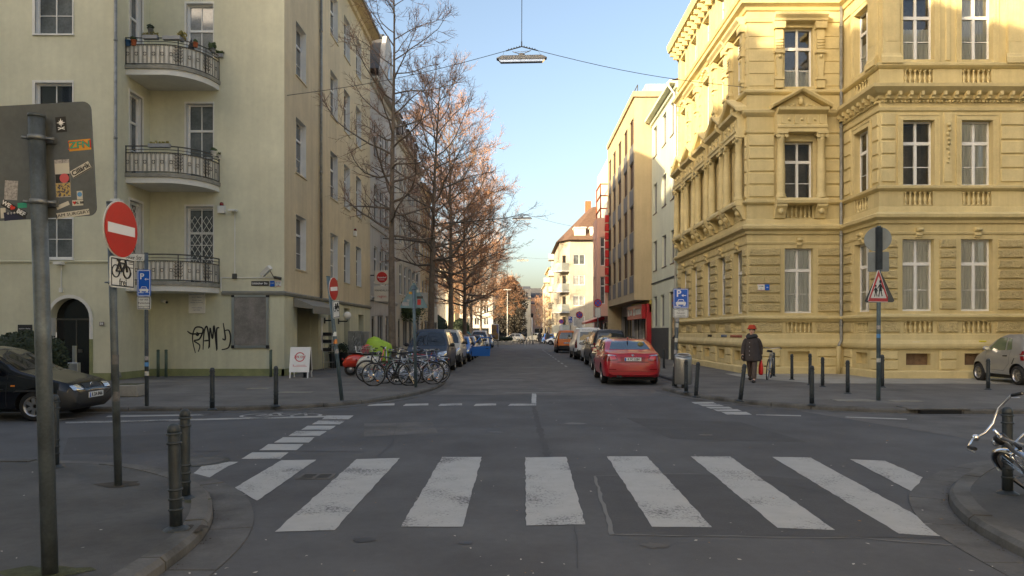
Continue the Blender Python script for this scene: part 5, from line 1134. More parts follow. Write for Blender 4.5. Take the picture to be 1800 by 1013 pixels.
# end of the street
def endhouse(label, x0, x1, y, H, wm, roof, rm, rh=3.2, n=3):
    F = Fr((x0,y),(1,0)); L = x1-x0; return house('far_house', label, F, L, 12, H, wm, even(L,max(2,int(L/2.6)),1.2,.5), floors(3.4,3.1,n,1.9), 'double', ops2=[(1,L-1,.2,2.6)], roof=roof, rm=rm, rdep=.12, rh=rh)
endhouse('pale pink house closing the end of the street', 4.2, 13, 206, 9.6, 'render_rose', 'gable', 'slate', 5)
endhouse('white mansard house at the end of the street beside the pink one', -6, 4.0, 200, 10.8, 'render_beige', 'mansard', 'slate', 3)
endhouse('grey house at the far end behind the dark tree', -17, -6.2, 186, 12, 'render_grey', 'mansard', 'slate')
endhouse('ochre house beyond the square behind the street lamp', -26, -13, 150, 13, 'render_ochre', 'gable', 'slate', 4, 3)
endhouse('grey block across the square at the far left', -40, -27, 140, 14, 'render_beige', 'gable', 'slate', 4)
# church on the square, seen through the bare trees
ch = thing('church', 'pale stone church with a square tower behind the bare trees', 'church', (-19,122,0)); fch2 = Fr((-25,118),(1,0))
q = MB(); fch2.wall(q, 0, 10, .1, 11, [(4,6,.1,3.2),(2,3,5,8.5),(7,8,5,8.5)], .3); Fr((-15,118),(0,1)).wall(q, 0, 22, .1, 11, [(3+5*i,4.4+5*i,4,8) for i in range(4)], .3); wpart('nave_wall', q, 'render_grey', ch)
q = MB(); q.add([(-25.3,117.7,11),(-14.7,117.7,11),(-20,117.7,16),(-25.3,140,11),(-14.7,140,11),(-20,140,16)], [(0,1,2),(1,4,5,2),(3,0,2,5)]); wpart('roof', q, 'slate', ch)
q = MB(); q.box(-14.6,-11,121,125,.1,12.5); wpart('tower', q, 'render_beige', ch); q = MB(); q.add([(-14.9,120.7,12.5),(-10.7,120.7,12.5),(-10.7,125.3,12.5),(-14.9,125.3,12.5),(-12.8,123,15)], [(0,1,4),(1,2,4),(2,3,4),(3,0,4)]); wpart('spire', q, 'slate', ch)
for (F, o_) in ((fch2,(4,6,.1,3.2)),(fch2,(2,3,5,8.5)),(fch2,(7,8,5,8.5))): window(ch, F, *o_, .25,'double','iron','glass_dark',panes=False)
# houses on the near corners, behind the camera: they shade the crossing and show in the window panes
def corner(label, x0, x1, y0, y1, H, wm):
    Fn = Fr((x1,y1),(-1,0)); t = house('near_corner_house', label, Fn, x1-x0, y1-y0, H, wm, even(x1-x0,6,1.1), floors(4.2,3.6,5,2.1), 'cross', gms=('glass_dark','glass_mid'), ops2=[(2,4,.1,2.8,'door'),(6,9,.6,2.8)], roof='mansard', rm='slate', rh=1.5); return t
corner('tall pale house on the near left corner, out of view', -33.5, -9.2, -18, 3.6, 21.6, 'render_pale')
corner('taller house next to the near left corner house, out of view', -75, -33.6, -18, 3.6, 26.5, 'render_cream')  # unseen house, added tall to keep the sun off the pale corner house
corner('cream house on the near right corner, out of view', 9.2, 30, -18, 3.6, 19.5, 'render_cream')
corner('beige house closing the street far behind the viewer', -9, 9, -70, -55, 17, 'render_beige')
# ------------------------------------------------------------------ bollards
def bollard_meshes():
    h = .86; s = MB().lathe([(.049,0),(.048,.3),(.046,h-.09),(.045,h-.075)], 14).mesh('shaft','bollard_grey')
    c = MB().lathe([(.048,h-.085),(.049,h-.05),(.042,h-.02),(.026,h-.004),(.004,h)], 14).mesh('cap','bollard_grey')
    r = MB().lathe([(.045,-.010),(.057,-.008),(.059,0),(.057,.008),(.045,.010)], 14).mesh('ring','bollard_grey')
    f = MB().lathe([(.105,-.01),(.10,.008),(.07,.022),(.056,.035)], 14).mesh('base_flange','bollard_grey'); return s, c, r, f
bs_, bc_, br_, bf_ = bollard_meshes()
def bollard(u, v, label, lean=(0,0), sc_=1.0, group='grey ringed bollards', z=ZP):
    p = G(u, v, z); t = thing('bollard', label, 'bollard', p, rnd.uniform(0,3), group); t.rotation_euler = (R(lean[0]), R(lean[1]), 0); t.scale = (1,1,sc_)
    link('shaft', bs_, t); link('cap', bc_, t); link('base_flange', bf_, t)
    for zz in (.165,.25,.325,.70,.775): link('ring', br_, t, (0,0,zz))
for a in [(310,931,'nearest ringed bollard on the near left corner, leaning a little',(0,-1.6)), (325,877,'second of the twin bollards on the near left corner, at the kerb'), (96,822,'bollard half hidden behind the tall grey sign post'),
          (373,720,'lone bollard on the far left pavement below the balconies'), (485,714,'lone bollard on the far left pavement in front of the poster frame'), (536,664,'short bollard right in front of the white sandwich board',(0,-4)),
          (1223,698,'bollard standing right of the steel litter bin',(0,4)), (1206,690,'bollard directly in front of the steel litter bin'), (1187,681,'bollard at the foot of the right parking sign'),
          (1301,705,'tilted bollard left of the walking woman’s feet, by the kerb',(0,7)), (1360,662,'bollard touching the bicycle behind the woman'), (1392,668,'bollard next to the chain on the ochre wall, right of the bicycle'), (1424,677,'taller bollard behind the kerbside one in front of the ochre window',(0,0),1.1),
          (1427,712,'kerbside bollard in front of the ochre house corner window'), (1446,680,'bollard right of the tall pair before the ochre corner window'), (1490,692,'bollard in line with the ochre house drainpipe'), (1551,681,'bollard half hidden behind the school sign pole',(0,0),1.1), (1737,685,'bollard in front of the little silver car'),
          (1167,648,'bollard beside the red car near the dark plinth'), (1771,868,'thick bollard behind the parked chrome bicycle on the near right corner')]:
    bollard(*a[:3], lean=a[3] if len(a) > 3 else (0,0), sc_=(a[4] if len(a) > 4 else 1.0))
mat('post_green', (0.075,0.11,0.085), .6, var=.2, vscale=6)
for u, v, lab in ((278,657,'left one of two thin green posts against the green wall'), (292,657,'right one of two thin green posts against the green wall'), (476,661,'single thin green post below the poster frame corner')):
    p = XZ(u, v, 25.1); t = thing('guard_post', lab, 'post', (p.x, 25.1, ZP), group='thin green guard posts'); part('shaft', MB().lathe([(.05,0),(.05,.93)], 10), 'post_green', t); part('cap', MB().lathe([(.053,.9),(.053,.95),(.03,.965)], 10), 'post_green', t)
for u, lab in ((92,'slim grey post at the left side of the arched entrance'), (131,'grey post with a box at the right side of the arched entrance')):
    p = XZ(u, 0, 22.4); t = thing('door_post', lab, 'post', (p.x,22.4,ZP)); part('shaft', MB().box(-.045,.045,-.045,.045,0,1.15), 'alu', t)
    if u > 100: part('box', MB().bbox(-.16,.16,-.1,.06,0.0,.62,.01), 'alu', t)

# ------------------------------------------------------------------ sign posts
def pole(t, base, top, r, m='post_grey', n=12, cap=True):
    q = MB(); q.tube([base, Vector(base).lerp(Vector(top),.5), top], r, n); o = wpart('pole', q, m, t)
    if cap: q = MB(); q.tube([Vector(top), Vector(top)+Vector((0,0,.02))], r*1.06, n); wpart('pole_cap', q, m, t)
    return o
def round_plate(t, name, c, r, rz, m, rim='paper', th=.01):
    q = MB(); q.lathe([(r,-th),(r,0)], 32, 0, Matrix.Rotation(R(90),4,'X')); o = link(name, q.mesh(name, m), t, Vector(c)-t.location, rz); return o
def on_plate(o, name, polys, m, y=-.012):
    q = MB()
    for k, p in enumerate(polys): q.prism(p, lambda a, b, d: (a, -d, b), -y-.003, -y+k*.0004)
    return link(name, q.mesh(name, m), o)
def rect(x0, x1, z0, z1): return [(x0,z0),(x1,z0),(x1,z1),(x0,z1)]
def circ(x, z, r, n=20): return [(x+r*math.cos(2*math.pi*i/n), z+r*math.sin(2*math.pi*i/n)) for i in range(n)]
def ringp(x, z, r, wd, n=16):
    out = []
    for i in range(n): a, b = 2*math.pi*i/n, 2*math.pi*(i+1)/n; out.append([(x+(r-wd)*math.cos(a),z+(r-wd)*math.sin(a)),(x+r*math.cos(a),z+r*math.sin(a)),(x+r*math.cos(b),z+r*math.sin(b)),(x+(r-wd)*math.cos(b),z+(r-wd)*math.sin(b))])
    return out
def segp(a, b, wd):
    a = Vector(a); b = Vector(b); d = (b-a).normalized(); n_ = Vector((-d.y,d.x))*wd/2; return [tuple(a+n_)[:2], tuple(a-n_)[:2], tuple(b-n_)[:2], tuple(b+n_)[:2]][::1]
def plate(t, name, c, w_, h_, rz, m, rim=None, corner=.03):
    q = MB(); pts = []
    for sx_, sz2, a0 in ((1,-1,-90),(1,1,0),(-1,1,90),(-1,-1,180)):
        for k in range(4): a = R(a0+30*k); pts.append((sx_*(w_/2-corner)+corner*math.cos(a), sz2*(h_/2-corner)+corner*math.sin(a)))
    q.prism(pts, lambda a, b, d: (a,-d,b), 0, .01); o = link(name, q.mesh(name, m), t, Vector(c)-t.location, rz)
    if rim:
        i = .014; on_plate(o, 'rim', [rect(-w_/2+i,w_/2-i,-h_/2+i,-h_/2+i+.012), rect(-w_/2+i,w_/2-i,h_/2-i-.012,h_/2-i), rect(-w_/2+i,-w_/2+i+.012,-h_/2+i+.012,h_/2-i-.012), rect(w_/2-i-.012,w_/2-i,-h_/2+i+.012,h_/2-i-.012)], rim)
    return o
def clamps(t, pts, r, m='steel_grey'):
    for p in pts:
        q = MB(); q.tube([Vector(p)-Vector((0,0,.015)), Vector(p)+Vector((0,0,.015))], r*1.12, 12); q.tube([Vector(p)+Vector((r*1.0,.0,0)), Vector(p)+Vector((r*1.9,.03,0))], r*.2, 6); q.tube([Vector(p)-Vector((r*1.7,.03,0)), Vector(p)-Vector((r*1.0,0,0))], r*.2, 6); wpart('clamp', q, m, t)
def no_entry(t, c, r, rz, rim='paper'):
    o = round_plate(t, 'no_entry_disc', c, r, rz, rim); on_plate(o, 'red_field', [circ(0,0,r*.965,32)], 'sign_red', -.0105); on_plate(o, 'white_bar', [rect(-r*.80,r*.80,-r*.17,r*.17)], 'print_white', -.0125); return o
def bike_icon(s):
    L = ringp(-.5*s,-.18*s,.36*s,.06*s)+ringp(.5*s,-.18*s,.36*s,.06*s)
    for a, b in (((-.5,-.18),(-.22,.28)),((-.22,.28),(.34,.28)),((.34,.28),(0,-.18)),((0,-.18),(-.5,-.18)),((0,-.18),(-.27,.40)),((.5,-.18),(.32,.46)),((.32,.46),(.52,.5)),((-.4,.42),(-.16,.42))): L.append(segp((a[0]*s,a[1]*s),(b[0]*s,b[1]*s),.07*s))
    return L
def parking(t, c, w_, h_, rz, sub=True):
    o = plate(t, 'parking_plate', c, w_, h_, rz, 'sign_blue', 'print_white'); k = w_
    text(o, 'P', .62*k, (-.14*k,-.0125,h_*.24), 'print_white', bold=True)
    on_plate(o, 'arrow', [rect(.06*k,.34*k,h_*.13,h_*.13+.05*k), [(.04*k,h_*.13+.025*k),(.16*k,h_*.13-.07*k),(.16*k,h_*.13-.0*k)], [(.04*k,h_*.13+.025*k),(.16*k,h_*.13+.05*k),(.16*k,h_*.13+.12*k)]], 'print_white')
    b = -h_*.30; on_plate(o, 'car_symbol', [rect(-.33*k,.33*k,b-.02*k,b+.15*k), [(-.24*k,b+.15*k),(.24*k,b+.15*k),(.16*k,b+.33*k),(-.16*k,b+.33*k)], rect(-.28*k,-.17*k,b-.1*k,b-.02*k), rect(.17*k,.28*k,b-.1*k,b-.02*k), rect(-.42*k,-.02*k,b-.16*k,b-.11*k), rect(.05*k,.42*k,b-.13*k,b-.11*k)], 'print_white')
    on_plate(o, 'car_window', [[(-.2*k,b+.17*k),(.2*k,b+.17*k),(.13*k,b+.29*k),(-.13*k,b+.29*k)]], 'sign_blue', -.0145)
    if sub:
        s = plate(t, 'supplement_plate', (c[0],c[1],c[2]-h_/2-.145), w_, .27, rz, 'paper', 'print_black')
        for i, (l, sz2) in enumerate((('nur mit', .06), ('Parkschein', .055), ('werktags 9-23h', .04))): text(s, l, sz2, (0,-.0125,.075-i*.075), 'print_black')
# big sign seen from behind, near left
t = thing('traffic_sign_back', 'tall grey post with the sticker-covered back of a big sign', 'sign', G(88,1009,ZP)); yb = t.location.y
top = XZ(64,207,yb); pole(t, t.location, top, .048, n=20); ybd = yb+.075
c = (XZ(-22,289,ybd)); q = MB(); w_, h_, cr = (165+210)/FOC*ybd, 201/FOC*ybd, .055; pts = []
for sx_, sz2, a0 in ((1,-1,-90),(1,1,0),(-1,1,90),(-1,-1,180)):
    for k in range(6): a = R(a0+18*k); pts.append((sx_*(w_/2-cr)+cr*math.cos(a), sz2*(h_/2-cr)+cr*math.sin(a)))
mat('st_dark', (0.11,0.11,0.115), .6, var=.3, vscale=30); mat('sign_back_dark', (0.100,0.112,0.120), .5, .2, var=.18, vscale=3.5)
q.prism(pts, lambda a, b, d: (a,-d,b), -.004, .004); bd = link('sign_board', q.mesh('sign_board','sign_back_dark'), t, c-t.location); bd.rotation_euler = (0, R(-3.2), 0)
q = MB(); q.prism([(a*.985,b*.97) for a, b in pts], lambda a, b, d: (a,d,b), .004, .008); link('sign_face', q.mesh('sign_face','paper'), bd)
clamps(t, [t.location.lerp(top,.955), t.location.lerp(top,.815)], .05)
for f in (.955,.815):
    p = t.location.lerp(top,f); q = MB(); q.box(p.x-.075,p.x+.085,p.y+.045,p.y+.07,p.z-.02,p.z+.02); wpart('cross_rail', q, 'steel_grey', t)
BI = Matrix.Translation(c) @ Matrix.Rotation(R(-3.2),4,'Y'); BI = BI.inverted()
def sticker(u0, v0, u1, v1, m, rot=0, name='sticker', lab=None):
    a = BI @ XZ((u0+u1)/2,(v0+v1)/2,ybd); w_, h_ = abs(u1-u0)/FOC*ybd, abs(v1-v0)/FOC*ybd
    q = MB(); q.box(-w_/2,w_/2,-.0008,0,-h_/2,h_/2); o = link(name, q.mesh(name, m), bd, (a.x,-.0045-rnd.uniform(0,.0006),a.z)); o.rotation_euler = (0, R(-rot), 0)
    if lab: o['label'] = lab
    return o, w_, h_
def sk_shape(o, polys, m, y=-.0012):
    q = MB(); [q.prism(p, lambda a, b, d: (a,-d,b), -y-.0004, -y+k*.0001) for k, p in enumerate(polys)]; link('print', q.mesh('print', m), o)
def sk_text(o, s, size, m, x=0, z=0, bold=True, sx=1): text(o, s, size, (x,-.0014,z), m, bold=bold, sx=sx)
mat('st_orange', (0.62,0.30,0.03), .6); mat('st_green', (0.03,0.33,0.20), .6); mat('st_navy', (0.012,0.016,0.05), .6); mat('st_grey', (0.36,0.34,0.33), .7, var=.5, vscale=60, objc=True); mat('st_pink', (0.55,0.10,0.11), .6); mat('st_cream', (0.55,0.53,0.46), .7); mat('st_mix', (0.48,0.36,0.12), .7, col2=(0.05,0.05,0.09), s2=60, mix2=(.45,.55), objc=True); mat('st_blue', (0.10,0.28,0.55), .6)
o, a, b = sticker(99,206,117.5,233,'print_black',2,lab='black sticker with a white star over crossed bones'); star = []
for k in range(8): t0 = k*math.pi/4; star.append([(a*.10*math.cos(t0+1.57),.012+a*.10*math.sin(t0+1.57)),(a*(.42 if k % 2 == 0 else .3)*math.cos(t0),.012+a*(.42 if k % 2 == 0 else .3)*math.sin(t0)),(a*.10*math.cos(t0-1.57),.012+a*.10*math.sin(t0-1.57))][::-1])
sk_shape(o, star+[circ(0,.012,a*.15,10), segp((-.022,-.034),(.022,-.018),.006), segp((-.022,-.018),(.022,-.034),.006)], 'print_white')
o, a, b = sticker(122,246,160.5,265,'st_orange',2,lab='orange sticker with green letters ZFN'); sk_text(o,'ZFN',.072,'sign_red',0,0,sx=1.15); oo = text(o,'ZFN',.062,(0,-.0022,0),'st_green',bold=True,sx=1.2)
o, a, b = sticker(98,281,124,347,'st_grey',0,lab='torn collage sticker, grey above, pink and yellow below'); sk_shape(o, [rect(-a*.48,a*.48,b*.12,b*.40)], 'st_cream'); sk_shape(o, [rect(-a*.48,a*.48,-b*.12,b*.11)], 'print_black', -.0014); sk_shape(o, [circ(a*.12,0,a*.32,14)], 'st_pink', -.0022); sk_shape(o, [rect(-a*.48,a*.48,-b*.48,-b*.13)], 'st_mix', -.0016)
o, a, b = sticker(124.5,292,161.5,306,'st_cream',27,lab='tilted white sticker with black gothic letters'); sk_shape(o, [rect(-a*.49,a*.49,-b*.48,-b*.36)], 'print_black'); sk_text(o,'Cillärik',.046,'print_black',0,.002)
o, a, b = sticker(136,336,146,351,'st_cream',0); sk_shape(o, [circ(0,.005,.016,14)], 'st_blue')
o, a, b = sticker(128,352,147,362,'st_cream',0); sk_shape(o, [[(-.022,-.012),(-.008,.006),(-.014,.012),(-.022,.008),(-.030,.012),(-.035,.006)]], 'sign_red'); sk_text(o,'AL BB',.022,'print_black',.012,0)
sticker(99.5,358,123,365,'st_cream',20)
o, a, b = sticker(100,371.5,158,381.5,'st_cream',5,lab='cream strip sticker JAM SURGERY'); sk_text(o,'JAM SURGERY',.029,'print_black',0,0,False,1.25)
sticker(9,318,32,352,'st_grey',-6); sticker(32,357,48,366,'st_green',0)
o, a, b = sticker(8,372,46,387,'st_navy',3); sk_text(o,'* * * * *',.03,'print_white',0,.012)
o, a, b = sticker(2,362,50,374,'print_black',-33,lab='slanted black sticker WE love BEF'); sk_text(o,'WE',.04,'print_white',-.062,.002); sk_text(o,'BEF',.04,'print_white',.052,.002); sk_shape(o, [[(-.016,-.016),(.002,.002),(.0,.014),(-.010,.016),(-.016,.008),(-.022,.016),(-.032,.014),(-.034,.002)]], 'plain_red')
sticker(2,366,11,384,'st_cream',0)
# no-entry sign near left
t = thing('no_entry_sign', 'red no entry sign with bicycle plate on the near left post', 'sign', G(208,854,ZP)); yb = t.location.y
top = XZ(194,358,yb); pole(t, t.location, top, .037, n=14)
rz = R(88); nv = Vector((math.sin(rz), -math.cos(rz), 0))*.05
no_entry(t, XZ(204,404,yb)+nv, .296, rz); o = plate(t, 'bicycle_plate', XZ(206,480,yb)+nv, .43, .315, rz, 'paper', 'print_black'); on_plate(o, 'bicycle_symbol', [[(a-.03,b+.045) for a, b in p] for p in bike_icon(.19)], 'print_black'); text(o, 'frei', .10, (0,-.0125,-.10), 'print_black'); on_plate(o,'lines',[rect(.1,.18,.12,.127),rect(.1,.18,.10,.107),rect(.1,.18,.06,.067)],'print_black')
clamps(t, [t.location.lerp(top,.92), t.location.lerp(top,.72)], .038)
q = MB(); p = t.location.lerp(top,.35); q.tube([p+Vector((-.037,0,0)),p+Vector((-.1,0,-.06))], .004, 4); wpart('cable_tie', q, 'black', t)
for f, m_ in ((.43,'st_dark'),(.30,'st_dark')): p = t.location.lerp(top,f); q = MB(); q.tube([p,p+Vector((0,0,.10))], .0378, 14, caps=False); wpart('sticker', q, m_, t)
# parking sign with street name, left
t = thing('parking_sign', 'blue parking sign under a white Lütticher Str. street name, left', 'sign', G(258,714,ZP)); yb = t.location.y
top = XZ(257,446,yb); pole(t, t.location, top, .04); parking(t, XZ(255.5,498,yb)+Vector((0,-.05,0)), .285, .57, R(4))
o = plate(t, 'street_name_plate', XZ(230,453,yb)+Vector((0,-.02,0)), .62, .15, 0, 'paper'); text(o, 'Lütticher Str.', .125, (0,-.0125,-.01), 'print_black', sx=.82)
for f, m_ in ((.1,'st_cream'),(.16,'st_blue'),(.2,'st_grey')): p = t.location.lerp(top,f+.1); q = MB(); q.tube([p,p+Vector((0,0,.09))], .041, 12, caps=False); wpart('sticker', q, m_, t)
# leaning no-entry sign
t = thing('leaning_no_entry_sign', 'leaning no entry sign seen nearly edge on at the pavement tip', 'sign', G(601,704,ZP)); yb = t.location.y
top = XZ(577,487,yb); pole(t, t.location, top, .045, 'post_teal' if 'post_teal' in MATS else mat('post_teal',(0.10,0.14,0.16),.5,.3,var=.25,vscale=6))
rz = R(83); nv = Vector((math.sin(rz), -math.cos(rz), 0))*.06; o = no_entry(t, XZ(582,508,yb)+nv, .27, rz); o.rotation_euler = (0, R(-5), rz); o = plate(t, 'bicycle_plate', XZ(586,544,yb)+nv, .40, .40, rz, 'paper', 'print_black'); o.rotation_euler = (0, R(-5), rz); on_plate(o, 'bicycle_symbol', [[(a,b+.05) for a, b in p] for p in bike_icon(.19)], 'print_black')
for f, m_ in ((.52,'paper'),(.46,'amber'),(.38,'st_grey')): p = t.location.lerp(top,f); q = MB(); q.tube([p,p+Vector((-.006,0,.10))], .046, 12, caps=False); wpart('sticker', q, m_, t)
# triangular sign from behind
def tri(t, name, c, w_, rz, m, th=.01):
    h_ = w_*.88; cr = .05; pts = [(-w_/2+cr,-h_/2),(w_/2-cr,-h_/2),(w_/2-cr*.35,-h_/2+cr*.5),(cr*.45,h_/2-cr*.3),(-cr*.45,h_/2-cr*.3),(-w_/2+cr*.35,-h_/2+cr*.5)]; q = MB(); q.prism(pts, lambda a, b, d: (a,-d,b), 0, th); return link(name, q.mesh(name, m), t, Vector(c)-t.location, rz)
t = thing('yield_sign_back', 'back of a teal triangular sign behind the bicycle cluster', 'sign', G(731,681,ZP)); yb = t.location.y; mat('teal_back', (0.15,0.235,0.26), .5, .2, var=.2, vscale=5)
top = XZ(727,503,yb); pole(t, t.location, top, .045, 'post_teal'); o = tri(t, 'sign_back', XZ(727,519,yb)+Vector((0,.055,0)), .84, 0, 'teal_back'); on_plate(o,'sticker',[rect(.10,.2,-.28,-.12)],'sign_red'); on_plate(o,'sticker',[rect(-.14,-.02,.03,.1)],'st_orange'); on_plate(o,'sticker',[rect(.08,.15,.08,.16)],'st_cream'); on_plate(o,'sticker',[rect(-.34,-.14,-.3,-.2),rect(-.2,-.12,-.18,-.12)],'st_grey'); on_plate(o,'sticker',[rect(.09,.26,-.1,-.03)],'print_black')
clamps(t, [t.location.lerp(top,.97), t.location.lerp(top,.78)], .045)
# parking sign right
t = thing('parking_sign', 'blue parking sign on a sticker-covered pole beside the red car', 'sign', G(1184,679,ZP)); yb = t.location.y
top = XZ(1194,507,yb); pole(t, t.location, top, .048); parking(t, XZ(1196,525,yb)+Vector((0,-.06,0)), .44, .57, R(-5))
for f, m_ in ((.2,'st_cream'),(.45,'st_cream'),(.33,'st_grey'),(.6,'st_cream'),(.66,'st_grey')): p = t.location.lerp(top,f); q = MB(); q.tube([p,p+Vector((.006,0,.12))], .049, 12, caps=False); wpart('sticker', q, m_, t)
# school crossing sign right
t = thing('school_warning_sign', 'children warning triangle with two sign backs above it, right', 'sign', G(1544,704,ZP)); yb = t.location.y
top = XZ(1545,399,yb); pole(t, t.location, top, .046, 'post_teal'); q = MB(); p0, p1 = XZ(1545,474,yb), XZ(1545,400,yb); q.box(p0.x-.055,p0.x+.055,yb-.06,yb+.05,p0.z,p1.z); wpart('sign_carrier', q, 'bollard_grey', t)
round_plate(t, 'round_sign_back', XZ(1546,420,yb)+Vector((0,.08,0)), .29, R(-30), 'sign_back'); plate(t, 'square_sign_back', XZ(1547,460,yb)+Vector((0,.08,0)), .46, .46, R(-12), 'sign_back')
o = tri(t, 'triangle', XZ(1541,503,yb)+Vector((0,-.075,0)), .66, R(18), 'paper'); o.scale = (1,1,1.3)
w_ = .66; h_ = w_*.88
on_plate(o,'red_border',[[(-w_*.47,-h_*.48),(w_*.47,-h_*.48),(w_*.36,-h_*.38),(-w_*.36,-h_*.38)],[(w_*.47,-h_*.48),(.0,h_*.48),(0,h_*.30),(w_*.355,-h_*.38)],[(0,h_*.48),(-w_*.47,-h_*.48),(-w_*.355,-h_*.38),(0,h_*.30)]], mat('faded_red',(0.50,0.06,0.06),.5,var=.2,vscale=20,objc=True) and 'faded_red')
def kid(x, z, s): return [circ(x,z+.42*s,.075*s,10), [(x-.10*s,z+.02*s),(x+.12*s,z+.02*s),(x+.05*s,z+.33*s),(x-.05*s,z+.33*s)], segp((x-.03*s,z+.30*s),(x-.2*s,z+.12*s),.05*s), segp((x+.03*s,z+.30*s),(x+.2*s,z+.10*s),.05*s), segp((x-.04*s,z+.04*s),(x-.12*s,z-.22*s),.06*s), segp((x+.04*s,z+.04*s),(x+.12*s,z-.2*s),.06*s)]
on_plate(o,'children_symbol', kid(.05,-.10,.42)+kid(-.085,-.13,.30), 'print_black', -.0125)
o = tri(t, 'rear_triangle_back', XZ(1547,503,yb)+Vector((.02,.07,0)), .66, R(-22), 'bollard_grey'); o.scale = (1,1,1.3)
for f, m_ in ((.22,'st_cream'),(.36,'st_blue'),(.41,'st_grey')): p = t.location.lerp(top,f); q = MB(); q.tube([p,p+Vector((0,0,.09))], .047, 12, caps=False); wpart('sticker', q, m_, t)
# small far signs along the right pavement
def far_sign(x, y, kind, label, h=2.9):
    t = thing('parking_rule_sign', label, 'sign', (x,y,ZP)); pole(t, t.location, (x,y,h), .04, n=8)
    if kind == 'round':
        o = round_plate(t,'no_stopping_disc',(x,y-.05,h-.3),.29,0,'sign_red'); on_plate(o,'blue_field',[circ(0,0,.22,20)],'sign_blue'); on_plate(o,'red_cross',[segp((-.15,-.15),(.15,.15),.05),segp((-.15,.15),(.15,-.15),.05)],'sign_red',-.0145); plate(t,'supplement_plate',(x,y-.05,h-1.0),.42,.72,0,'paper','print_black')
    else: parking(t, (x,y-.05,h-.35), .42, .62, 0)
far_sign(6.0,52.5,'round','no stopping disc with white plate in front of the tan house',4.1); far_sign(5.3,60,'round','smaller no stopping disc farther on beside the pink house',3.4); far_sign(5.6,74,'park','far blue parking sign beside the awning',3.3); far_sign(5.4,86,'round','distant no stopping disc in front of the flats',3.2)
# ------------------------------------------------------------------ hanging street lamps
def hang_lamp(y, zl, x, la, ra, label, back=None):
    t = thing('hanging_street_lamp', label, 'street lamp', (x,y,zl-.0), group='street lamps hung on wires across the street')
    L = .93; q = MB(); pr = [(-L,.0),(-L+.12,-.05),(L-.12,-.05),(L,0),(L-.2,.09),(-L+.2,.09)]
    q.prism(pr, lambda a, b, d: (x+a, y+d, zl+b+.11+a*.02), -.13, .13); wpart('housing', q, 'lamp_grey' if 'lamp_grey' in MATS else mat('lamp_grey',(0.30,0.29,0.27),.5,.2,var=.15), t)
    q = MB(); q.prism([(-L+.08,.06),(-L+.16,-.03),(L-.16,-.03),(L-.08,.06)], lambda a, b, d: (x+a, y+d, zl+b+a*.02), -.10, .10); wpart('diffuser', q, 'lamp_lens', t)
    q = MB(); q.sphere((x,y,zl+.24),.12,10,6,0,(1.1,.9,.7)); q.tube([(x,y,zl+.28),(x-.26,y,zl+.34),(x-.34,y,zl+.38)],.014,5); q.tube([(x,y,zl+.28),(x+.26,y,zl+.38),(x+.34,y,zl+.42)],.014,5); q.tube([(x-.3,y,zl+.35),(x+.3,y,zl+.40)],.008,5); q.tube([(x-.7,y,zl+.2),(x-.66,y,zl+.36)],.005,4); q.tube([(x+.75,y,zl+.2),(x+.6,y,zl+.4)],.005,4); wpart('hanger', q, 'lamp_grey', t)
    ap = Vector((x,y,zl+.56)); q = MB()
    for e in (la, ra):
        e = Vector(e); knee = ap+(e-ap).normalized()*.6+Vector((0,0,-.04)); q.tube([ap,knee],.022,5); pts = [knee.lerp(e,k/10)-Vector((0,0,.32*math.sin(math.pi*k/10)*min(1,(e-knee).length/14))) for k in range(11)]; q.tube(pts,.011,5)
        for k in range(5): p = ap.lerp(knee,.15+k*.17); q.tube([p,p+Vector((0,0,.05))],.018,5)
    wpart('span_wire', q, 'iron', t)
    if back: q = MB(); q.tube([ap,ap+Vector((0,-.02,.18))],.022,6); q.tube([ap+Vector((0,-.02,.18)),Vector(back)],.012,5); wpart('stay_wire', q, 'iron', t)
hang_lamp(26.3, 11.68, .19, (XA,25.9,10.3), (8.7,27.2,11.05), 'nearest hanging street lamp, in the sky at the top of the picture', (0.0,-12,17.5))
hang_lamp(65.5, 12.0, .5, (-8.4,65.5,10.8), (7.75,65.5,11.0), 'second hanging street lamp, beside the orange tree tops'); hang_lamp(104, 12.0, .9, (-9,104,10.8), (5.9,104,12.4), 'smallest, farthest hanging street lamp among the twigs')
# tall lamp on the square
t = thing('square_lamp', 'slender lamp post with T-shaped head on the square', 'street lamp', (-1.3,101,0)); q = MB(); q.tube([(-1.3,101,0),(-1.3,101,7.6)],[.09,.05],8); wpart('post', q, 'paper', t); q = MB(); q.bbox(-1.85,-.75,100.85,101.15,7.55,7.7,.03); wpart('lamp_head', q, 'paper', t)
t = thing('post_lantern', 'small dark lantern post at the end of the street', 'street lamp', (2.1,96,0)); q = MB(); q.tube([(2.1,96,0),(2.1,96,3.6)],.07,8); wpart('post', q, 'paper', t); q = MB(); q.lathe([(.12,0),(.2,.4),(.22,.42),(.03,.6)],8,0,Matrix.Translation((2.1,96,3.6))); wpart('lantern', q, 'black', t)
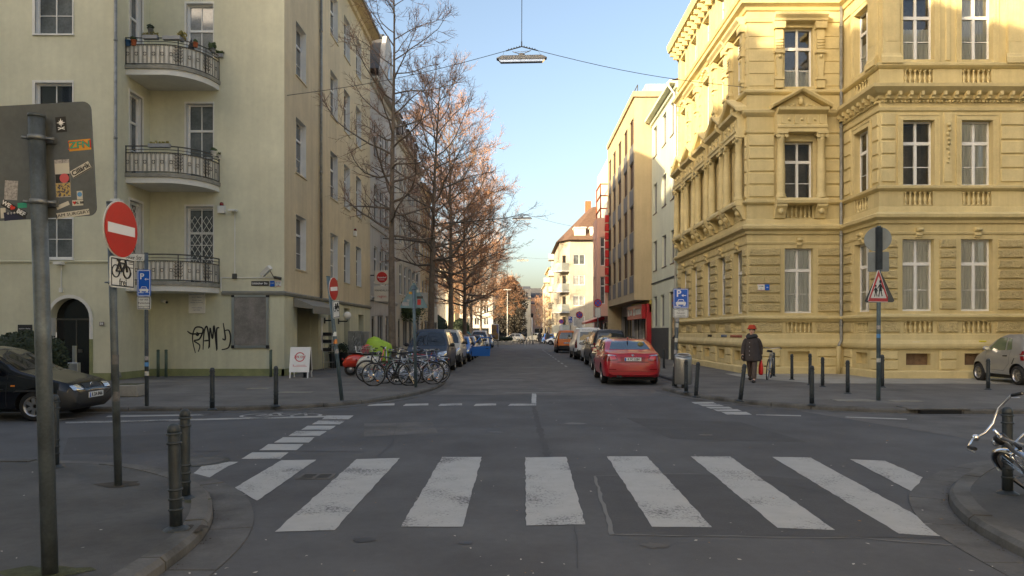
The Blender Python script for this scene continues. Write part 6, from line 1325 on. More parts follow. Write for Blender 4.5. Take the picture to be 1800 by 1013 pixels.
# ------------------------------------------------------------------ furniture on the pavements
t = thing('litter_bin', 'brushed steel litter bin with slanted oval mouth on the right', 'litter bin', G(1201,682,ZP)); mat('brushed_steel', (0.40,0.39,0.36), .38, .85, var=.12, vscale=6)
q = MB(); n = 20; vs = []; fs_ = []
for k, (z, f) in enumerate(((.10,.94),(.12,1),(.80,1),(.86,.99))):
    for i in range(n): a = 2*math.pi*i/n; x, y = .245*f*math.cos(a), .17*f*math.sin(a); vs.append((x, y, z+(.10*(y/.17+1)/2 if k > 1 else 0)))
for k in range(3):
    for i in range(n): j = (i+1) % n; fs_.append((k*n+i,k*n+j,k*n+n+j,k*n+n+i))
q.add(vs, fs_+[tuple(3*n+i for i in range(n)), tuple(range(n-1,-1,-1))], 0, True); part('body', q, 'brushed_steel', t)
M_ = Matrix.Translation((0,-.03,.925)) @ Matrix.Rotation(R(17),4,'X'); q = MB(); q.lathe([(.17,0),(.17,.012)],20,0,M_ @ Matrix.Diagonal((1,.62,1,1))); part('mouth', q, 'black', t)
q = MB(); q.tube([M_ @ Vector((.19*math.cos(2*math.pi*i/24),.12*math.sin(2*math.pi*i/24),.01)) for i in range(24)],.018,6,closed=True); part('rim', q, 'alu', t); q = MB(); q.tube([(0,0,0),(0,0,.12)],.05,8); part('foot', q, 'bollard_grey', t)
# sandwich board
t = thing('sandwich_board', 'white sandwich board advertising 30% OFF in red before the shop', 'sign', G(529,664,ZP)); t.rotation_euler = (0,0,R(3))
for s_, nm in ((-1,'front_panel'),(1,'rear_panel')):
    q = MB(); M_ = Matrix.Translation((0,s_*.16,.62)) @ Matrix.Rotation(R(s_*13),4,'X'); q.obox(M_,0,(.325,.012,.43)); pn = part(nm, q, 'white' if s_ < 0 else 'iron', t)
    q = MB(); [q.obox(M_ @ Matrix.Translation((x,0,-.53)),0,(.018,.014,.14)) for x in (-.3,.3)]; q.obox(M_ @ Matrix.Translation((0,0,.43)),0,(.335,.016,.018)); q.obox(M_ @ Matrix.Translation((-.325,0,0)),0,(.014,.016,.43)); q.obox(M_ @ Matrix.Translation((.325,0,0)),0,(.014,.016,.43)); part('frame', q, 'white', t)
fr_ = link('print', None, t); bpy.data.objects.remove(fr_)
M_ = Matrix.Translation((0,-.16,.62)) @ Matrix.Rotation(R(-13),4,'X')
def abprint(polys, m, y):
    q = MB(); [q.prism(p, lambda a, b, d: M_ @ Vector((a,-.012-d,b)), 0, y+k*.0002) for k, p in enumerate(polys)]; part('print', q, m, t)
abprint(ringp(0,.1,.17,.035,22), 'st_pink', .002); abprint([rect(-.2,.2,.03,.17)], 'paper', .003); abprint([rect(-.22,.25,-.23,-.215), rect(-.22,-.19,-.2,-.17), rect(-.1,.2,-.19,-.18)], 'st_pink', .002)
o = text(t, '30% OFF', .105, M_ @ Vector((0,-.017,.1)), 'st_pink', (R(90-13),0,0), bold=True)
# goods rack, planters, cabinets
t = thing('goods_rack', 'slim metal rack with dark boxes standing beside the shop door', 'rack', (FS.P(5.0,.42,0).x, FS.P(5.0,.42,0).y-0.6, ZP)); q = MB()
for x in (-.2,.2):
    for y in (-.15,.15): q.tube([(x,y,0),(x,y,1.45)],.012,5)
for z in (.3,.75,1.1,1.4): q.box(-.22,.22,-.17,.17,z,z+.015)
part('frame', q, 'alu', t)
for z in (.77,1.12,1.42): part('goods_box', MB().bbox(-.19,.17,-.16,.15,z,z+.14,.01), 'black', t)
mat('pot_dark', (0.02,0.022,0.024), .5)
for s_, lab in ((5.75,'clipped ball shrub in a dark tub left of the restaurant door'), (7.3,'clipped ball shrub in a dark tub right of the restaurant door')):
    p = FS.P(s_,.32,ZP); t = thing('tub_shrub', lab, 'plant', p, group='tub shrubs at the restaurant door'); part('tub', MB().lathe([(.17,0),(.24,.6),(.26,.62),(.22,.62)],12), 'pot_dark', t); q = MB(); leafball(q,(0,0,.82),.27,420,0,.045); part('foliage', q, 'leaf_dark', t)
def cabinet(u, y, w_, h_, m, label, graf=True):
    p = XZ(u,0,y); t = thing('utility_cabinet', label, 'cabinet', (p.x,y,ZP)); part('body', MB().bbox(-w_/2,w_/2,-.18,.18,.06,h_,.015), m, t); part('plinth', MB().box(-w_/2+.02,w_/2-.02,-.16,.16,0,.06), 'kerb_stone', t); part('door_seam', MB().box(-.006,.006,-.184,-.18,.12,h_-.08), 'black', t)
    if graf:
        q = MB()
        for i in range(7):
            x, z = rnd.uniform(-.3,.1)*w_, rnd.uniform(.4,h_-.3); q.tube([(x,-.186,z),(x+.08,-.186,z+.2),(x+.14,-.186,z-.05),(x+.2,-.186,z+.12)],.008,4)
        part('graffiti', q, 'print_white' if m == 'zinc' else 'print_black', t)
cabinet(624.5,33.6,.62,1.62,'zinc','grey utility cabinet with white graffiti behind the red scooter'); cabinet(641,34.0,.5,1.6,'concrete_slab','beige utility cabinet with dark graffiti next to the green cover')
t = thing('concrete_block', 'mossy concrete block on the pavement in front of the black car', 'block', G(229,697,ZP)); part('block', MB().bbox(-.27,.27,-.2,.2,0,.30,.025), 'concrete_slab', t); part('crust', MB().bbox(-.25,.25,-.18,.18,.297,.312,.004), 'moss', t)
t = thing('poster_board', 'colourful poster board on legs beside the square', 'poster board', (-2.35,78,0)); q = MB(); q.bbox(-.40,.40,-.08,.08,.75,2.5,.03); part('frame', q, 'white', t); q = MB(); q.box(-.35,.35,-.095,-.08,.82,2.43); part('poster', q, mat('poster_mix',(0.08,0.12,0.35),.5,col2=(0.35,0.22,0.08),s2=2.2,mix2=(.45,.5),var=.6,vscale=1.5,objc=True), t); q = MB(); q.box(-.35,-.28,-.05,.05,0,.75).box(.28,.35,-.05,.05,0,.75); part('leg', q, 'iron', t)
for i, (x, y, w_) in enumerate(((-1.9,90,2.8),(-3.2,94,3.4))):
    t = thing('planter', ['low hedge planter on the square, nearer one','low hedge planter on the square, farther one'][i], 'planter', (x,y,0)); part('box', MB().bbox(-w_/2,w_/2,-.6,.6,0,.45,.03), 'concrete_slab', t); q = MB()
    for k in range(900): leafball(q,(rnd.uniform(-w_/2,w_/2),rnd.uniform(-.5,.5),.6+rnd.random()*.35),.1,1,0,.12)
    part('hedge', q, 'leaf_dark', t)
for i, w_ in enumerate(('first','second','third','fourth','fifth','sixth','seventh','eighth','ninth')): tag(link('square_bollard', MB().lathe([(.05,0),(.05,.85),(.02,.9)],8).mesh('square_bollard','alu'), None, (-1.2+i*.42,92.5,0)), w_+' from the left of the thin pale bollards across the street end', 'bollard', 'thin pale bollards across the street end')
# clipped evergreen and hedge
def clipped(name, label, c, prof, n, s, m='leaf_dark', cat='shrub', trunk=None):
    t = thing(name, label, cat, c); q = MB(); H_ = prof[-1][1]-prof[0][1]
    for i in range(n):
        z = prof[0][1]+H_*rnd.random()
        for (r0,z0),(r1,z1) in zip(prof,prof[1:]):
            if z0 <= z <= z1: r = r0+(r1-r0)*(z-z0)/max(1e-6,z1-z0); break
        a = rnd.uniform(0,6.283); rr = r*(1-.25*rnd.random()**2)+rnd.gauss(0,.03); leafball(q,(rr*math.cos(a),rr*math.sin(a),z),.05,1,0,s)
    part('foliage', q, m, t); q = MB(); q.lathe([(max(.02,r*.86),z) for r, z in prof],14); part('inner_foliage', q, m, t); part('trunk', MB().tube([(0,0,0),(0,0,prof[0][1]+.1)],.07,8), 'wood', t)
clipped('clipped_conifer', 'tall clipped dark conifer at the right edge behind the silver car', (17.75,23.2,ZP), [(.3,.15),(.62,.8),(.68,2.2),(.6,3.6),(.4,5.0),(.1,5.6)], 7000, .05)
t = clipped('round_hedge', 'rounded dark hedge behind the black car at the left edge', (-13.9,20.2,ZP), [(.5,.05),(.9,.4),(1.0,.9),(.85,1.3),(.45,1.52),(.05,1.6)], 5200, .045)
# ------------------------------------------------------------------ bare street trees
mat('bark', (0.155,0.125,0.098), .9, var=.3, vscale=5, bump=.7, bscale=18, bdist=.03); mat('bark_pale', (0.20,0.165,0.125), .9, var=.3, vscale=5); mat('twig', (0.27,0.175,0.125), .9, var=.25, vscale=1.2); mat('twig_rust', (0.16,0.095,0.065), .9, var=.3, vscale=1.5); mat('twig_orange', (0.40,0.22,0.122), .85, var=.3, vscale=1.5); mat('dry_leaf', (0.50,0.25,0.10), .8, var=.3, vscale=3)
def tree_meshes(seed, H, first, spread, nl, lean=0.0, r0=.17, twigs=7, leafy=0.0, up=.5, conic=.4, dense=1.0, side=1.0, TW=.010):
    g = random.Random(seed); trunk = MB(); limbs = MB(); tw = MB(); lf = MB()
    pts = []; N = 14
    for i in range(N+1):
        f = i/N; pts.append(Vector((lean*f*H*.12+.12*math.sin(f*5+seed)*f, .10*math.sin(f*4+seed*2)*f, f*H)))
    rad = [max(.012, r0*(1-.93*(i/N)**.85)) for i in range(N+1)]; rad[0] = r0*1.35
    trunk.tube(pts, rad, 9)
    def tp(f): x = f*N; i = min(int(x),N-1); return pts[i].lerp(pts[i+1], x-i)
    def curve(p, d, L, r, n, droop, wob):
        P = [p]; dd = d.copy()
        for k in range(n): dd = (dd+Vector((g.gauss(0,wob),g.gauss(0,wob),g.gauss(0,wob)+droop))).normalized(); P.append(P[-1]+dd*L/n)
        return P, dd
    def twig(p, d, L):
        d = (d+Vector((g.gauss(0,.5),g.gauss(0,.5),g.gauss(0,.4)+.12))).normalized(); q = p+d*L*.5; e = q+(d+Vector((g.gauss(0,.3),g.gauss(0,.3),g.gauss(0,.3)+.1))).normalized()*L*.5
        tw.tube([p,q,e],[TW,TW*.75,TW*.4],3,caps=False,smooth=False)
        for k in range(2 if g.random() < .8 else 1):
            s = p.lerp(e, g.uniform(.35,.85)); dd = (d+Vector((g.gauss(0,.8),g.gauss(0,.8),g.gauss(0,.6)))).normalized(); tw.tube([s,s+dd*L*g.uniform(.25,.5)],[TW*.7,TW*.3],3,caps=False,smooth=False)
        if leafy and g.random() < leafy:
            for k in range(3):
                c = p.lerp(e, g.random()); a = Vector((g.gauss(0,1),g.gauss(0,1),g.gauss(0,1))).normalized(); b = a.orthogonal().normalized()*.022; a = a*.04; lf.add([c-a,c+b,c+a,c-b],[(0,1,2,3)])
    for i in range(nl):
        f = first+(1-first)*((i+.5)/nl)**1.0*.96; p = tp(f); a = i*2.4+g.uniform(-.5,.5); rel = (f-first)/(1-first)
        L = spread*(1-conic*rel-(.45 if rel > .8 else 0)*(rel-.8)*5*.6)*g.uniform(.7,1.15)*(min(1,.75+rel*2) )
        d = Vector((math.cos(a),math.sin(a),up*(0.25+rel*1.3)+g.uniform(-.1,.15))).normalized()
        if d.x < 0: L *= side
        r = max(.012, rad[min(int(f*N),N)]*.5); P, _ = curve(p, d, L, r, 7, .05+.05*rel, .13)
        limbs.tube(P,[r*(1-.85*k/7)+.004 for k in range(8)],5,caps=False)
        nb = max(3, int(L*2.6*dense))
        for j in range(nb):
            ff = .22+.78*(j+g.random())/nb; x = ff*7; k = min(int(x),6); s = P[k].lerp(P[k+1],x-k); dd = (P[k+1]-P[k]).normalized(); az = g.uniform(0,6.28); o = dd.orthogonal().normalized(); o = Matrix.Rotation(az,3,dd) @ o
            d2 = (dd*.75+o*.9+Vector((0,0,.18))).normalized(); L2 = L*g.uniform(.22,.42)*(1.15-ff*.5); r2 = max(.007, r*(1-.85*ff)*.55); Q, _ = curve(s,d2,L2,r2,4,.06,.16); limbs.tube(Q,[r2*(1-.7*m_/4) for m_ in range(5)],4,caps=False)
            for m_ in range(int(twigs*dense*(.6+L2*.5))): x2 = (.15+.85*g.random())*4; k2 = min(int(x2),3); twig(Q[k2].lerp(Q[k2+1],x2-k2),(Q[k2+1]-Q[k2]).normalized(),g.uniform(.25,.6)*(.6+spread*.12))
        for m_ in range(int(twigs*1.5)): twig(P[6].lerp(P[7],g.random()),(P[7]-P[6]).normalized(),g.uniform(.3,.7))
    return trunk, limbs, tw, lf
TREES = {}
def tree(label, loc, key, rz=0.0, sc_=1.0, bark='bark', tm='twig', **kw):
    if key not in TREES:
        tr, li, tw, lf = tree_meshes(**kw); TREES[key] = (tr.mesh('trunk',bark), li.mesh('limbs',bark), tw.mesh('crown',tm), lf.mesh('dry_leaves','dry_leaf') if lf.v else None)
    t = thing('bare_tree', label, 'tree', loc, rz, 'bare trees along the left pavement'); t.scale = (sc_,)*3; m = TREES[key]
    link('trunk', m[0], t); link('limbs', m[1], t); c = link('crown', m[2], t); c['kind'] = 'stuff'
    if m[3]: o = link('dry_leaves', m[3], t); o['kind'] = 'stuff'
    return t
tree('nearest bare tree with thin upright trunk behind the bicycles', (-5.0,28.6,ZP), 'a', 0, seed=4, H=16.6, first=.32, spread=3.6, nl=40, r0=.17, twigs=5, up=.42, conic=.40, dense=1.15, TW=.0085)
tree('second bare tree with a thicker trunk behind the dark blue van', (-5.25,43,ZP), 'b', .8, seed=9, H=17.4, first=.30, spread=5.6, nl=44, lean=.35, r0=.24, twigs=7, up=.6, conic=.42, dense=1.0, TW=.009, leafy=.05)
tree('third bare tree with orange twigs over the row of cars', (-5.3,57,ZP), 'c', 2.2, tm='twig_orange', bark='bark_pale', seed=21, H=19.0, first=.25, spread=6.6, nl=46, r0=.25, twigs=9, up=.6, conic=.35, dense=1.0, TW=.011, leafy=.25)
tree('fourth bare tree with orange twigs by the poster board', (-5.2,71,ZP), 'd', 1.0, tm='twig_orange', seed=33, H=17.0, first=.22, spread=7.4, nl=46, r0=.26, twigs=9, up=.45, conic=.3, dense=1.0, TW=.012, leafy=.25)
tree('fifth bare tree at the edge of the square', (-5.6,88,0), 'c', 4.4, .95); tree('sixth bare tree farther on the square', (-5.2,104,0), 'd', 3.6, .85); tree('bare tree on the left side of the square near the church', (-11.5,98,0), 'b', 2.9, .95); tree('slim bare tree at the far end of the square', (-8.5,122,0), 'c', 5.5, .85)
tree('small bare tree in front of the sunlit flats', (4.9,104,ZP), 'a', 1.1, .38); tree('small bare tree beside the far houses on the right', (4.8,122,ZP), 'a', 3.0, .5); tree('bare tree before the far houses on the right', (4.6,140,ZP), 'c', 1.3, .42)
tree('bare tree behind the low house on the square', (-14,84,0), 'd', .4, .9)
# dense dark tree at the street's end
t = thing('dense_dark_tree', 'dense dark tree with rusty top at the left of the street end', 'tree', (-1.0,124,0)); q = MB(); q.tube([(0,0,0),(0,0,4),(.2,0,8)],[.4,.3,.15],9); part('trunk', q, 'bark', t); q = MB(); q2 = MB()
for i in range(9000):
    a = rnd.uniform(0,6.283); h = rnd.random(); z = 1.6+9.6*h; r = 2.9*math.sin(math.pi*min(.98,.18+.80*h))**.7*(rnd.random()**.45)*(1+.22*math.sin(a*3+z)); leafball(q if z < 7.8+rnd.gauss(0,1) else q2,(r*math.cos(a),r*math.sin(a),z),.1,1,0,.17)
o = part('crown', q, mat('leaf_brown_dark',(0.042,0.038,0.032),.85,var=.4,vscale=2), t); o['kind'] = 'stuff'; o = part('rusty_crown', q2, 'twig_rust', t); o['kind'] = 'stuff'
for i, (x, y, s) in enumerate(((-9.5,84,1.6),(-11.5,88,2.0),(-7.6,96,1.5),(6.4,92.5,.0))):
    if s: clipped('square_bush', ['dark evergreen bush on the square by the low house','large dark evergreen bush on the square','dark evergreen bush under the fifth tree'][i], (x,y,0), [(s*.5,.1),(s*.9,s*.6),(s,s*1.2),(s*.7,s*1.9),(s*.1,s*2.3)], 2600, .11)
# ------------------------------------------------------------------ cars
def paint(name, col, rough=.35, metal=0.0, coat=.45, dirt=.06): return mat(name, col, rough, metal, var=dirt, vscale=2.2, coat=coat, objc=True)
mat('trim_dark', (0.022,0.023,0.024), .55, var=.15, objc=True); mat('tyre', (0.014,0.014,0.015), .85, var=.2); mat('rim_silver', (0.42,0.42,0.43), .3, .8); mat('rim_grey', (0.20,0.20,0.21), .4, .6); mat('tail_bright', (0.62,0.05,0.06), .15, coat=.8); mat('seat_dark', (0.02,0.02,0.022), .9)
WH = {}
def wheel_meshes(r, style):
    k = (round(r,3), style)
    if k in WH: return WH[k]
    w_ = .19; A = Matrix.Rotation(R(90),4,'X')
    ty = MB(); ty.lathe([(r*.66,-w_/2),(r*.9,-w_/2),(r*.985,-w_/2+.025),(r,-w_/2+.05),(r,w_/2-.05),(r*.985,w_/2-.025),(r*.9,w_/2),(r*.66,w_/2)],28,0,A,caps=False)
    ri = MB(); ri.lathe([(r*.67,-w_/2+.004),(r*.67,-w_/2+.02),(r*.60,-w_/2+.03),(r*.58,w_/2-.02),(r*.67,w_/2)],28,0,A,caps=False)
    ri.lathe([(.02,-w_/2+.035),(r*.17,-w_/2+.03),(r*.17,-w_/2+.06)],16,0,A)
    n = {'ten':10,'five':5,'cap':7}[style]; wd = {'ten':.022,'five':.05,'cap':.055}[style]
    for i in range(n):
        a = 2*math.pi*i/n; M_ = Matrix.Rotation(a,4,'Y') @ Matrix.Translation((r*.38,-w_/2+.045,0)); ri.obox(M_,0,(r*.25,.014,wd*.6))
    hub = MB(); hub.lathe([(r*.62,-w_/2+.075),(r*.62,-w_/2+.078)],24,0,A)
    WH[k] = (ty.mesh('tyre','tyre'), ri.mesh('rim','rim_silver'), hub.mesh('brake_disc','trim_dark')); return WH[k]
PLATES = {}
class Car:
    def __init__(s, name, label, L, W, prof, belt, wheels, r, pm, loc, rz, zb=.22, trim=None, cat='car', group=None, style='five', tumble=.27, belt_in=.03, crown=.03, pinch=1.0, cut=True):
        s.t = thing(name, label, cat, loc, rz, group); s.L = L; s.W = W; s.prof = prof; s.wheels = wheels; s.r = r; s.pm = pm
        def interp(tab, x):
            if x <= tab[0][0]: return tab[0][1]
            for (a, b), (c, d) in zip(tab, tab[1:]):
                if x <= c: return b+(d-b)*(x-a)/(c-a)
            return tab[-1][1]
        top = lambda x: sum(interp(prof, min(max(x+dx,0),L)) for dx in (-.05,-.025,0,.025,.05))/5 if .05 < x < L-.05 else interp(prof, x)
        xs = sorted({0,.008,.03,.07,.13,.2,L-.2,L-.13,L-.07,L-.03,L-.008,L,*[.1*i for i in range(3,int(L*10)-2)]})
        mb = MB(); n = 0; ring = []
        for x in xs:
            e = min(x, L-x); wf = 1-.05*(abs(x-L/2)/(L/2))**4
            if e < .35: wf *= 1-.13*pinch*(1-e/.35)**2.2
            w_ = W/2*wf; zt = top(x); zbb = zb+(.10*(1-e/.12) if e < .12 else 0)
            zs = min(interp(belt, x), zt-.07); zs = max(zs, zbb+.1); g = zt-zs
            y8 = w_*.955-tumble*g*.9
            half = [(0,zbb),(w_*.80,zbb),(w_*.955,zbb+.05),(w_*.995,zbb+.3*(zs-zbb)),(w_,zbb+.55*(zs-zbb)),(w_*.99,zbb+.82*(zs-zbb)),(w_*(.965-belt_in),zs),(w_*(.955-belt_in)-tumble*g*.45,zs+.5*g),(y8-w_*belt_in-.02,zs+.86*g),(y8-w_*belt_in-.10*min(1,g*4),zs+.965*g),((y8-.1)*.55,zt-.008-crown*.3),(0,zt)]
            ring.append(half)
        K = len(ring[0]); vs = []
        for x, half in zip(xs, ring):
            X = L/2-x; vs += [(X,y,z) for y, z in half]+[(X,-y,z) for y, z in half[-2:0:-1]]
        M2 = 2*K-2; fs = []
        for i in range(len(xs)-1):
            for j in range(M2): q = (j+1) % M2; fs.append((i*M2+j, i*M2+q, (i+1)*M2+q, (i+1)*M2+j))
        fs = [f[::-1] for f in fs]
        fs += [tuple(range(M2)), tuple((len(xs)-1)*M2+j for j in range(M2-1,-1,-1))]
        mb.add(vs, fs, 0, True)
        s.bvh = BVHTree.FromPolygons([Vector(v) for v in mb.v], mb.f)
        if trim:
            for i, f in enumerate(mb.f):
                c = sum((Vector(mb.v[k]) for k in f), Vector())/len(f)
                if trim(L/2-c.x, abs(c.y), c.z): mb.m[i] = 2
        me = mb.mesh('body', [pm,'black','trim_dark'])
        if cut:
            cb = MB()
            for xw in wheels:
                for sg in (-1,1): cb.lathe([(r+.055,-.2),(r+.055,.2)],22,1,Matrix.Translation((L/2-xw,sg*(W/2-.05),r+.01)) @ Matrix.Rotation(R(90),4,'X'),smooth=False)
            co = link('cutter', cb.mesh('cutter',[pm,'black'])); bo = link('body_tmp', me); md = bo.modifiers.new('b','BOOLEAN'); md.object = co; md.operation = 'DIFFERENCE'; md.solver = 'EXACT'; md.use_self = True
            dg = bpy.context.evaluated_depsgraph_get(); me2 = bpy.data.meshes.new_from_object(bo.evaluated_get(dg)); bpy.data.objects.remove(bo); bpy.data.objects.remove(co); me = me2; me.name = 'body'
        me.set_sharp_from_angle(angle=R(38)); s.body = link('body', me, s.t)
        ty, ri, hb = wheel_meshes(r, style); wm = None
        for xw in wheels:
            for sg in (1,-1):
                wo_ = link('wheel', ty, s.t, (L/2-xw, sg*(W/2-.115), r), 0 if sg < 0 else math.pi)
                link('rim', ri, wo_); link('brake_disc', hb, wo_)
        q = MB(); q.box(-L/2+.3,L/2-.3,-W/2+.2,W/2-.2,.16,zb+.05); part('underbody', q, 'black', s.t)
    def patch(s, side, quad, m, name, n=10, k=6, off=.006, parent=None, mirror=False, label=None):
        out = None
        for mi in ((1,-1) if mirror else (1,)):
            vs = []; ok = []; q4 = [Vector(p) for p in quad]
            for j in range(k+1):
                for i in range(n+1):
                    a = q4[0].lerp(q4[1], i/n); b = q4[3].lerp(q4[2], i/n); p = a.lerp(b, j/k)
                    if side in ('front','rear'): d = Vector((-1,0,0)) if side == 'front' else Vector((1,0,0)); o = Vector((0,p.x*mi,p.y))-d*6
                    elif side in ('left','right'): sd = (1 if side == 'left' else -1)*mi; d = Vector((0,-sd,0)); o = Vector((s.L/2-p.x,0,p.y))-d*3
                    else: d = Vector((0,0,-1)); o = Vector((s.L/2-p.x,p.y*mi,5))
                    h = s.bvh.ray_cast(o, d)
                    if h[0] is None: vs.append(o); ok.append(False)
                    else: nn = h[1] if h[1].dot(d) < 0 else -h[1]; vs.append(h[0]+(nn-d).normalized()*off); ok.append(True)
            fs = []
            for j in range(k):
                for i in range(n):
                    f = (j*(n+1)+i, j*(n+1)+i+1, (j+1)*(n+1)+i+1, (j+1)*(n+1)+i)
                    if all(ok[x] for x in f): fs.append(f)
            if not fs: continue
            q = MB(); q.add(vs, fs, 0, True); out = link(name, q.mesh(name, m), parent or s.t)
            if label: out['label'] = label
        return out
    def plate(s, side, z, txt, y=0, w_=.52):
        d = Vector((-1,0,0)) if side == 'front' else Vector((1,0,0)); h = s.bvh.ray_cast(Vector((0,y,z))-d*6, d); x = h[0].x-d.x*.016; rz = R(90) if side == 'front' else R(-90)
        o = part('number_plate', MB().bbox(-w_/2,w_/2,-.008,.012,-.055,.055,.004), 'plate_white', s.t, (x,y,z), rz); part('plate_band', MB().box(-w_/2+.006,-w_/2+.05,-.0095,-.008,-.048,.048), 'sign_blue', o)
        if txt: text(o, txt, .105, (.02,-.0095,0), 'print_black', bold=True, sx=.8)
    def mirrors(s, x, z, m, dy=.09):
        for sg in (1,-1):
            h = s.bvh.ray_cast(Vector((s.L/2-x,sg*3,z-.05)), Vector((0,-sg,0))); y = h[0].y if h[0] else sg*s.W/2
            q = MB(); q.sphere((0,sg*.11,.04),.105,10,7,0,(.62,1.0,.72)); q.box(-.03,.03,min(0,sg*.08)-.02,max(0,sg*.08)+.02,-.03,.02); o = part('mirror', q, m, s.t, (s.L/2-x,y,z)); q = MB(); q.box(-.066,-.062,sg*.04,sg*.17,.0,.085); link('mirror_glass', q.mesh('mirror_glass','chrome'), o)
    def seam(s, pts, wd=.008, side=('left',), m='black'):
        for sd in side:
            for a, b in zip(pts, pts[1:]):
                a = Vector(a); b = Vector(b); d = (b-a).normalized(); nn = Vector((-d.y,d.x))*wd/2; s.patch(sd,[a-nn,b-nn,b+nn,a+nn],m,'panel_gap',6,1,.0025)
    def handles(s, xs, z, m='trim_dark'):
        for sg in (1,-1):
            for x in xs:
                h = s.bvh.ray_cast(Vector((s.L/2-x,sg*3,z)), Vector((0,-sg,0)))
                if h[0]: part('door_handle', MB().bbox(-.09,.09,-.018,.018,-.018,.018,.008), m, s.t, (s.L/2-x,h[0].y+sg*.012,z))
GRL, GRR = 'cars parked along the left kerb', 'cars parked along the right kerb'
SEDAN = [(0,.58),(.03,.66),(.12,.73),(.3,.79),(1.25,.98),(1.4,1.02),(2.15,1.41),(2.5,1.465),(2.9,1.465),(3.4,1.39),(4.05,1.10),(4.2,1.075),(4.66,1.045),(4.76,1.01),(4.81,.86),(4.84,.66)]
HATCH = [(0,.52),(.03,.60),(.10,.68),(.25,.74),(.95,.92),(1.05,.95),(1.7,1.35),(2.05,1.42),(2.85,1.40),(3.25,1.30),(3.52,1.0),(3.62,.9),(3.70,.78),(3.73,.58)]
VAN = [(0,.58),(.03,.72),(.12,.83),(.3,.90),(.95,1.08),(1.05,1.12),(1.72,1.70),(2.05,1.81),(4.12,1.81),(4.24,1.76),(4.33,1.3),(4.37,1.0),(4.40,.6)]
TVAN = [(0,.66),(.03,.86),(.12,.98),(.3,1.06),(.75,1.22),(.85,1.28),(1.45,1.80),(1.8,1.95),(4.66,1.95),(4.78,1.88),(4.86,1.3),(4.9,.6)]
SMART = [(0,.48),(.03,.64),(.12,.76),(.3,.86),(.58,.97),(.66,1.02),(1.15,1.42),(1.5,1.54),(2.15,1.53),(2.42,1.38),(2.58,1.0),(2.66,.86),(2.70,.58)]
# red saloon seen from behind
bumper = lambda x, y, z: z < .27
p_red = paint('paint_red', (0.37,0.005,0.014), .3, 0.0)
c = Car('saloon_car', 'shiny red saloon seen from behind, first in the right parking row', 4.84, 1.85, SEDAN, [(0,.74),(1.2,.93),(4.2,1.02),(4.84,.98)], (.88,3.77), .325, p_red, (3.66+.06,24.62,0), R(88), .24, bumper, 'car', GRR, 'five')
c.patch('rear',[(-.66,1.12),(.66,1.12),(.52,1.39),(-.52,1.39)],'car_glass_blue' if 'car_glass_blue' in MATS else mat('car_glass_blue',(0.02,0.035,0.045),.03,spec=.9,coat=.6),'rear_window',14,8); c.patch('front',[(-.66,1.04),(.66,1.04),(.54,1.38),(-.54,1.38)],'car_glass','windscreen',12,6)
for x0, x1, u0, u1 in ((1.62,2.55,2.05,2.55),(2.62,3.5,2.62,3.28)): c.patch('left',[(x0,1.01),(x1,1.03),(u1,1.35),(u0,1.36)],'car_glass','side_window',8,5,mirror=True)
c.patch('left',[(3.55,1.05),(3.9,1.07),(3.62,1.24),(3.4,1.33)],'car_glass','quarter_window',5,4,mirror=True)
tl = [(.46,.80),(.90,.76),(.91,.97),(.60,.95)]
c.patch('rear',[(.46,.80),(.87,.76),(.89,.985),(.54,.96)],'red_lens','tail_light',8,5,.008,mirror=True); c.patch('left',[(4.38,.80),(4.79,.82),(4.79,.98),(4.5,.955)],'red_lens','tail_light_side',8,5,.006,mirror=True); c.patch('rear',[(.50,.935),(.87,.955),(.875,.985),(.58,.96)],'lamp_lens','light_strip',8,2,.012,mirror=True); c.patch('rear',[(.50,.84),(.70,.82),(.72,.92),(.56,.93)],'tail_bright','inner_lamp',6,3,.011,mirror=True)
c.patch('rear',[(-.36,.765),(.36,.765),(.40,.905),(-.40,.905)],mat('plate_recess_shade',(0.22,0.004,0.010),.35),'plate_recess_shade',12,4,.004); c.patch('rear',[(-.50,.735),(.50,.735),(.47,.755),(-.47,.755)],'black','boot_gap',14,1,.004); c.patch('rear',[(-.46,.985),(.46,.985),(.46,.992),(-.46,.992)],'trim_dark','boot_lip_gap',12,1,.003); c.patch('rear',[(-.84,.455),(.84,.455),(.84,.463),(-.84,.463)],'black','bumper_gap',16,1,.004); c.patch('rear',[(.52,.50),(.80,.51),(.80,.535),(.52,.525)],'red_lens','bumper_reflector',5,1,.006,mirror=True)  # plate recess is not cut: its shade is a flat darker red patch
c.plate('rear', .83, 'K FC 5384'); q = MB(); q.lathe([(.038,0),(.036,.008)],16); o = part('badge', q, 'print_white', c.t, (-2.352,0,.965)); o.rotation_euler = (0,R(-72),0); h = c.bvh.ray_cast(Vector((-6,0,.955)),Vector((1,0,0))); o.location = (h[0].x-.006,0,.955); q = MB(); q.box(0,.022,0,.022,.008,.0095).box(-.022,0,-.022,0,.008,.0095); link('badge_field', q.mesh('badge_field','sign_blue'), o); q = MB(); q.tube([(.026*math.cos(a),.026*math.sin(a),.0085) for a in [i*.4 for i in range(16)]],.006,4,closed=True); link('badge_ring', q.mesh('badge_ring','print_black'), o)
c.mirrors(1.75,1.02,p_red); c.handles((2.4,3.35),.86,p_red); c.seam([(1.55,.3),(1.5,.95)]); c.seam([(2.58,.3),(2.58,1.0)]); c.seam([(3.5,.6),(3.6,1.0)])
q = MB(); q.tube([(-2.33,.38,.30),(-2.46,.38,.295)],.036,10); q.tube([(-2.33,.47,.30),(-2.46,.47,.295)],.036,10); part('exhaust', q, 'trim_dark', c.t); q = MB(); q.tube([(-.95,0,1.44),(-1.06,0,1.50),(-1.12,0,1.47)],[.03,.02,.01],6); part('roof_antenna', q, p_red, c.t)
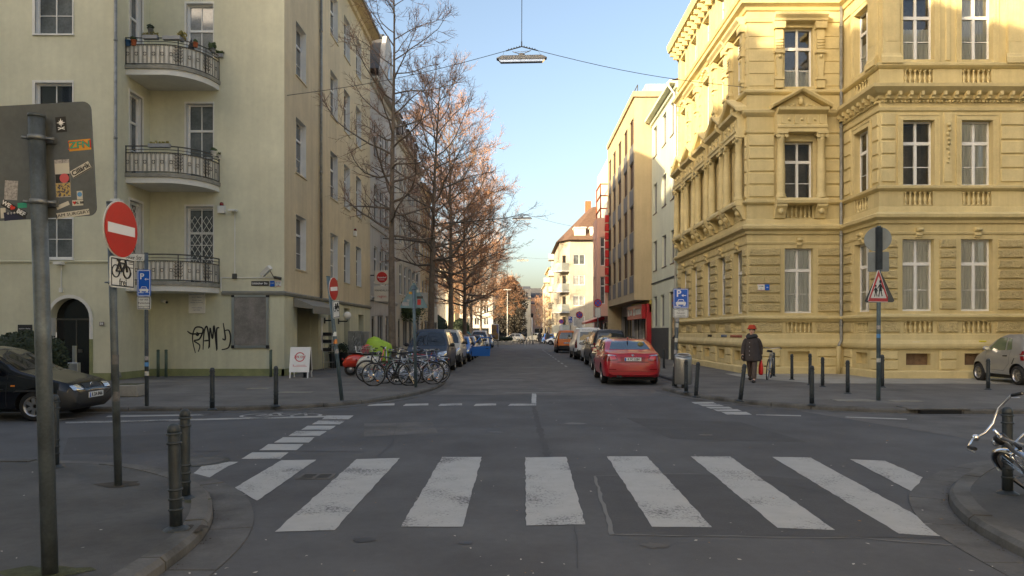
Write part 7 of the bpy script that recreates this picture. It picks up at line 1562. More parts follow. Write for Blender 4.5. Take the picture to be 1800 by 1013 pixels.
q = MB(); q.sphere((-1.22,-.40,1.22),.17,10,7,0,(.5,.7,.85)); part('yellow_reflection', q, 'leaf_yellow', c.t)  # yellow reflection in the rear window, added as a solid ball
def generic(kind, label, pm, X, Yrear, face, group, txt=None, name='parked_car', W=None, rzo=0, rail=False, style='five', glassm='car_glass'):
    prof, L, W0, whs, r, belt = {'hatch':(HATCH,3.73,1.62,(.70,3.13),.285,[(0,.70),(.95,.86),(3.73,.93)]), 'van':(VAN,4.40,1.80,(.85,3.55),.31,[(0,.80),(.95,1.02),(4.4,1.06)]), 'tvan':(TVAN,4.90,1.90,(.92,3.95),.33,[(0,.95),(.8,1.12),(4.9,1.14)]), 'sedan':(SEDAN,4.84,1.80,(.88,3.77),.32,[(0,.74),(1.2,.93),(4.84,1.0)])}[kind]
    W = W or W0; away = face > 0; Yc = Yrear+L/2 if away else Yrear+L/2
    tb = {'van': lambda x, y, z: z < .46 or (z < .60 and (x < .25 or x > L-.2)), 'tvan': lambda x, y, z: z < .42 or (z < .62 and (x < .2 or x > L-.15)), 'hatch': lambda x, y, z: z < .33 or (z < .50 and (x < .22 or x > L-.2)), 'sedan': lambda x, y, z: z < .3}[kind]
    c = Car(name, label, L, W, prof, belt, whs, r, pm, (X,Yc,0), R(90 if away else -90)+rzo, .22, tb, 'van' if 'van' in kind else 'car', group, style)
    hw = W/2
    if kind == 'hatch':
        c.patch('front',[(-.58,.97),(.58,.97),(.47,1.34),(-.47,1.34)],glassm,'windscreen',12,6); c.patch('rear',[(-.56,.98),(.56,.98),(.45,1.31),(-.45,1.31)],glassm,'rear_window',12,6); c.patch('left',[(1.3,.95),(2.25,.96),(2.25,1.33),(1.75,1.32)],glassm,'side_window',8,5,mirror=True); c.patch('left',[(2.33,.96),(3.15,.98),(2.95,1.30),(2.33,1.33)],glassm,'side_window',8,5,mirror=True)
        c.patch('front',[(.32,.58),(.70,.60),(.70,.73),(.36,.69)],'lamp_lens','headlight',6,4,.008,mirror=True); c.patch('rear',[(.52,.62),(.70,.62),(.70,.92),(.58,.92)],'red_lens','tail_light',5,5,.008,mirror=True); c.mirrors(1.45,.98,'trim_dark'); c.handles((2.15,),.82)
        c.plate('rear',.72,txt or 'K MP 417'); c.plate('front',.40,txt or 'K MP 417')
    elif kind == 'van':
        c.patch('front',[(-.70,1.14),(.70,1.14),(.60,1.68),(-.60,1.68)],glassm,'windscreen',12,7); c.patch('rear',[(-.62,1.12),(.62,1.12),(.56,1.62),(-.56,1.62)],glassm,'rear_window',12,6); c.patch('left',[(1.35,1.10),(2.15,1.10),(2.15,1.66),(1.85,1.66)],glassm,'side_window',8,5,mirror=True); c.patch('left',[(2.22,1.10),(3.15,1.10),(3.12,1.66),(2.22,1.66)],glassm,'side_window',8,5,mirror=True); c.patch('left',[(3.25,1.12),(4.05,1.14),(3.95,1.60),(3.25,1.64)],glassm,'side_window',8,5,mirror=True)
        c.patch('front',[(.46,.74),(.82,.76),(.80,.93),(.50,.89)],'lamp_lens','headlight',6,4,.009,mirror=True); c.patch('front',[(-.42,.76),(.42,.76),(.42,.86),(-.42,.86)],'trim_dark','grille',10,3,.007); c.patch('front',[(-.62,.40),(.62,.40),(.62,.50),(-.62,.50)],'black','lower_intake',10,3,.006); c.patch('rear',[(.70,.75),(.84,.75),(.83,1.15),(.72,1.15)],'red_lens','tail_light',4,6,.008,mirror=True)
        c.mirrors(1.45,1.12,'trim_dark'); c.handles((2.0,2.5),.98); c.plate('rear',.80,txt or 'K LE 2208'); c.plate('front',.55,txt or 'K LE 2208'); c.seam([(1.3,.4),(1.3,1.05)],side=('left','right')); c.seam([(2.2,.4),(2.2,1.1)],side=('left','right')); c.seam([(3.2,.7),(3.2,1.1)],side=('left','right')); c.patch('rear',[(-.006,.5),(.006,.5),(.006,1.7),(-.006,1.7)],'black','door_gap',1,10,.004)
    elif kind == 'tvan':
        c.patch('front',[(-.74,1.30),(.74,1.30),(.66,1.80),(-.66,1.80)],glassm,'windscreen',12,7); c.patch('rear',[(-.64,1.18),(.64,1.18),(.60,1.68),(-.60,1.68)],glassm,'rear_window',12,6); c.patch('left',[(1.15,1.20),(1.95,1.20),(1.95,1.72),(1.62,1.72)],glassm,'side_window',8,5,mirror=True)
        c.patch('front',[(.5,.82),(.86,.84),(.84,1.02),(.55,.98)],'lamp_lens','headlight',6,4,.009,mirror=True); c.patch('rear',[(.78,.72),(.90,.72),(.89,1.22),(.80,1.22)],'red_lens','tail_light',4,6,.008,mirror=True); c.mirrors(1.25,1.25,'trim_dark'); c.plate('rear',.78,txt or 'K RB 95',.0); c.plate('front',.55,txt or 'K RB 95'); c.patch('rear',[(-.006,.5),(.006,.5),(.006,1.85),(-.006,1.85)],'black','door_gap',1,10,.004); c.seam([(2.05,.45),(2.05,1.75)],side=('left','right'))
    elif kind == 'sedan':
        c.patch('rear',[(-.64,1.12),(.64,1.12),(.52,1.39),(-.52,1.39)],glassm,'rear_window',12,6); c.patch('front',[(-.66,1.04),(.66,1.04),(.54,1.38),(-.54,1.38)],glassm,'windscreen',12,6); c.patch('left',[(1.62,1.01),(2.55,1.03),(2.55,1.36),(2.05,1.36)],glassm,'side_window',8,5,mirror=True); c.patch('left',[(2.62,1.03),(3.5,1.04),(3.28,1.35),(2.62,1.37)],glassm,'side_window',8,5,mirror=True)
        c.patch('front',[(.40,.62),(.80,.62),(.80,.75),(.44,.72)],'lamp_lens','headlight',6,4,.008,mirror=True); c.patch('front',[(-.3,.58),(.3,.58),(.3,.68),(-.3,.68)],'black','grille',8,3,.006); c.patch('rear',[(.5,.82),(.86,.8),(.88,.97),(.55,.95)],'red_lens','tail_light',6,4,.008,mirror=True); c.mirrors(1.75,1.02,'trim_dark'); c.plate('rear',.8,txt or 'K AD 731'); c.plate('front',.45,txt or 'K AD 731')
    if rail:
        for sg in (1,-1): q = MB(); q.tube([(L/2-1.7,sg*hw*.72,c.bvh.ray_cast(Vector((L/2-1.9,sg*hw*.6,5)),Vector((0,0,-1)))[0].z+.02),(L/2-2.0,sg*hw*.72,prof[8][1]+.02),(-L/2+.5,sg*hw*.72,prof[8][1]+.0)],.018,6); part('roof_rail', q, 'trim_dark', c.t)
    return c
pb = paint('paint_black', (0.006,0.007,0.011), .10, 0, .0); pdb = paint('paint_darkblue', (0.013,0.018,0.032), .4, 0, .08); pw = paint('paint_white', (0.80,0.81,0.81), .3); po = paint('paint_orange', (0.82,0.19,0.010), .4, 0, .2); ps_ = paint('paint_silver', (0.33,0.34,0.35), .3, .6); pbl = paint('paint_blue', (0.025,0.16,0.55), .35); pg = paint('paint_greyblue', (0.026,0.042,0.072), .5, 0, .12); pcr = paint('paint_cream', (0.55,0.53,0.46), .35); pgr = paint('paint_green', (0.06,0.22,0.16), .3)
# right row
c = generic('hatch','black hatchback with roof rails parked just ahead of the red saloon', pb, 4.12, 28.2, 1, GRR, rail=True, W=1.70); c.t.scale = (1.06,1,1.05)
generic('van','dark navy van ahead of the black hatchback on the right', pdb, 4.38, 33.1, 1, GRR)
generic('hatch','small white hatchback squeezed between dark van and white van', pw, 4.5, 38.0, 1, GRR)
wv = generic('tvan','white delivery van with lettering above its rear window', pw, 4.40, 42.4, 1, GRR, 'K RB 950'); text(wv.t, 'www.teleservice.de', .13, (-2.42,0,1.80), 'shop_grey', (R(90),0,R(-90)))
generic('van','bright orange van seen from behind, farthest in the right row', po, 3.98, 56.0, 1, GRR, 'K OV 4040', W=1.70)
# left row
generic('van','dark blue van facing the crossing behind the bicycles', pg, -3.56, 27.6, -1, GRL, 'K CA 1180')
generic('van','white van parked behind the dark blue van on the left', pcr, -3.50, 33.4, -1, GRL)
bc = generic('hatch','small blue car with its door open into the street', pbl, -3.36, 39.4, -1, GRL)
# its open door: a part hung on the front pillar
bm_ = bc; q = MB(); L_ = 3.73
hx, hy = L_/2-1.28, .78
dr_ = link('open_door', None, bc.t, (hx,hy,0)); dr_.rotation_euler = (0,0,R(108)); bpy.data.objects.remove(dr_)
q.add([(0,-.03,.30),(-1.08,-.03,.28),(-1.12,-.03,.86),(0,-.03,.84),(0,.05,.30),(-1.08,.05,.28),(-1.12,.05,.86),(0,.05,.84)], [(0,1,2,3),(7,6,5,4),(0,4,5,1),(1,5,6,2),(2,6,7,3),(3,7,4,0)])
for a, b in (((-.02,.86),(-.5,1.34)),((-.5,1.34),(-1.08,1.36)),((-1.08,1.36),(-1.12,.86))): q.tube([(a[0],.0,a[1]),(b[0],.0,b[1])],.036,6)
od = link('open_door', q.mesh('open_door', pbl), bc.t, (hx,hy,0)); od.rotation_euler = (0,0,R(-72))
q = MB(); q.add([(-.06,.0,.88),(-1.10,.0,.88),(-1.06,.0,1.33),(-.50,.0,1.32)], [(0,1,2,3)]); link('door_window', q.mesh('door_window','glass_clear'), od); q = MB(); q.bbox(-1.0,-.82,.05,.08,.70,.74,.01); link('door_handle', q.mesh('door_handle','trim_dark'), od); q = MB(); q.sphere((-.1,.14,.95),.1,8,6,0,(.6,1,.7)); link('door_mirror', q.mesh('door_mirror','trim_dark'), od)
for i, (k, pm, lab) in enumerate((('hatch',ps_,'silver hatchback next behind the blue car on the left'), ('sedan',pb,'black saloon in the middle of the left row'), ('hatch',pbl,'blue hatchback far down the left row'), ('van',pw,'white van far down the left row'), ('hatch',pdb,'dark hatchback far down the left row'), ('sedan',ps_,'last silver saloon of the left row'))):
    generic(k, lab, pm, -3.35, 44.6+i*5.9, -1, GRL)
# black hatchback on the cross street
c = Car('hatchback_car', 'black hatchback cut by the left edge, facing right', 3.73, 1.62, HATCH, [(0,.68),(.95,.86),(3.73,.93)], (.72,3.15), .285, pb, (-10.30,14.15,0), R(3), .19, lambda x, y, z: z < .30 or (z < .56 and (x < .35 or x > 3.4)), 'car', None, 'cap')
c.patch('front',[(-.60,.97),(.60,.97),(.48,1.34),(-.48,1.34)],'car_glass','windscreen',14,8); c.patch('left',[(1.25,.94),(2.45,.96),(2.45,1.34),(1.75,1.33)],'car_glass','side_window',10,6,mirror=True); c.patch('left',[(2.53,.96),(3.2,.98),(2.98,1.29),(2.53,1.33)],'car_glass','side_window',8,5,mirror=True)
c.patch('front',[(.38,.575),(.66,.575),(.68,.66),(.44,.675)],'lamp_lens','headlight',8,5,.010,mirror=True); c.patch('front',[(-.30,.60),(.30,.60),(.30,.68),(-.30,.68)],'black','grille',10,3,.008); q = MB(); q.tube([(0,.05*math.cos(a),.05*math.sin(a)) for a in [i*.42 for i in range(15)]],.007,5,closed=True); q.box(-.005,.005,-.05,.05,-.008,.008); h = c.bvh.ray_cast(Vector((6,0,.65)),Vector((-1,0,0))); part('badge', q, 'chrome', c.t, (h[0].x+.012,0,.645))
c.patch('front',[(-.55,.28),(.55,.28),(.55,.36),(-.55,.36)],'black','lower_intake',10,3,.006); c.plate('front',.455,'K DA 8466'); c.mirrors(1.40,.96,'black'); c.seam([(1.22,.28),(1.20,.92)],side=('right',)); c.seam([(2.5,.28),(2.5,.96)],side=('right',)); c.seam([(.42,.72),(1.2,.89)],side=('right',)); c.handles((2.38,),.80); c.patch('right',[(1.05,.66),(1.13,.66),(1.13,.69),(1.05,.69)],'amber','indicator',3,2,.006); c.patch('right',[(1.45,.655),(1.75,.655),(1.75,.675),(1.45,.675)],'chrome','model_badge',4,1,.005); c.patch('right',[(1.25,.60),(2.9,.61),(2.9,.63),(1.25,.62)],'trim_dark','rub_strip',12,1,.012)
c.patch('right',[(.36,.56),(1.08,.56),(1.02,.60),(.42,.60)],'trim_dark','arch_lip',8,1,.008)
# little silver two-seater
psm = paint('paint_greysilver', (0.31,0.32,0.335), .32, .45)
c = Car('microcar', 'little silver grey two-seater parked at the ochre bay, right edge', 2.70, 1.56, SMART, [(0,.78),(.6,.93),(2.7,1.02)], (.42,2.29), .29, psm, (15.72,22.15,ZP), R(88), .24, lambda x, y, z: z < .32, 'car', None, 'ten', tumble=.24)
c.patch('left',[(.86,1.0),(1.72,1.03),(1.68,1.42),(1.26,1.40)],'car_glass_green' if 'car_glass_green' in MATS else mat('car_glass_green',(0.10,0.14,0.09),.03,spec=.9,coat=.6),'side_window',10,6,mirror=True); c.patch('left',[(1.78,1.03),(2.02,1.06),(1.92,1.36),(1.74,1.41)],'car_glass_green','quarter_window',5,5,mirror=True); c.patch('front',[(-.6,1.04),(.6,1.04),(.5,1.42),(-.5,1.42)],'car_glass','windscreen',12,6); c.patch('rear',[(-.58,1.08),(.58,1.08),(.5,1.40),(-.5,1.40)],'car_glass','rear_window',12,6)
c.patch('rear',[(.56,.90),(.74,.90),(.74,1.02),(.56,1.02)],'red_lens','tail_light',5,4,.012,mirror=True); c.patch('rear',[(.56,.74),(.75,.74),(.75,.87),(.56,.87)],'red_lens','tail_light',5,4,.012,mirror=True); c.patch('left',[(2.44,.90),(2.60,.90),(2.58,1.02),(2.46,1.02)],'red_lens','tail_light_side',4,4,.01,mirror=True); c.patch('left',[(2.46,.74),(2.66,.74),(2.64,.87),(2.48,.87)],'red_lens','tail_light_side',4,4,.01,mirror=True)
c.mirrors(.95,1.03,psm); c.seam([(.84,.42),(.80,.98)]); c.seam([(1.95,.62),(1.98,1.05)]); c.seam([(.84,.42),(1.7,.40)]); c.seam([(1.7,.40),(1.95,.62)]); c.handles((1.78,),.86); c.patch('left',[(2.08,.62),(2.12,.62),(2.22,.80),(2.18,.80)],'black','side_vent',2,4,.006); c.plate('rear',.62,'K SM 4')
# far traffic
def faraway(kind, lab, pm, x, y, rz): c = generic(kind, lab, pm, x, y, 1, None); c.t.rotation_euler = (0,0,R(rz))
faraway('hatch','silver far car crossing at the end of the street', ps_, -.6, 103, 175); faraway('van','pale green far van among the trees on the left', pgr, -6.4, 83, 20); faraway('hatch','white hatchback turned across at the right before the flats', pw, 5.6, 88, 165); faraway('sedan','silver far car on the square beyond the lamp', ps_, 3.6, 118, 120); faraway('hatch','blue far car under the sunlit flats', pbl, 4.4, 98, 95)
# ------------------------------------------------------------------ bicycles, scooters, people
BW = {}
def bike_wheel(r, tyrem='rubber'):
    k = (r, tyrem)
    if k not in BW:
        A = Matrix.Rotation(R(90),4,'X'); n = 32
        ty = MB(); ty.tube([(r*math.cos(2*math.pi*i/n),0,r*math.sin(2*math.pi*i/n)) for i in range(n)],.019,6,closed=True)
        ri = MB(); ri.lathe([(r-.035,-.013),(r-.017,-.013),(r-.017,.013),(r-.035,.013),(r-.035,-.013)],n,0,A,caps=False)
        sp = MB(); sp.tube([(0,-.045,0),(0,.045,0)],.022,8)
        for i in range(28):
            a = 2*math.pi*i/28; b = a+(.5 if i % 2 else -.5); y = .03 if i % 4 < 2 else -.03; sp.tube([(.02*math.cos(b),y,.02*math.sin(b)),((r-.03)*math.cos(a),0,(r-.03)*math.sin(a))],.0021,3,caps=False,smooth=False)
        BW[k] = (ty.mesh('wheel',tyrem), ri.mesh('rim','rim_grey'), sp.mesh('spokes','chrome'))
    return BW[k]
def bicycle(label, loc, rz, fm, steer=0, roll=0, lady=False, drop=False, rack=True, basket=None, guard=True, r=.335, saddlem='black', cruiser=False, group='bicycles parked at the pavement tip', whitewall=False, extras=True, name='bicycle'):
    t = thing(name, label, 'bicycle', loc, 0, group); t.rotation_euler = (R(roll), 0, rz); wb = 1.05
    hub_r, hub_f = Vector((-.46,0,r)), Vector((wb-.46,0,r)); bb = Vector((-.02,0,.29)); st = Vector((-.19,0,.80)); sd_ = Vector((-.23,0,.93)); hd = Vector((.40,0,.90)); hl = Vector((.445,0,.70))
    q = MB()
    q.tube([bb,st,sd_],[.018,.018,.014],8); q.tube([hl,hd],.021,8)
    if lady: q.tube([hl,Vector((.2,0,.42)),bb],.018,8); q.tube([hd+(hl-hd)*.3,Vector((.16,0,.50)),Vector((-.10,0,.52))],.016,8)
    else: q.tube([hl,bb],.020,8); q.tube([hd+(hl-hd)*.15,st],.017,8)
    for y in (-.05,.05): q.tube([bb+Vector((0,y*.5,0)),hub_r+Vector((0,y,0))],.010,6); q.tube([st+Vector((0,y*.3,-.03)),hub_r+Vector((0,y,0))],.009,6)
    fr = part('frame', q, fm, t)
    ty, ri, sp = bike_wheel(r, 'st_cream' if whitewall else 'rubber')
    for nm, h in (('r',hub_r),): w_ = link('wheel', ty, t, h); link('rim', ri, w_); link('spokes', sp, w_)
    # steering assembly
    hs = link('fork', None, t); bpy.data.objects.remove(hs); q = MB(); ax = (hd-hl).normalized(); S_ = Matrix.Translation(hl) @ Matrix.Rotation(R(steer),4,ax) @ Matrix.Translation(-hl)
    for y in (-.05,.05): q.tube([S_ @ (hl+Vector((0,y,-.02))), S_ @ (hl+Vector((.05,y,-.2))), S_ @ (hub_f+Vector((0,y,0)))],.012,6)
    q.tube([S_ @ hl, S_ @ (hd+ax*.08)],.014,6); q.tube([S_ @ (hl+Vector((0,-.055,-.02))), S_ @ (hl+Vector((0,.055,-.02)))],.014,6); part('fork', q, fm if not cruiser else 'chrome', t)
    w_ = link('wheel', ty, t, S_ @ hub_f); w_.rotation_euler = (0,0,R(steer)); link('rim', ri, w_); link('spokes', sp, w_)
    top = hd+ax*.10; q = MB()
    if cruiser: pts = [(-.20,.34,.10),(-.08,.32,.10),(.03,.20,.06),(.05,.06,.0),(.05,0,0)]
    elif drop: pts = [(-.02,.21,-.14),(.08,.21,-.12),(.09,.21,-.02),(.04,.21,.02),(.05,0,.02)]
    else: pts = [(-.13,.28,.04),(-.02,.27,.05),(.05,.15,.04),(.05,0,.02)]
    bar = [top+Vector(p) for p in pts]+[top+Vector((p[0],-p[1],p[2])) for p in pts[-2::-1]]; q.tube([S_ @ b for b in bar],.0115,7); hb = part('handlebar', q, 'chrome' if cruiser else 'alu', t)
    for sg in (0,-1):
        a, b = (bar[0],bar[1]) if sg == 0 else (bar[-1],bar[-2]); g = MB(); g.tube([S_ @ a, S_ @ a.lerp(b,.95)],.0165,7); link('grip', g.mesh('grip','black'), hb); g = MB(); m_ = a.lerp(b,1.1); e = a.lerp(b,.25)+Vector((.05,0,-.05)); g.tube([S_ @ m_, S_ @ (m_+Vector((.04,0,-.03))), S_ @ e],.006,5); link('brake_lever', g.mesh('brake_lever','alu'), hb)
    q = MB(); q.add([], []); c = sd_; prof_ = [(-.15,.085,0),(-.12,.10,.02),(-.03,.075,.025),(.06,.03,.02),(.13,.018,.015)]
    vs = []
    for x, y, z in prof_: vs += [c+Vector((x,y,z-.02)), c+Vector((x,y*.8,z+.03)), c+Vector((x,-y*.8,z+.03)), c+Vector((x,-y,z-.02))]
    fs = [(i*4+j,i*4+j+1,i*4+5+j,i*4+4+j) for i in range(4) for j in range(3)]+[(i*4+3,i*4,i*4+4,i*4+7) for i in range(4)]+[(0,1,2,3),(16,19,18,17)]; q.add(vs, fs, 0, True); part('saddle', q, saddlem, t)
    q = MB(); q.lathe([(.085,-.004),(.095,0),(.085,.004)],18,0,Matrix.Translation(bb+Vector((0,-.06,0))) @ Matrix.Rotation(R(90),4,'X')); q.tube([bb+Vector((0,-.07,0)),bb+Vector((.12,-.085,-.11))],.010,5); q.tube([bb+Vector((0,.07,0)),bb+Vector((-.12,.085,.11))],.010,5); q.box(bb.x+.07,bb.x+.17,-.17,-.085,bb.z-.125,bb.z-.10); q.box(bb.x-.17,bb.x-.07,.085,.17,bb.z+.10,bb.z+.125); part('crankset', q, 'trim_dark', t)
    q = MB(); q.tube([bb+Vector((0,-.06,.085)),hub_r+Vector((0,-.05,.04))],.006,4); q.tube([bb+Vector((0,-.06,-.085)),hub_r+Vector((0,-.05,-.04))],.006,4); part('chain', q, 'iron', t)
    if guard:
        for h, a0, a1, S2 in ((hub_r,20,190,Matrix()),(hub_f,10,150,S_)):
            q = MB(); n = 14; vs = []
            for i in range(n+1):
                a = R(a0+(a1-a0)*i/n)
                for y, rr in ((-.028,r+.028),(0,r+.042),(.028,r+.028)): vs.append(S2 @ (h+Vector((rr*math.cos(a),y,rr*math.sin(a)))))
            q.add(vs, [(i*3+j,i*3+j+1,i*3+4+j,i*3+3+j) for i in range(n) for j in (0,1)], 0, True); part('mudguard', q, 'chrome' if cruiser else ('black' if rnd.random() < .6 else 'alu'), t)
    if rack:
        q = MB()
        for y in (-.06,.06): q.tube([(-.24,y,.74),(-.76,y,.74)],.006,5); q.tube([(-.62,y,.74),(-.47,y,.36)],.006,5)
        for x in (-.34,-.5,-.66,-.76): q.tube([(x,-.06,.74),(x,.06,.74)],.006,5)
        part('rack', q, 'alu' if not cruiser else 'chrome', t); part('rear_reflector', MB().bbox(-.80,-.765,-.05,.05,.66,.72,.006), 'red_lens', t)
    if extras: q = MB(); q.lathe([(.03,0),(.045,.03),(.045,.05)],10,0,Matrix.Translation(S_ @ (hl+Vector((.07,0,.10)))) @ Matrix.Rotation(R(90),4,'Y')); part('front_lamp', q, 'lamp_lens', t); w2 = part('spoke_reflector', MB().bbox(-.035,.035,-.008,.008,-.018,.018,.004), 'amber', t, (S_ @ hub_f)+Vector((-.12,0,-.18)))
    if basket:
        q = MB(); c = S_ @ (hd+Vector((.22,0,.02)))
        for k in range(5):
            f = .12+.02*k; z = k*.055; q.tube([c+Vector((f*1.1*math.cos(2*math.pi*i/16),f*math.sin(2*math.pi*i/16)*1.15,z)) for i in range(16)],.004,4,closed=True)
        for i in range(16): a = 2*math.pi*i/16; q.tube([c+Vector((.13*math.cos(a),.138*math.sin(a),0)),c+Vector((.22*math.cos(a),.23*math.sin(a),.22))],.003,3)
        bk_ = part('basket', q, 'alu', t); q = MB(); leafball(q, c+Vector((0,0,.14)), .15, 60, 0, .05); link('basket_flowers', q.mesh('basket_flowers', basket), bk_)
    return t
mat('frame_black', (0.012,0.012,0.014), .3, coat=.6); mat('frame_silver', (0.40,0.41,0.43), .3, .8); mat('frame_blue', (0.02,0.05,0.20), .3, coat=.6); mat('frame_green', (0.02,0.10,0.06), .3, coat=.6); mat('frame_teal', (0.03,0.28,0.27), .3, coat=.6); mat('frame_red', (0.35,0.015,0.02), .3, coat=.6)
ZB = ZP
bicycle('black bicycle with pale rims in the front of the cluster, wheel turned', (-3.62,20.95,ZB), R(184), 'frame_black', 14, 3, drop=True, rack=False, guard=False, saddlem='black')
bicycle('silver bicycle with orange reflectors at the right of the cluster', (-3.12,21.5,ZB), R(8), 'frame_silver', -10, -3, rack=True)
bicycle('dark green bicycle leaning in the middle of the cluster', (-3.5,21.95,ZB), R(186), 'frame_green', 20, 4, lady=True)
bicycle('black lady’s bicycle with flower basket behind the cluster', (-4.15,22.5,ZB), R(176), 'frame_black', 10, -3, lady=True, basket='st_pink')
bicycle('blue bicycle second from the right in the cluster', (-2.95,22.2,ZB), R(12), 'frame_blue', 25, 3)
bicycle('black bicycle half hidden at the back of the cluster', (-3.3,22.8,ZB), R(190), 'frame_black', -15, 2)
bicycle('dark red bicycle at the very back before the blue van', (-3.0,23.5,ZB), R(172), 'frame_red', 18, -4, cruiser=True)
bicycle('grey bicycle parked along the left pavement beside the tree', (-5.6,30.5,ZB), R(95), 'frame_silver', 8, 3, group=None)
bicycle('chrome cruiser bicycle leaning on the bollard at the right edge', (5.06,6.12,ZB), R(84), 'frame_silver', 10, -45, cruiser=True, r=.335, group=None)
cb_ = [o for o in bpy.data.objects if o.name.startswith('bicycle') and o.get('label','').startswith('chrome cruiser')][0]
part('stem_bag', MB().bbox(.40,.48,-.05,.05,.80,.90,.02,0,True), 'black', cb_); part('red_reflector', MB().bbox(.02,.05,.02,.14,.46,.56,.008), mat('reflector_red',(0.7,0.01,0.01),.2,coat=.5), cb_); part('bell', MB().sphere((.40,.16,1.03),.035,8,6), 'chrome', cb_); part('pedal', MB().bbox(.02,.12,.09,.19,.34,.37,.006), 'black', cb_)
bicycle('dark red bicycle lying beside the chrome cruiser at the right edge', (5.30,5.85,ZB), R(88), 'frame_red', -12, -42, group=None)
bicycle('dark mountain bicycle leaning by the ochre wall behind the woman', (8.55,24.1,ZB), R(64), 'frame_silver', 12, 4, guard=False, rack=False, group=None)
# ---- scooters
def scooter(label, loc, rz, m, rack=True):
    t = thing('motor_scooter', label, 'scooter', loc, rz, 'scooters on the left pavement'); q = MB(); secs = []
    for x, w_, z0, z1 in ((-.86,.03,.36,.46),(-.80,.13,.30,.60),(-.68,.19,.30,.72),(-.50,.22,.30,.78),(-.30,.21,.30,.78),(-.12,.17,.28,.74),(-.02,.12,.24,.66)):
        n = 12; secs.append([(x, w_*math.copysign(abs(math.cos(2*math.pi*i/n))**.7, math.cos(2*math.pi*i/n)), (z0+z1)/2+(z1-z0)/2*math.copysign(abs(math.sin(2*math.pi*i/n))**.8, math.sin(2*math.pi*i/n))) for i in range(n)])
    n = 12; q.add([p for s_ in secs for p in s_], [(i*n+j,i*n+(j+1)%n,(i+1)*n+(j+1)%n,(i+1)*n+j) for i in range(len(secs)-1) for j in range(n)]+[tuple(range(n-1,-1,-1)), tuple((len(secs)-1)*n+j for j in range(n))], 0, True); part('rear_cowl', q, m, t)
    part('footboard', MB().bbox(-.1,.42,-.15,.15,.20,.25,.02), m, t); q = MB(); q.add([(.40,-.2,.22),(.40,.2,.22),(.52,.24,.6),(.52,-.24,.6),(.60,.15,.95),(.60,-.15,.95),(.44,-.2,.22),(.44,.2,.22),(.56,.24,.6),(.56,-.24,.6),(.64,.15,.95),(.64,-.15,.95)], [(0,1,2,3),(3,2,4,5),(6,9,8,7),(9,11,10,8),(0,3,9,6),(3,5,11,9),(1,7,8,2),(2,8,10,4),(4,10,11,5)]); part('leg_shield', q, m, t)
    part('seat', MB().bbox(-.66,.02,-.13,.13,.78,.88,.035,0,True), 'black', t); q = MB(); q.tube([(.62,0,.90),(.60,0,1.02)],.04,8); q.tube([(.50,-.34,1.05),(.60,-.12,1.03),(.60,.12,1.03),(.50,.34,1.05)],.016,7); part('handlebar', q, 'trim_dark', t); q = MB(); q.lathe([(.03,0),(.075,.06),(.075,.09)],12,0,Matrix.Translation((.60,0,.97)) @ Matrix.Rotation(R(90),4,'Y')); part('headlamp', q, 'lamp_lens', t)
    A = Matrix.Rotation(R(90),4,'X')
    for x in (-.58,.72):
        q = MB(); q.lathe([(.13,-.05),(.21,-.05),(.225,0),(.21,.05),(.13,.05)],20,0,A,caps=False); w_ = part('wheel', q, 'rubber', t, (x,0,.225)); q = MB(); q.lathe([(.02,-.052),(.13,-.048),(.135,0),(.13,.048),(.02,.052)],16,0,A); link('rim', q.mesh('rim','rim_silver'), w_)
    q = MB(); q.lathe([(.02,.06),(.16,.03),(.24,-.06),(.22,-.06)],14,0,Matrix.Translation((.72,0,.36)) @ Matrix.Diagonal((1.15,.5,1,1))); part('front_mudguard', q, m, t); q = MB(); q.tube([(.68,0,.9),(.72,.0,.4),(.72,.06,.22)],.025,6); part('fork', q, 'alu', t); part('tail_light', MB().bbox(-.89,-.83,-.05,.05,.56,.64,.012), 'red_lens', t)
    if rack:
        q = MB()
        for y in (-.1,.1): q.tube([(-.60,y,.86),(-.86,y,.88),(-.90,y,1.08)],.012,6)
        for z in (.96,1.07): q.tube([(-.885,-.1,z),(-.885,.1,z)],.012,6)
        part('luggage_rack', q, 'white', t)
    return t
scooter('bright red motor scooter beside the utility cabinets', (-5.45,25.9,ZP), R(8), mat('scooter_red',(0.55,0.035,0.012),.3,coat=.8) and 'scooter_red', False); scooter('cream motor scooter with white luggage rack beside the red one', (-4.75,25.0,ZP), R(15), 'paint_cream')
# covered scooter: loose lime cover over the machine
t = thing('covered_scooter', 'scooter under a lime green rain cover with a dark strap', 'scooter', (-5.35,27.6,ZP)); q = MB(); n = 20; pr = [(.36,.30,.38),(.42,.34,.55),(.50,.36,.80),(.52,.34,1.02),(.44,.28,1.22),(.20,.14,1.32)]
vs = []
for k, (a, b, z) in enumerate(pr):
    for i in range(n): th = 2*math.pi*i/n; f = 1+.03*math.sin(th*5+k)+.025*math.sin(th*9+k*2); vs.append((a*f*math.cos(th)+.1*(z-.8),b*f*math.sin(th),z-.10*math.cos(th)*(z > 1.0)))
q.add(vs, [(k*n+i,k*n+(i+1)%n,(k+1)*n+(i+1)%n,(k+1)*n+i) for k in range(len(pr)-1) for i in range(n)]+[tuple((len(pr)-1)*n+i for i in range(n))], 0, True); part('cover', q, mat('lime_cover',(0.32,0.50,0.04),.55,var=.1), t)
q = MB(); q.tube([(.12*1+.02,-.36,.6),(.16,-.27,1.0),(.12,-.10,1.29),(.05,.1,1.3)],.022,6); part('strap', q, 'black', t); A = Matrix.Rotation(R(90),4,'X')
for x in (-.4,.45): q = MB(); q.lathe([(.02,-.05),(.2,-.05),(.22,0),(.2,.05),(.02,.05)],16,0,A); part('wheel', q, 'rubber', t, (x,0,.22))
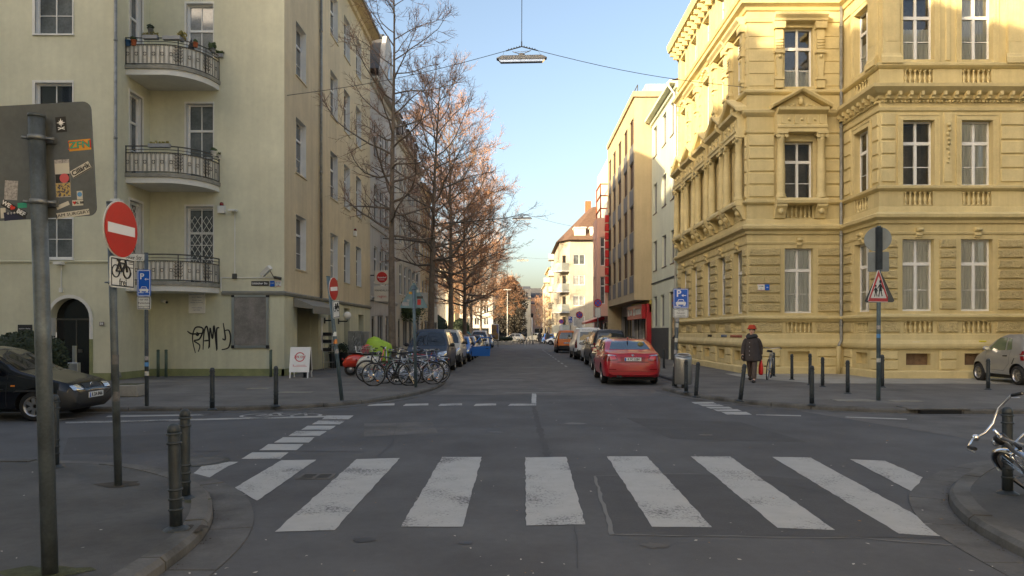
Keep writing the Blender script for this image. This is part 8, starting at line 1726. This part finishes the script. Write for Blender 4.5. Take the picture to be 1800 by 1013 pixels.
# ---- people
def skin(name, verts, edges, m, parent, sub=2, root=0):
    me = bpy.data.meshes.new(name); me.from_pydata([v[0] for v in verts], edges, []); o = bpy.data.objects.new(name+'_tmp', me); COL.objects.link(o); o.modifiers.new('s','SKIN'); 
    for i, v in enumerate(verts): r = v[1]; me.skin_vertices[0].data[i].radius = r if hasattr(r,'__len__') else (r,r)
    me.skin_vertices[0].data[root].use_root = True
    o.modifiers['s'].use_smooth_shade = True; sb = o.modifiers.new('d','SUBSURF'); sb.levels = sub; sb.render_levels = sub
    dg = bpy.context.evaluated_depsgraph_get(); out = bpy.data.meshes.new_from_object(o.evaluated_get(dg)); bpy.data.objects.remove(o); out.materials.clear(); out.materials.append(MATS[m] if isinstance(m,str) else m); out.name = name
    return link(name, out, parent)
def chain(pts): return pts, [(i,i+1) for i in range(len(pts)-1)]
mat('skin_tone', (0.62,0.38,0.28), .55); mat('coat_brown', (0.050,0.040,0.038), .85, var=.15, vscale=8, bump=.3, bscale=40, objc=True); mat('trousers_brown', (0.095,0.070,0.058), .9, var=.15, vscale=8, objc=True); mat('scarf_dark', (0.040,0.040,0.042), .95, bump=.5, bscale=60); mat('hat_red', (0.40,0.045,0.015), .85, var=.15, vscale=20); mat('bag_red', (0.62,0.025,0.02), .45); mat('shoe_black', (0.015,0.014,0.014), .5); mat('cloth_dark', (0.03,0.033,0.045), .9); mat('cloth_grey', (0.08,0.08,0.085), .9); mat('hair_dark', (0.03,0.02,0.014), .7)
def person(label, loc, rz, coat, trou, hat=None, stride=.28, gloves=True, bike=False, scale=1.0):
    t = thing('person', label, 'person', loc, rz); t.scale = (scale,)*3
    # local axes: +x is the way the person faces, y left
    V = []; E = []
    def add(p, r, par=None):
        V.append((Vector(p), r)); 
        if par is not None: E.append((par, len(V)-1))
        return len(V)-1
    pel = add((0,0,.92),(.13,.15)); wa = add((.0,0,1.08),(.12,.14),pel); ch_ = add((.01,0,1.28),(.13,.17),wa); nk = add((.01,0,1.44),(.07,.075),ch_); h0 = add((.03,0,1.54),.062,nk); h1 = add((.035,0,1.60),(.088,.078),h0); h2 = add((.025,0,1.67),(.095,.08),h1)
    hands = []
    for sg, fw, arm in ((1,-stride*.5,0),(-1,stride*.55,1)):
        sh = add((0,sg*.17,1.38),.062,ch_); sp_ = (-.02+fw*.35,sg*.235,1.13); hd_ = (fw*.9+.03,sg*.26,.88)
        if bike: sp_ = (.14,sg*.22,1.14); hd_ = (.38,sg*.22,1.02)
        el = add(sp_,.05,sh); wr = add(hd_,.036,el); pa = add(Vector(hd_)+Vector((.02,0,-.08)),(.040,.026),wr); hands.append(Vector(hd_)+Vector((.02,0,-.1)))
        for k in range(4): f = add(V[pa][0]+Vector((.03-.02*k,0,-.055)),.011,pa); add(V[f][0]+Vector((.004,-.006*sg,-.04+.004*abs(k-1.5))),.009,f)
        th = add(V[pa][0]+Vector((.045,-.01*sg,-.01)),.012,pa); add(V[th][0]+Vector((.02,-.01*sg,-.035)),.010,th)
    feet = []
    for sg, fw in ((1,stride),(-1,-stride)):
        hp = add((0,sg*.09,.86),.095,pel)
        kn_ = (fw*.55+(.04 if fw < 0 else .03),sg*.095,.49); an = (fw-.02,sg*.09,.10 if fw > 0 else .16)
        if bike: kn_ = (.28+.1*sg,sg*.11,.62+.12*sg); an = (.10+.12*sg,sg*.12,.32+.12*sg)
        kn = add(kn_,.062,hp); ak = add(an,.04,kn); add(Vector(an)+Vector((.12,sg*.02,-.05 if fw > 0 or bike else -.10)),.026,ak); feet.append((Vector(kn_),Vector(an)))
    skin('body', V, E, 'skin_tone', t, 1)
    # face
    for nm, p, r, m_, s_ in (('nose',(.125,0,1.605),.016,'skin_tone',(1,.8,1.4)),('eye',(.108,.030,1.628),.011,'print_black',(.6,1,.7)),('eye',(.108,-.030,1.628),.011,'print_black',(.6,1,.7)),('mouth',(.112,0,1.565),.018,'faded_red',(.4,1.2,.35)),('ear',(.02,.082,1.61),.024,'skin_tone',(.6,.4,1.2)),('ear',(.02,-.082,1.61),.024,'skin_tone',(.6,.4,1.2))): part(nm, MB().sphere((0,0,0),r,8,6,0,s_), m_, t, p)
    q = MB(); q.sphere((0,0,0),.108,12,8,0,(1,.92,1.0)); part('hair', q, 'hair_dark', t, (-.035,0,1.645))
    # trousers
    V2 = []; E2 = []
    def add2(p, r, par=None):
        V2.append((Vector(p), r))
        if par is not None: E2.append((par, len(V2)-1))
        return len(V2)-1
    r0 = add2((0,0,.95),(.14,.16))
    for (kn_, an), sg in zip(feet,(1,-1)): a = add2((0,sg*.09,.84),.108,r0); b = add2(kn_,.082,a); add2(an+Vector((0,0,-.015)),.078,b)
    skin('trousers', V2, E2, trou, t, 2)
    # coat: torso shell with sleeves
    q = MB(); n = 20; vs = []; prof_ = [(.235,.275,.66),(.23,.27,.72),(.195,.225,1.0),(.175,.205,1.2),(.16,.195,1.32),(.125,.155,1.41),(.085,.10,1.47),(.07,.08,1.50)]
    for k, (a, b, z) in enumerate(prof_):
        for i in range(n): th = 2*math.pi*i/n; f = 1+.02*math.sin(3*th+k*1.7); vs.append((a*f*math.cos(th)+.01,b*f*math.sin(th),z))
    q.add(vs, [(k*n+i,k*n+(i+1)%n,(k+1)*n+(i+1)%n,(k+1)*n+i) for k in range(len(prof_)-1) for i in range(n)]+[tuple(range(n-1,-1,-1))], 0, True); ct = part('coat', q, coat, t)
    for k in range(4): link('button', MB().sphere((0,0,0),.012,6,4).mesh('button','alu'), ct, (.215-.012*k,-.05,.86+.13*k))
    for sg, hd_, fw in ((1,hands[0],-stride*.5),(-1,hands[1],stride*.55)):
        mid = Vector((-.02+fw*.35,sg*.25,1.13)) if not bike else Vector((.14,sg*.23,1.14)); o_ = skin('sleeve', [(Vector((0,sg*.12,1.40)),.07),(Vector((0,sg*.20,1.30)),.085),(mid,.078),(hd_+Vector((-.02,0,.07)),.062)], [(0,1),(1,2),(2,3)], coat, t, 2); o_.parent = ct
        if gloves: q = MB(); q.sphere((0,0,0),.062,8,6,0,(.95,.75,1.5)); part('glove', q, 'shoe_black', t, hd_)
    for kn_, an in feet: q = MB(); q.sphere((0,0,0),.078,10,6,0,(1.75,.80,.72)); part('shoe', q, 'shoe_black', t, (an.x+.05,an.y,max(.04,an.z-.065)))
    q = MB(); 
    for k, (rr, z, tz) in enumerate(((.115,1.445,.055),(.105,1.475,.045))): q.tube([(.015+rr*1.05*math.cos(2*math.pi*i/16),rr*1.15*math.sin(2*math.pi*i/16),z+.02*math.sin(2*math.pi*i/16*2)-.02*math.cos(2*math.pi*i/16)) for i in range(16)],tz,8,closed=True)
    part('scarf', q, 'scarf_dark', t)
    if hat: q = MB(); q.lathe([(.150,-.035),(.145,-.02),(.118,.02),(.112,.06),(.10,.085),(.065,.10),(.005,.105)],18); o_ = part('hat', q, hat, t, (.0,0,1.71)); o_.rotation_euler = (0,R(-4),0)
    return t, hands
pw_ = G(1322,671,ZP); tt, hands = person('woman in brown coat and red hat walking on the right pavement', (7.45,22.5,ZP), R(-116), 'coat_brown', 'trousers_brown', 'hat_red', .26)
M_ = Matrix.Translation((7.45,22.5,ZP)) @ Matrix.Rotation(R(-116),4,'Z'); hp = M_ @ hands[0]
t = thing('carrier_bag', 'red carrier bag hanging from the walking woman’s hand', 'bag', (hp.x,hp.y,hp.z-.55), R(-100)); q = MB(); n = 16; vs = []
for k, (a, b, z) in enumerate(((.10,.05,.0),(.125,.07,.06),(.12,.065,.25),(.10,.05,.38),(.05,.03,.46))):
    for i in range(n): th = 2*math.pi*i/n; f = 1+.08*math.sin(th*4+k*2); vs.append((a*f*math.cos(th),b*f*math.sin(th),z))
q.add(vs, [(k*n+i,k*n+(i+1)%n,(k+1)*n+(i+1)%n,(k+1)*n+i) for k in range(4) for i in range(n)]+[tuple(range(n-1,-1,-1)), tuple(4*n+i for i in range(n))], 0, True); part('sack', q, 'bag_red', t); q = MB(); q.tube([(-.04,0,.44),(-.02,0,.56),(.02,0,.56),(.04,0,.44)],.008,5); part('handle', q, 'bag_red', t)
person('cyclist in dark clothes riding towards the square', (3.1,95,0), R(95), 'cloth_dark', 'cloth_dark', None, .1, True, True); bicycle('bicycle ridden by the distant dark cyclist', (3.1,95,0), R(95), 'frame_black', 0, 0, group=None)
person('pedestrian in dark grey pushing a bicycle at the street end', (4.15,95.5,0), R(80), 'cloth_grey', 'cloth_dark', None, .15); bicycle('bicycle pushed by the distant pedestrian', (4.6,95.4,0), R(85), 'frame_silver', 5, 0, group=None)
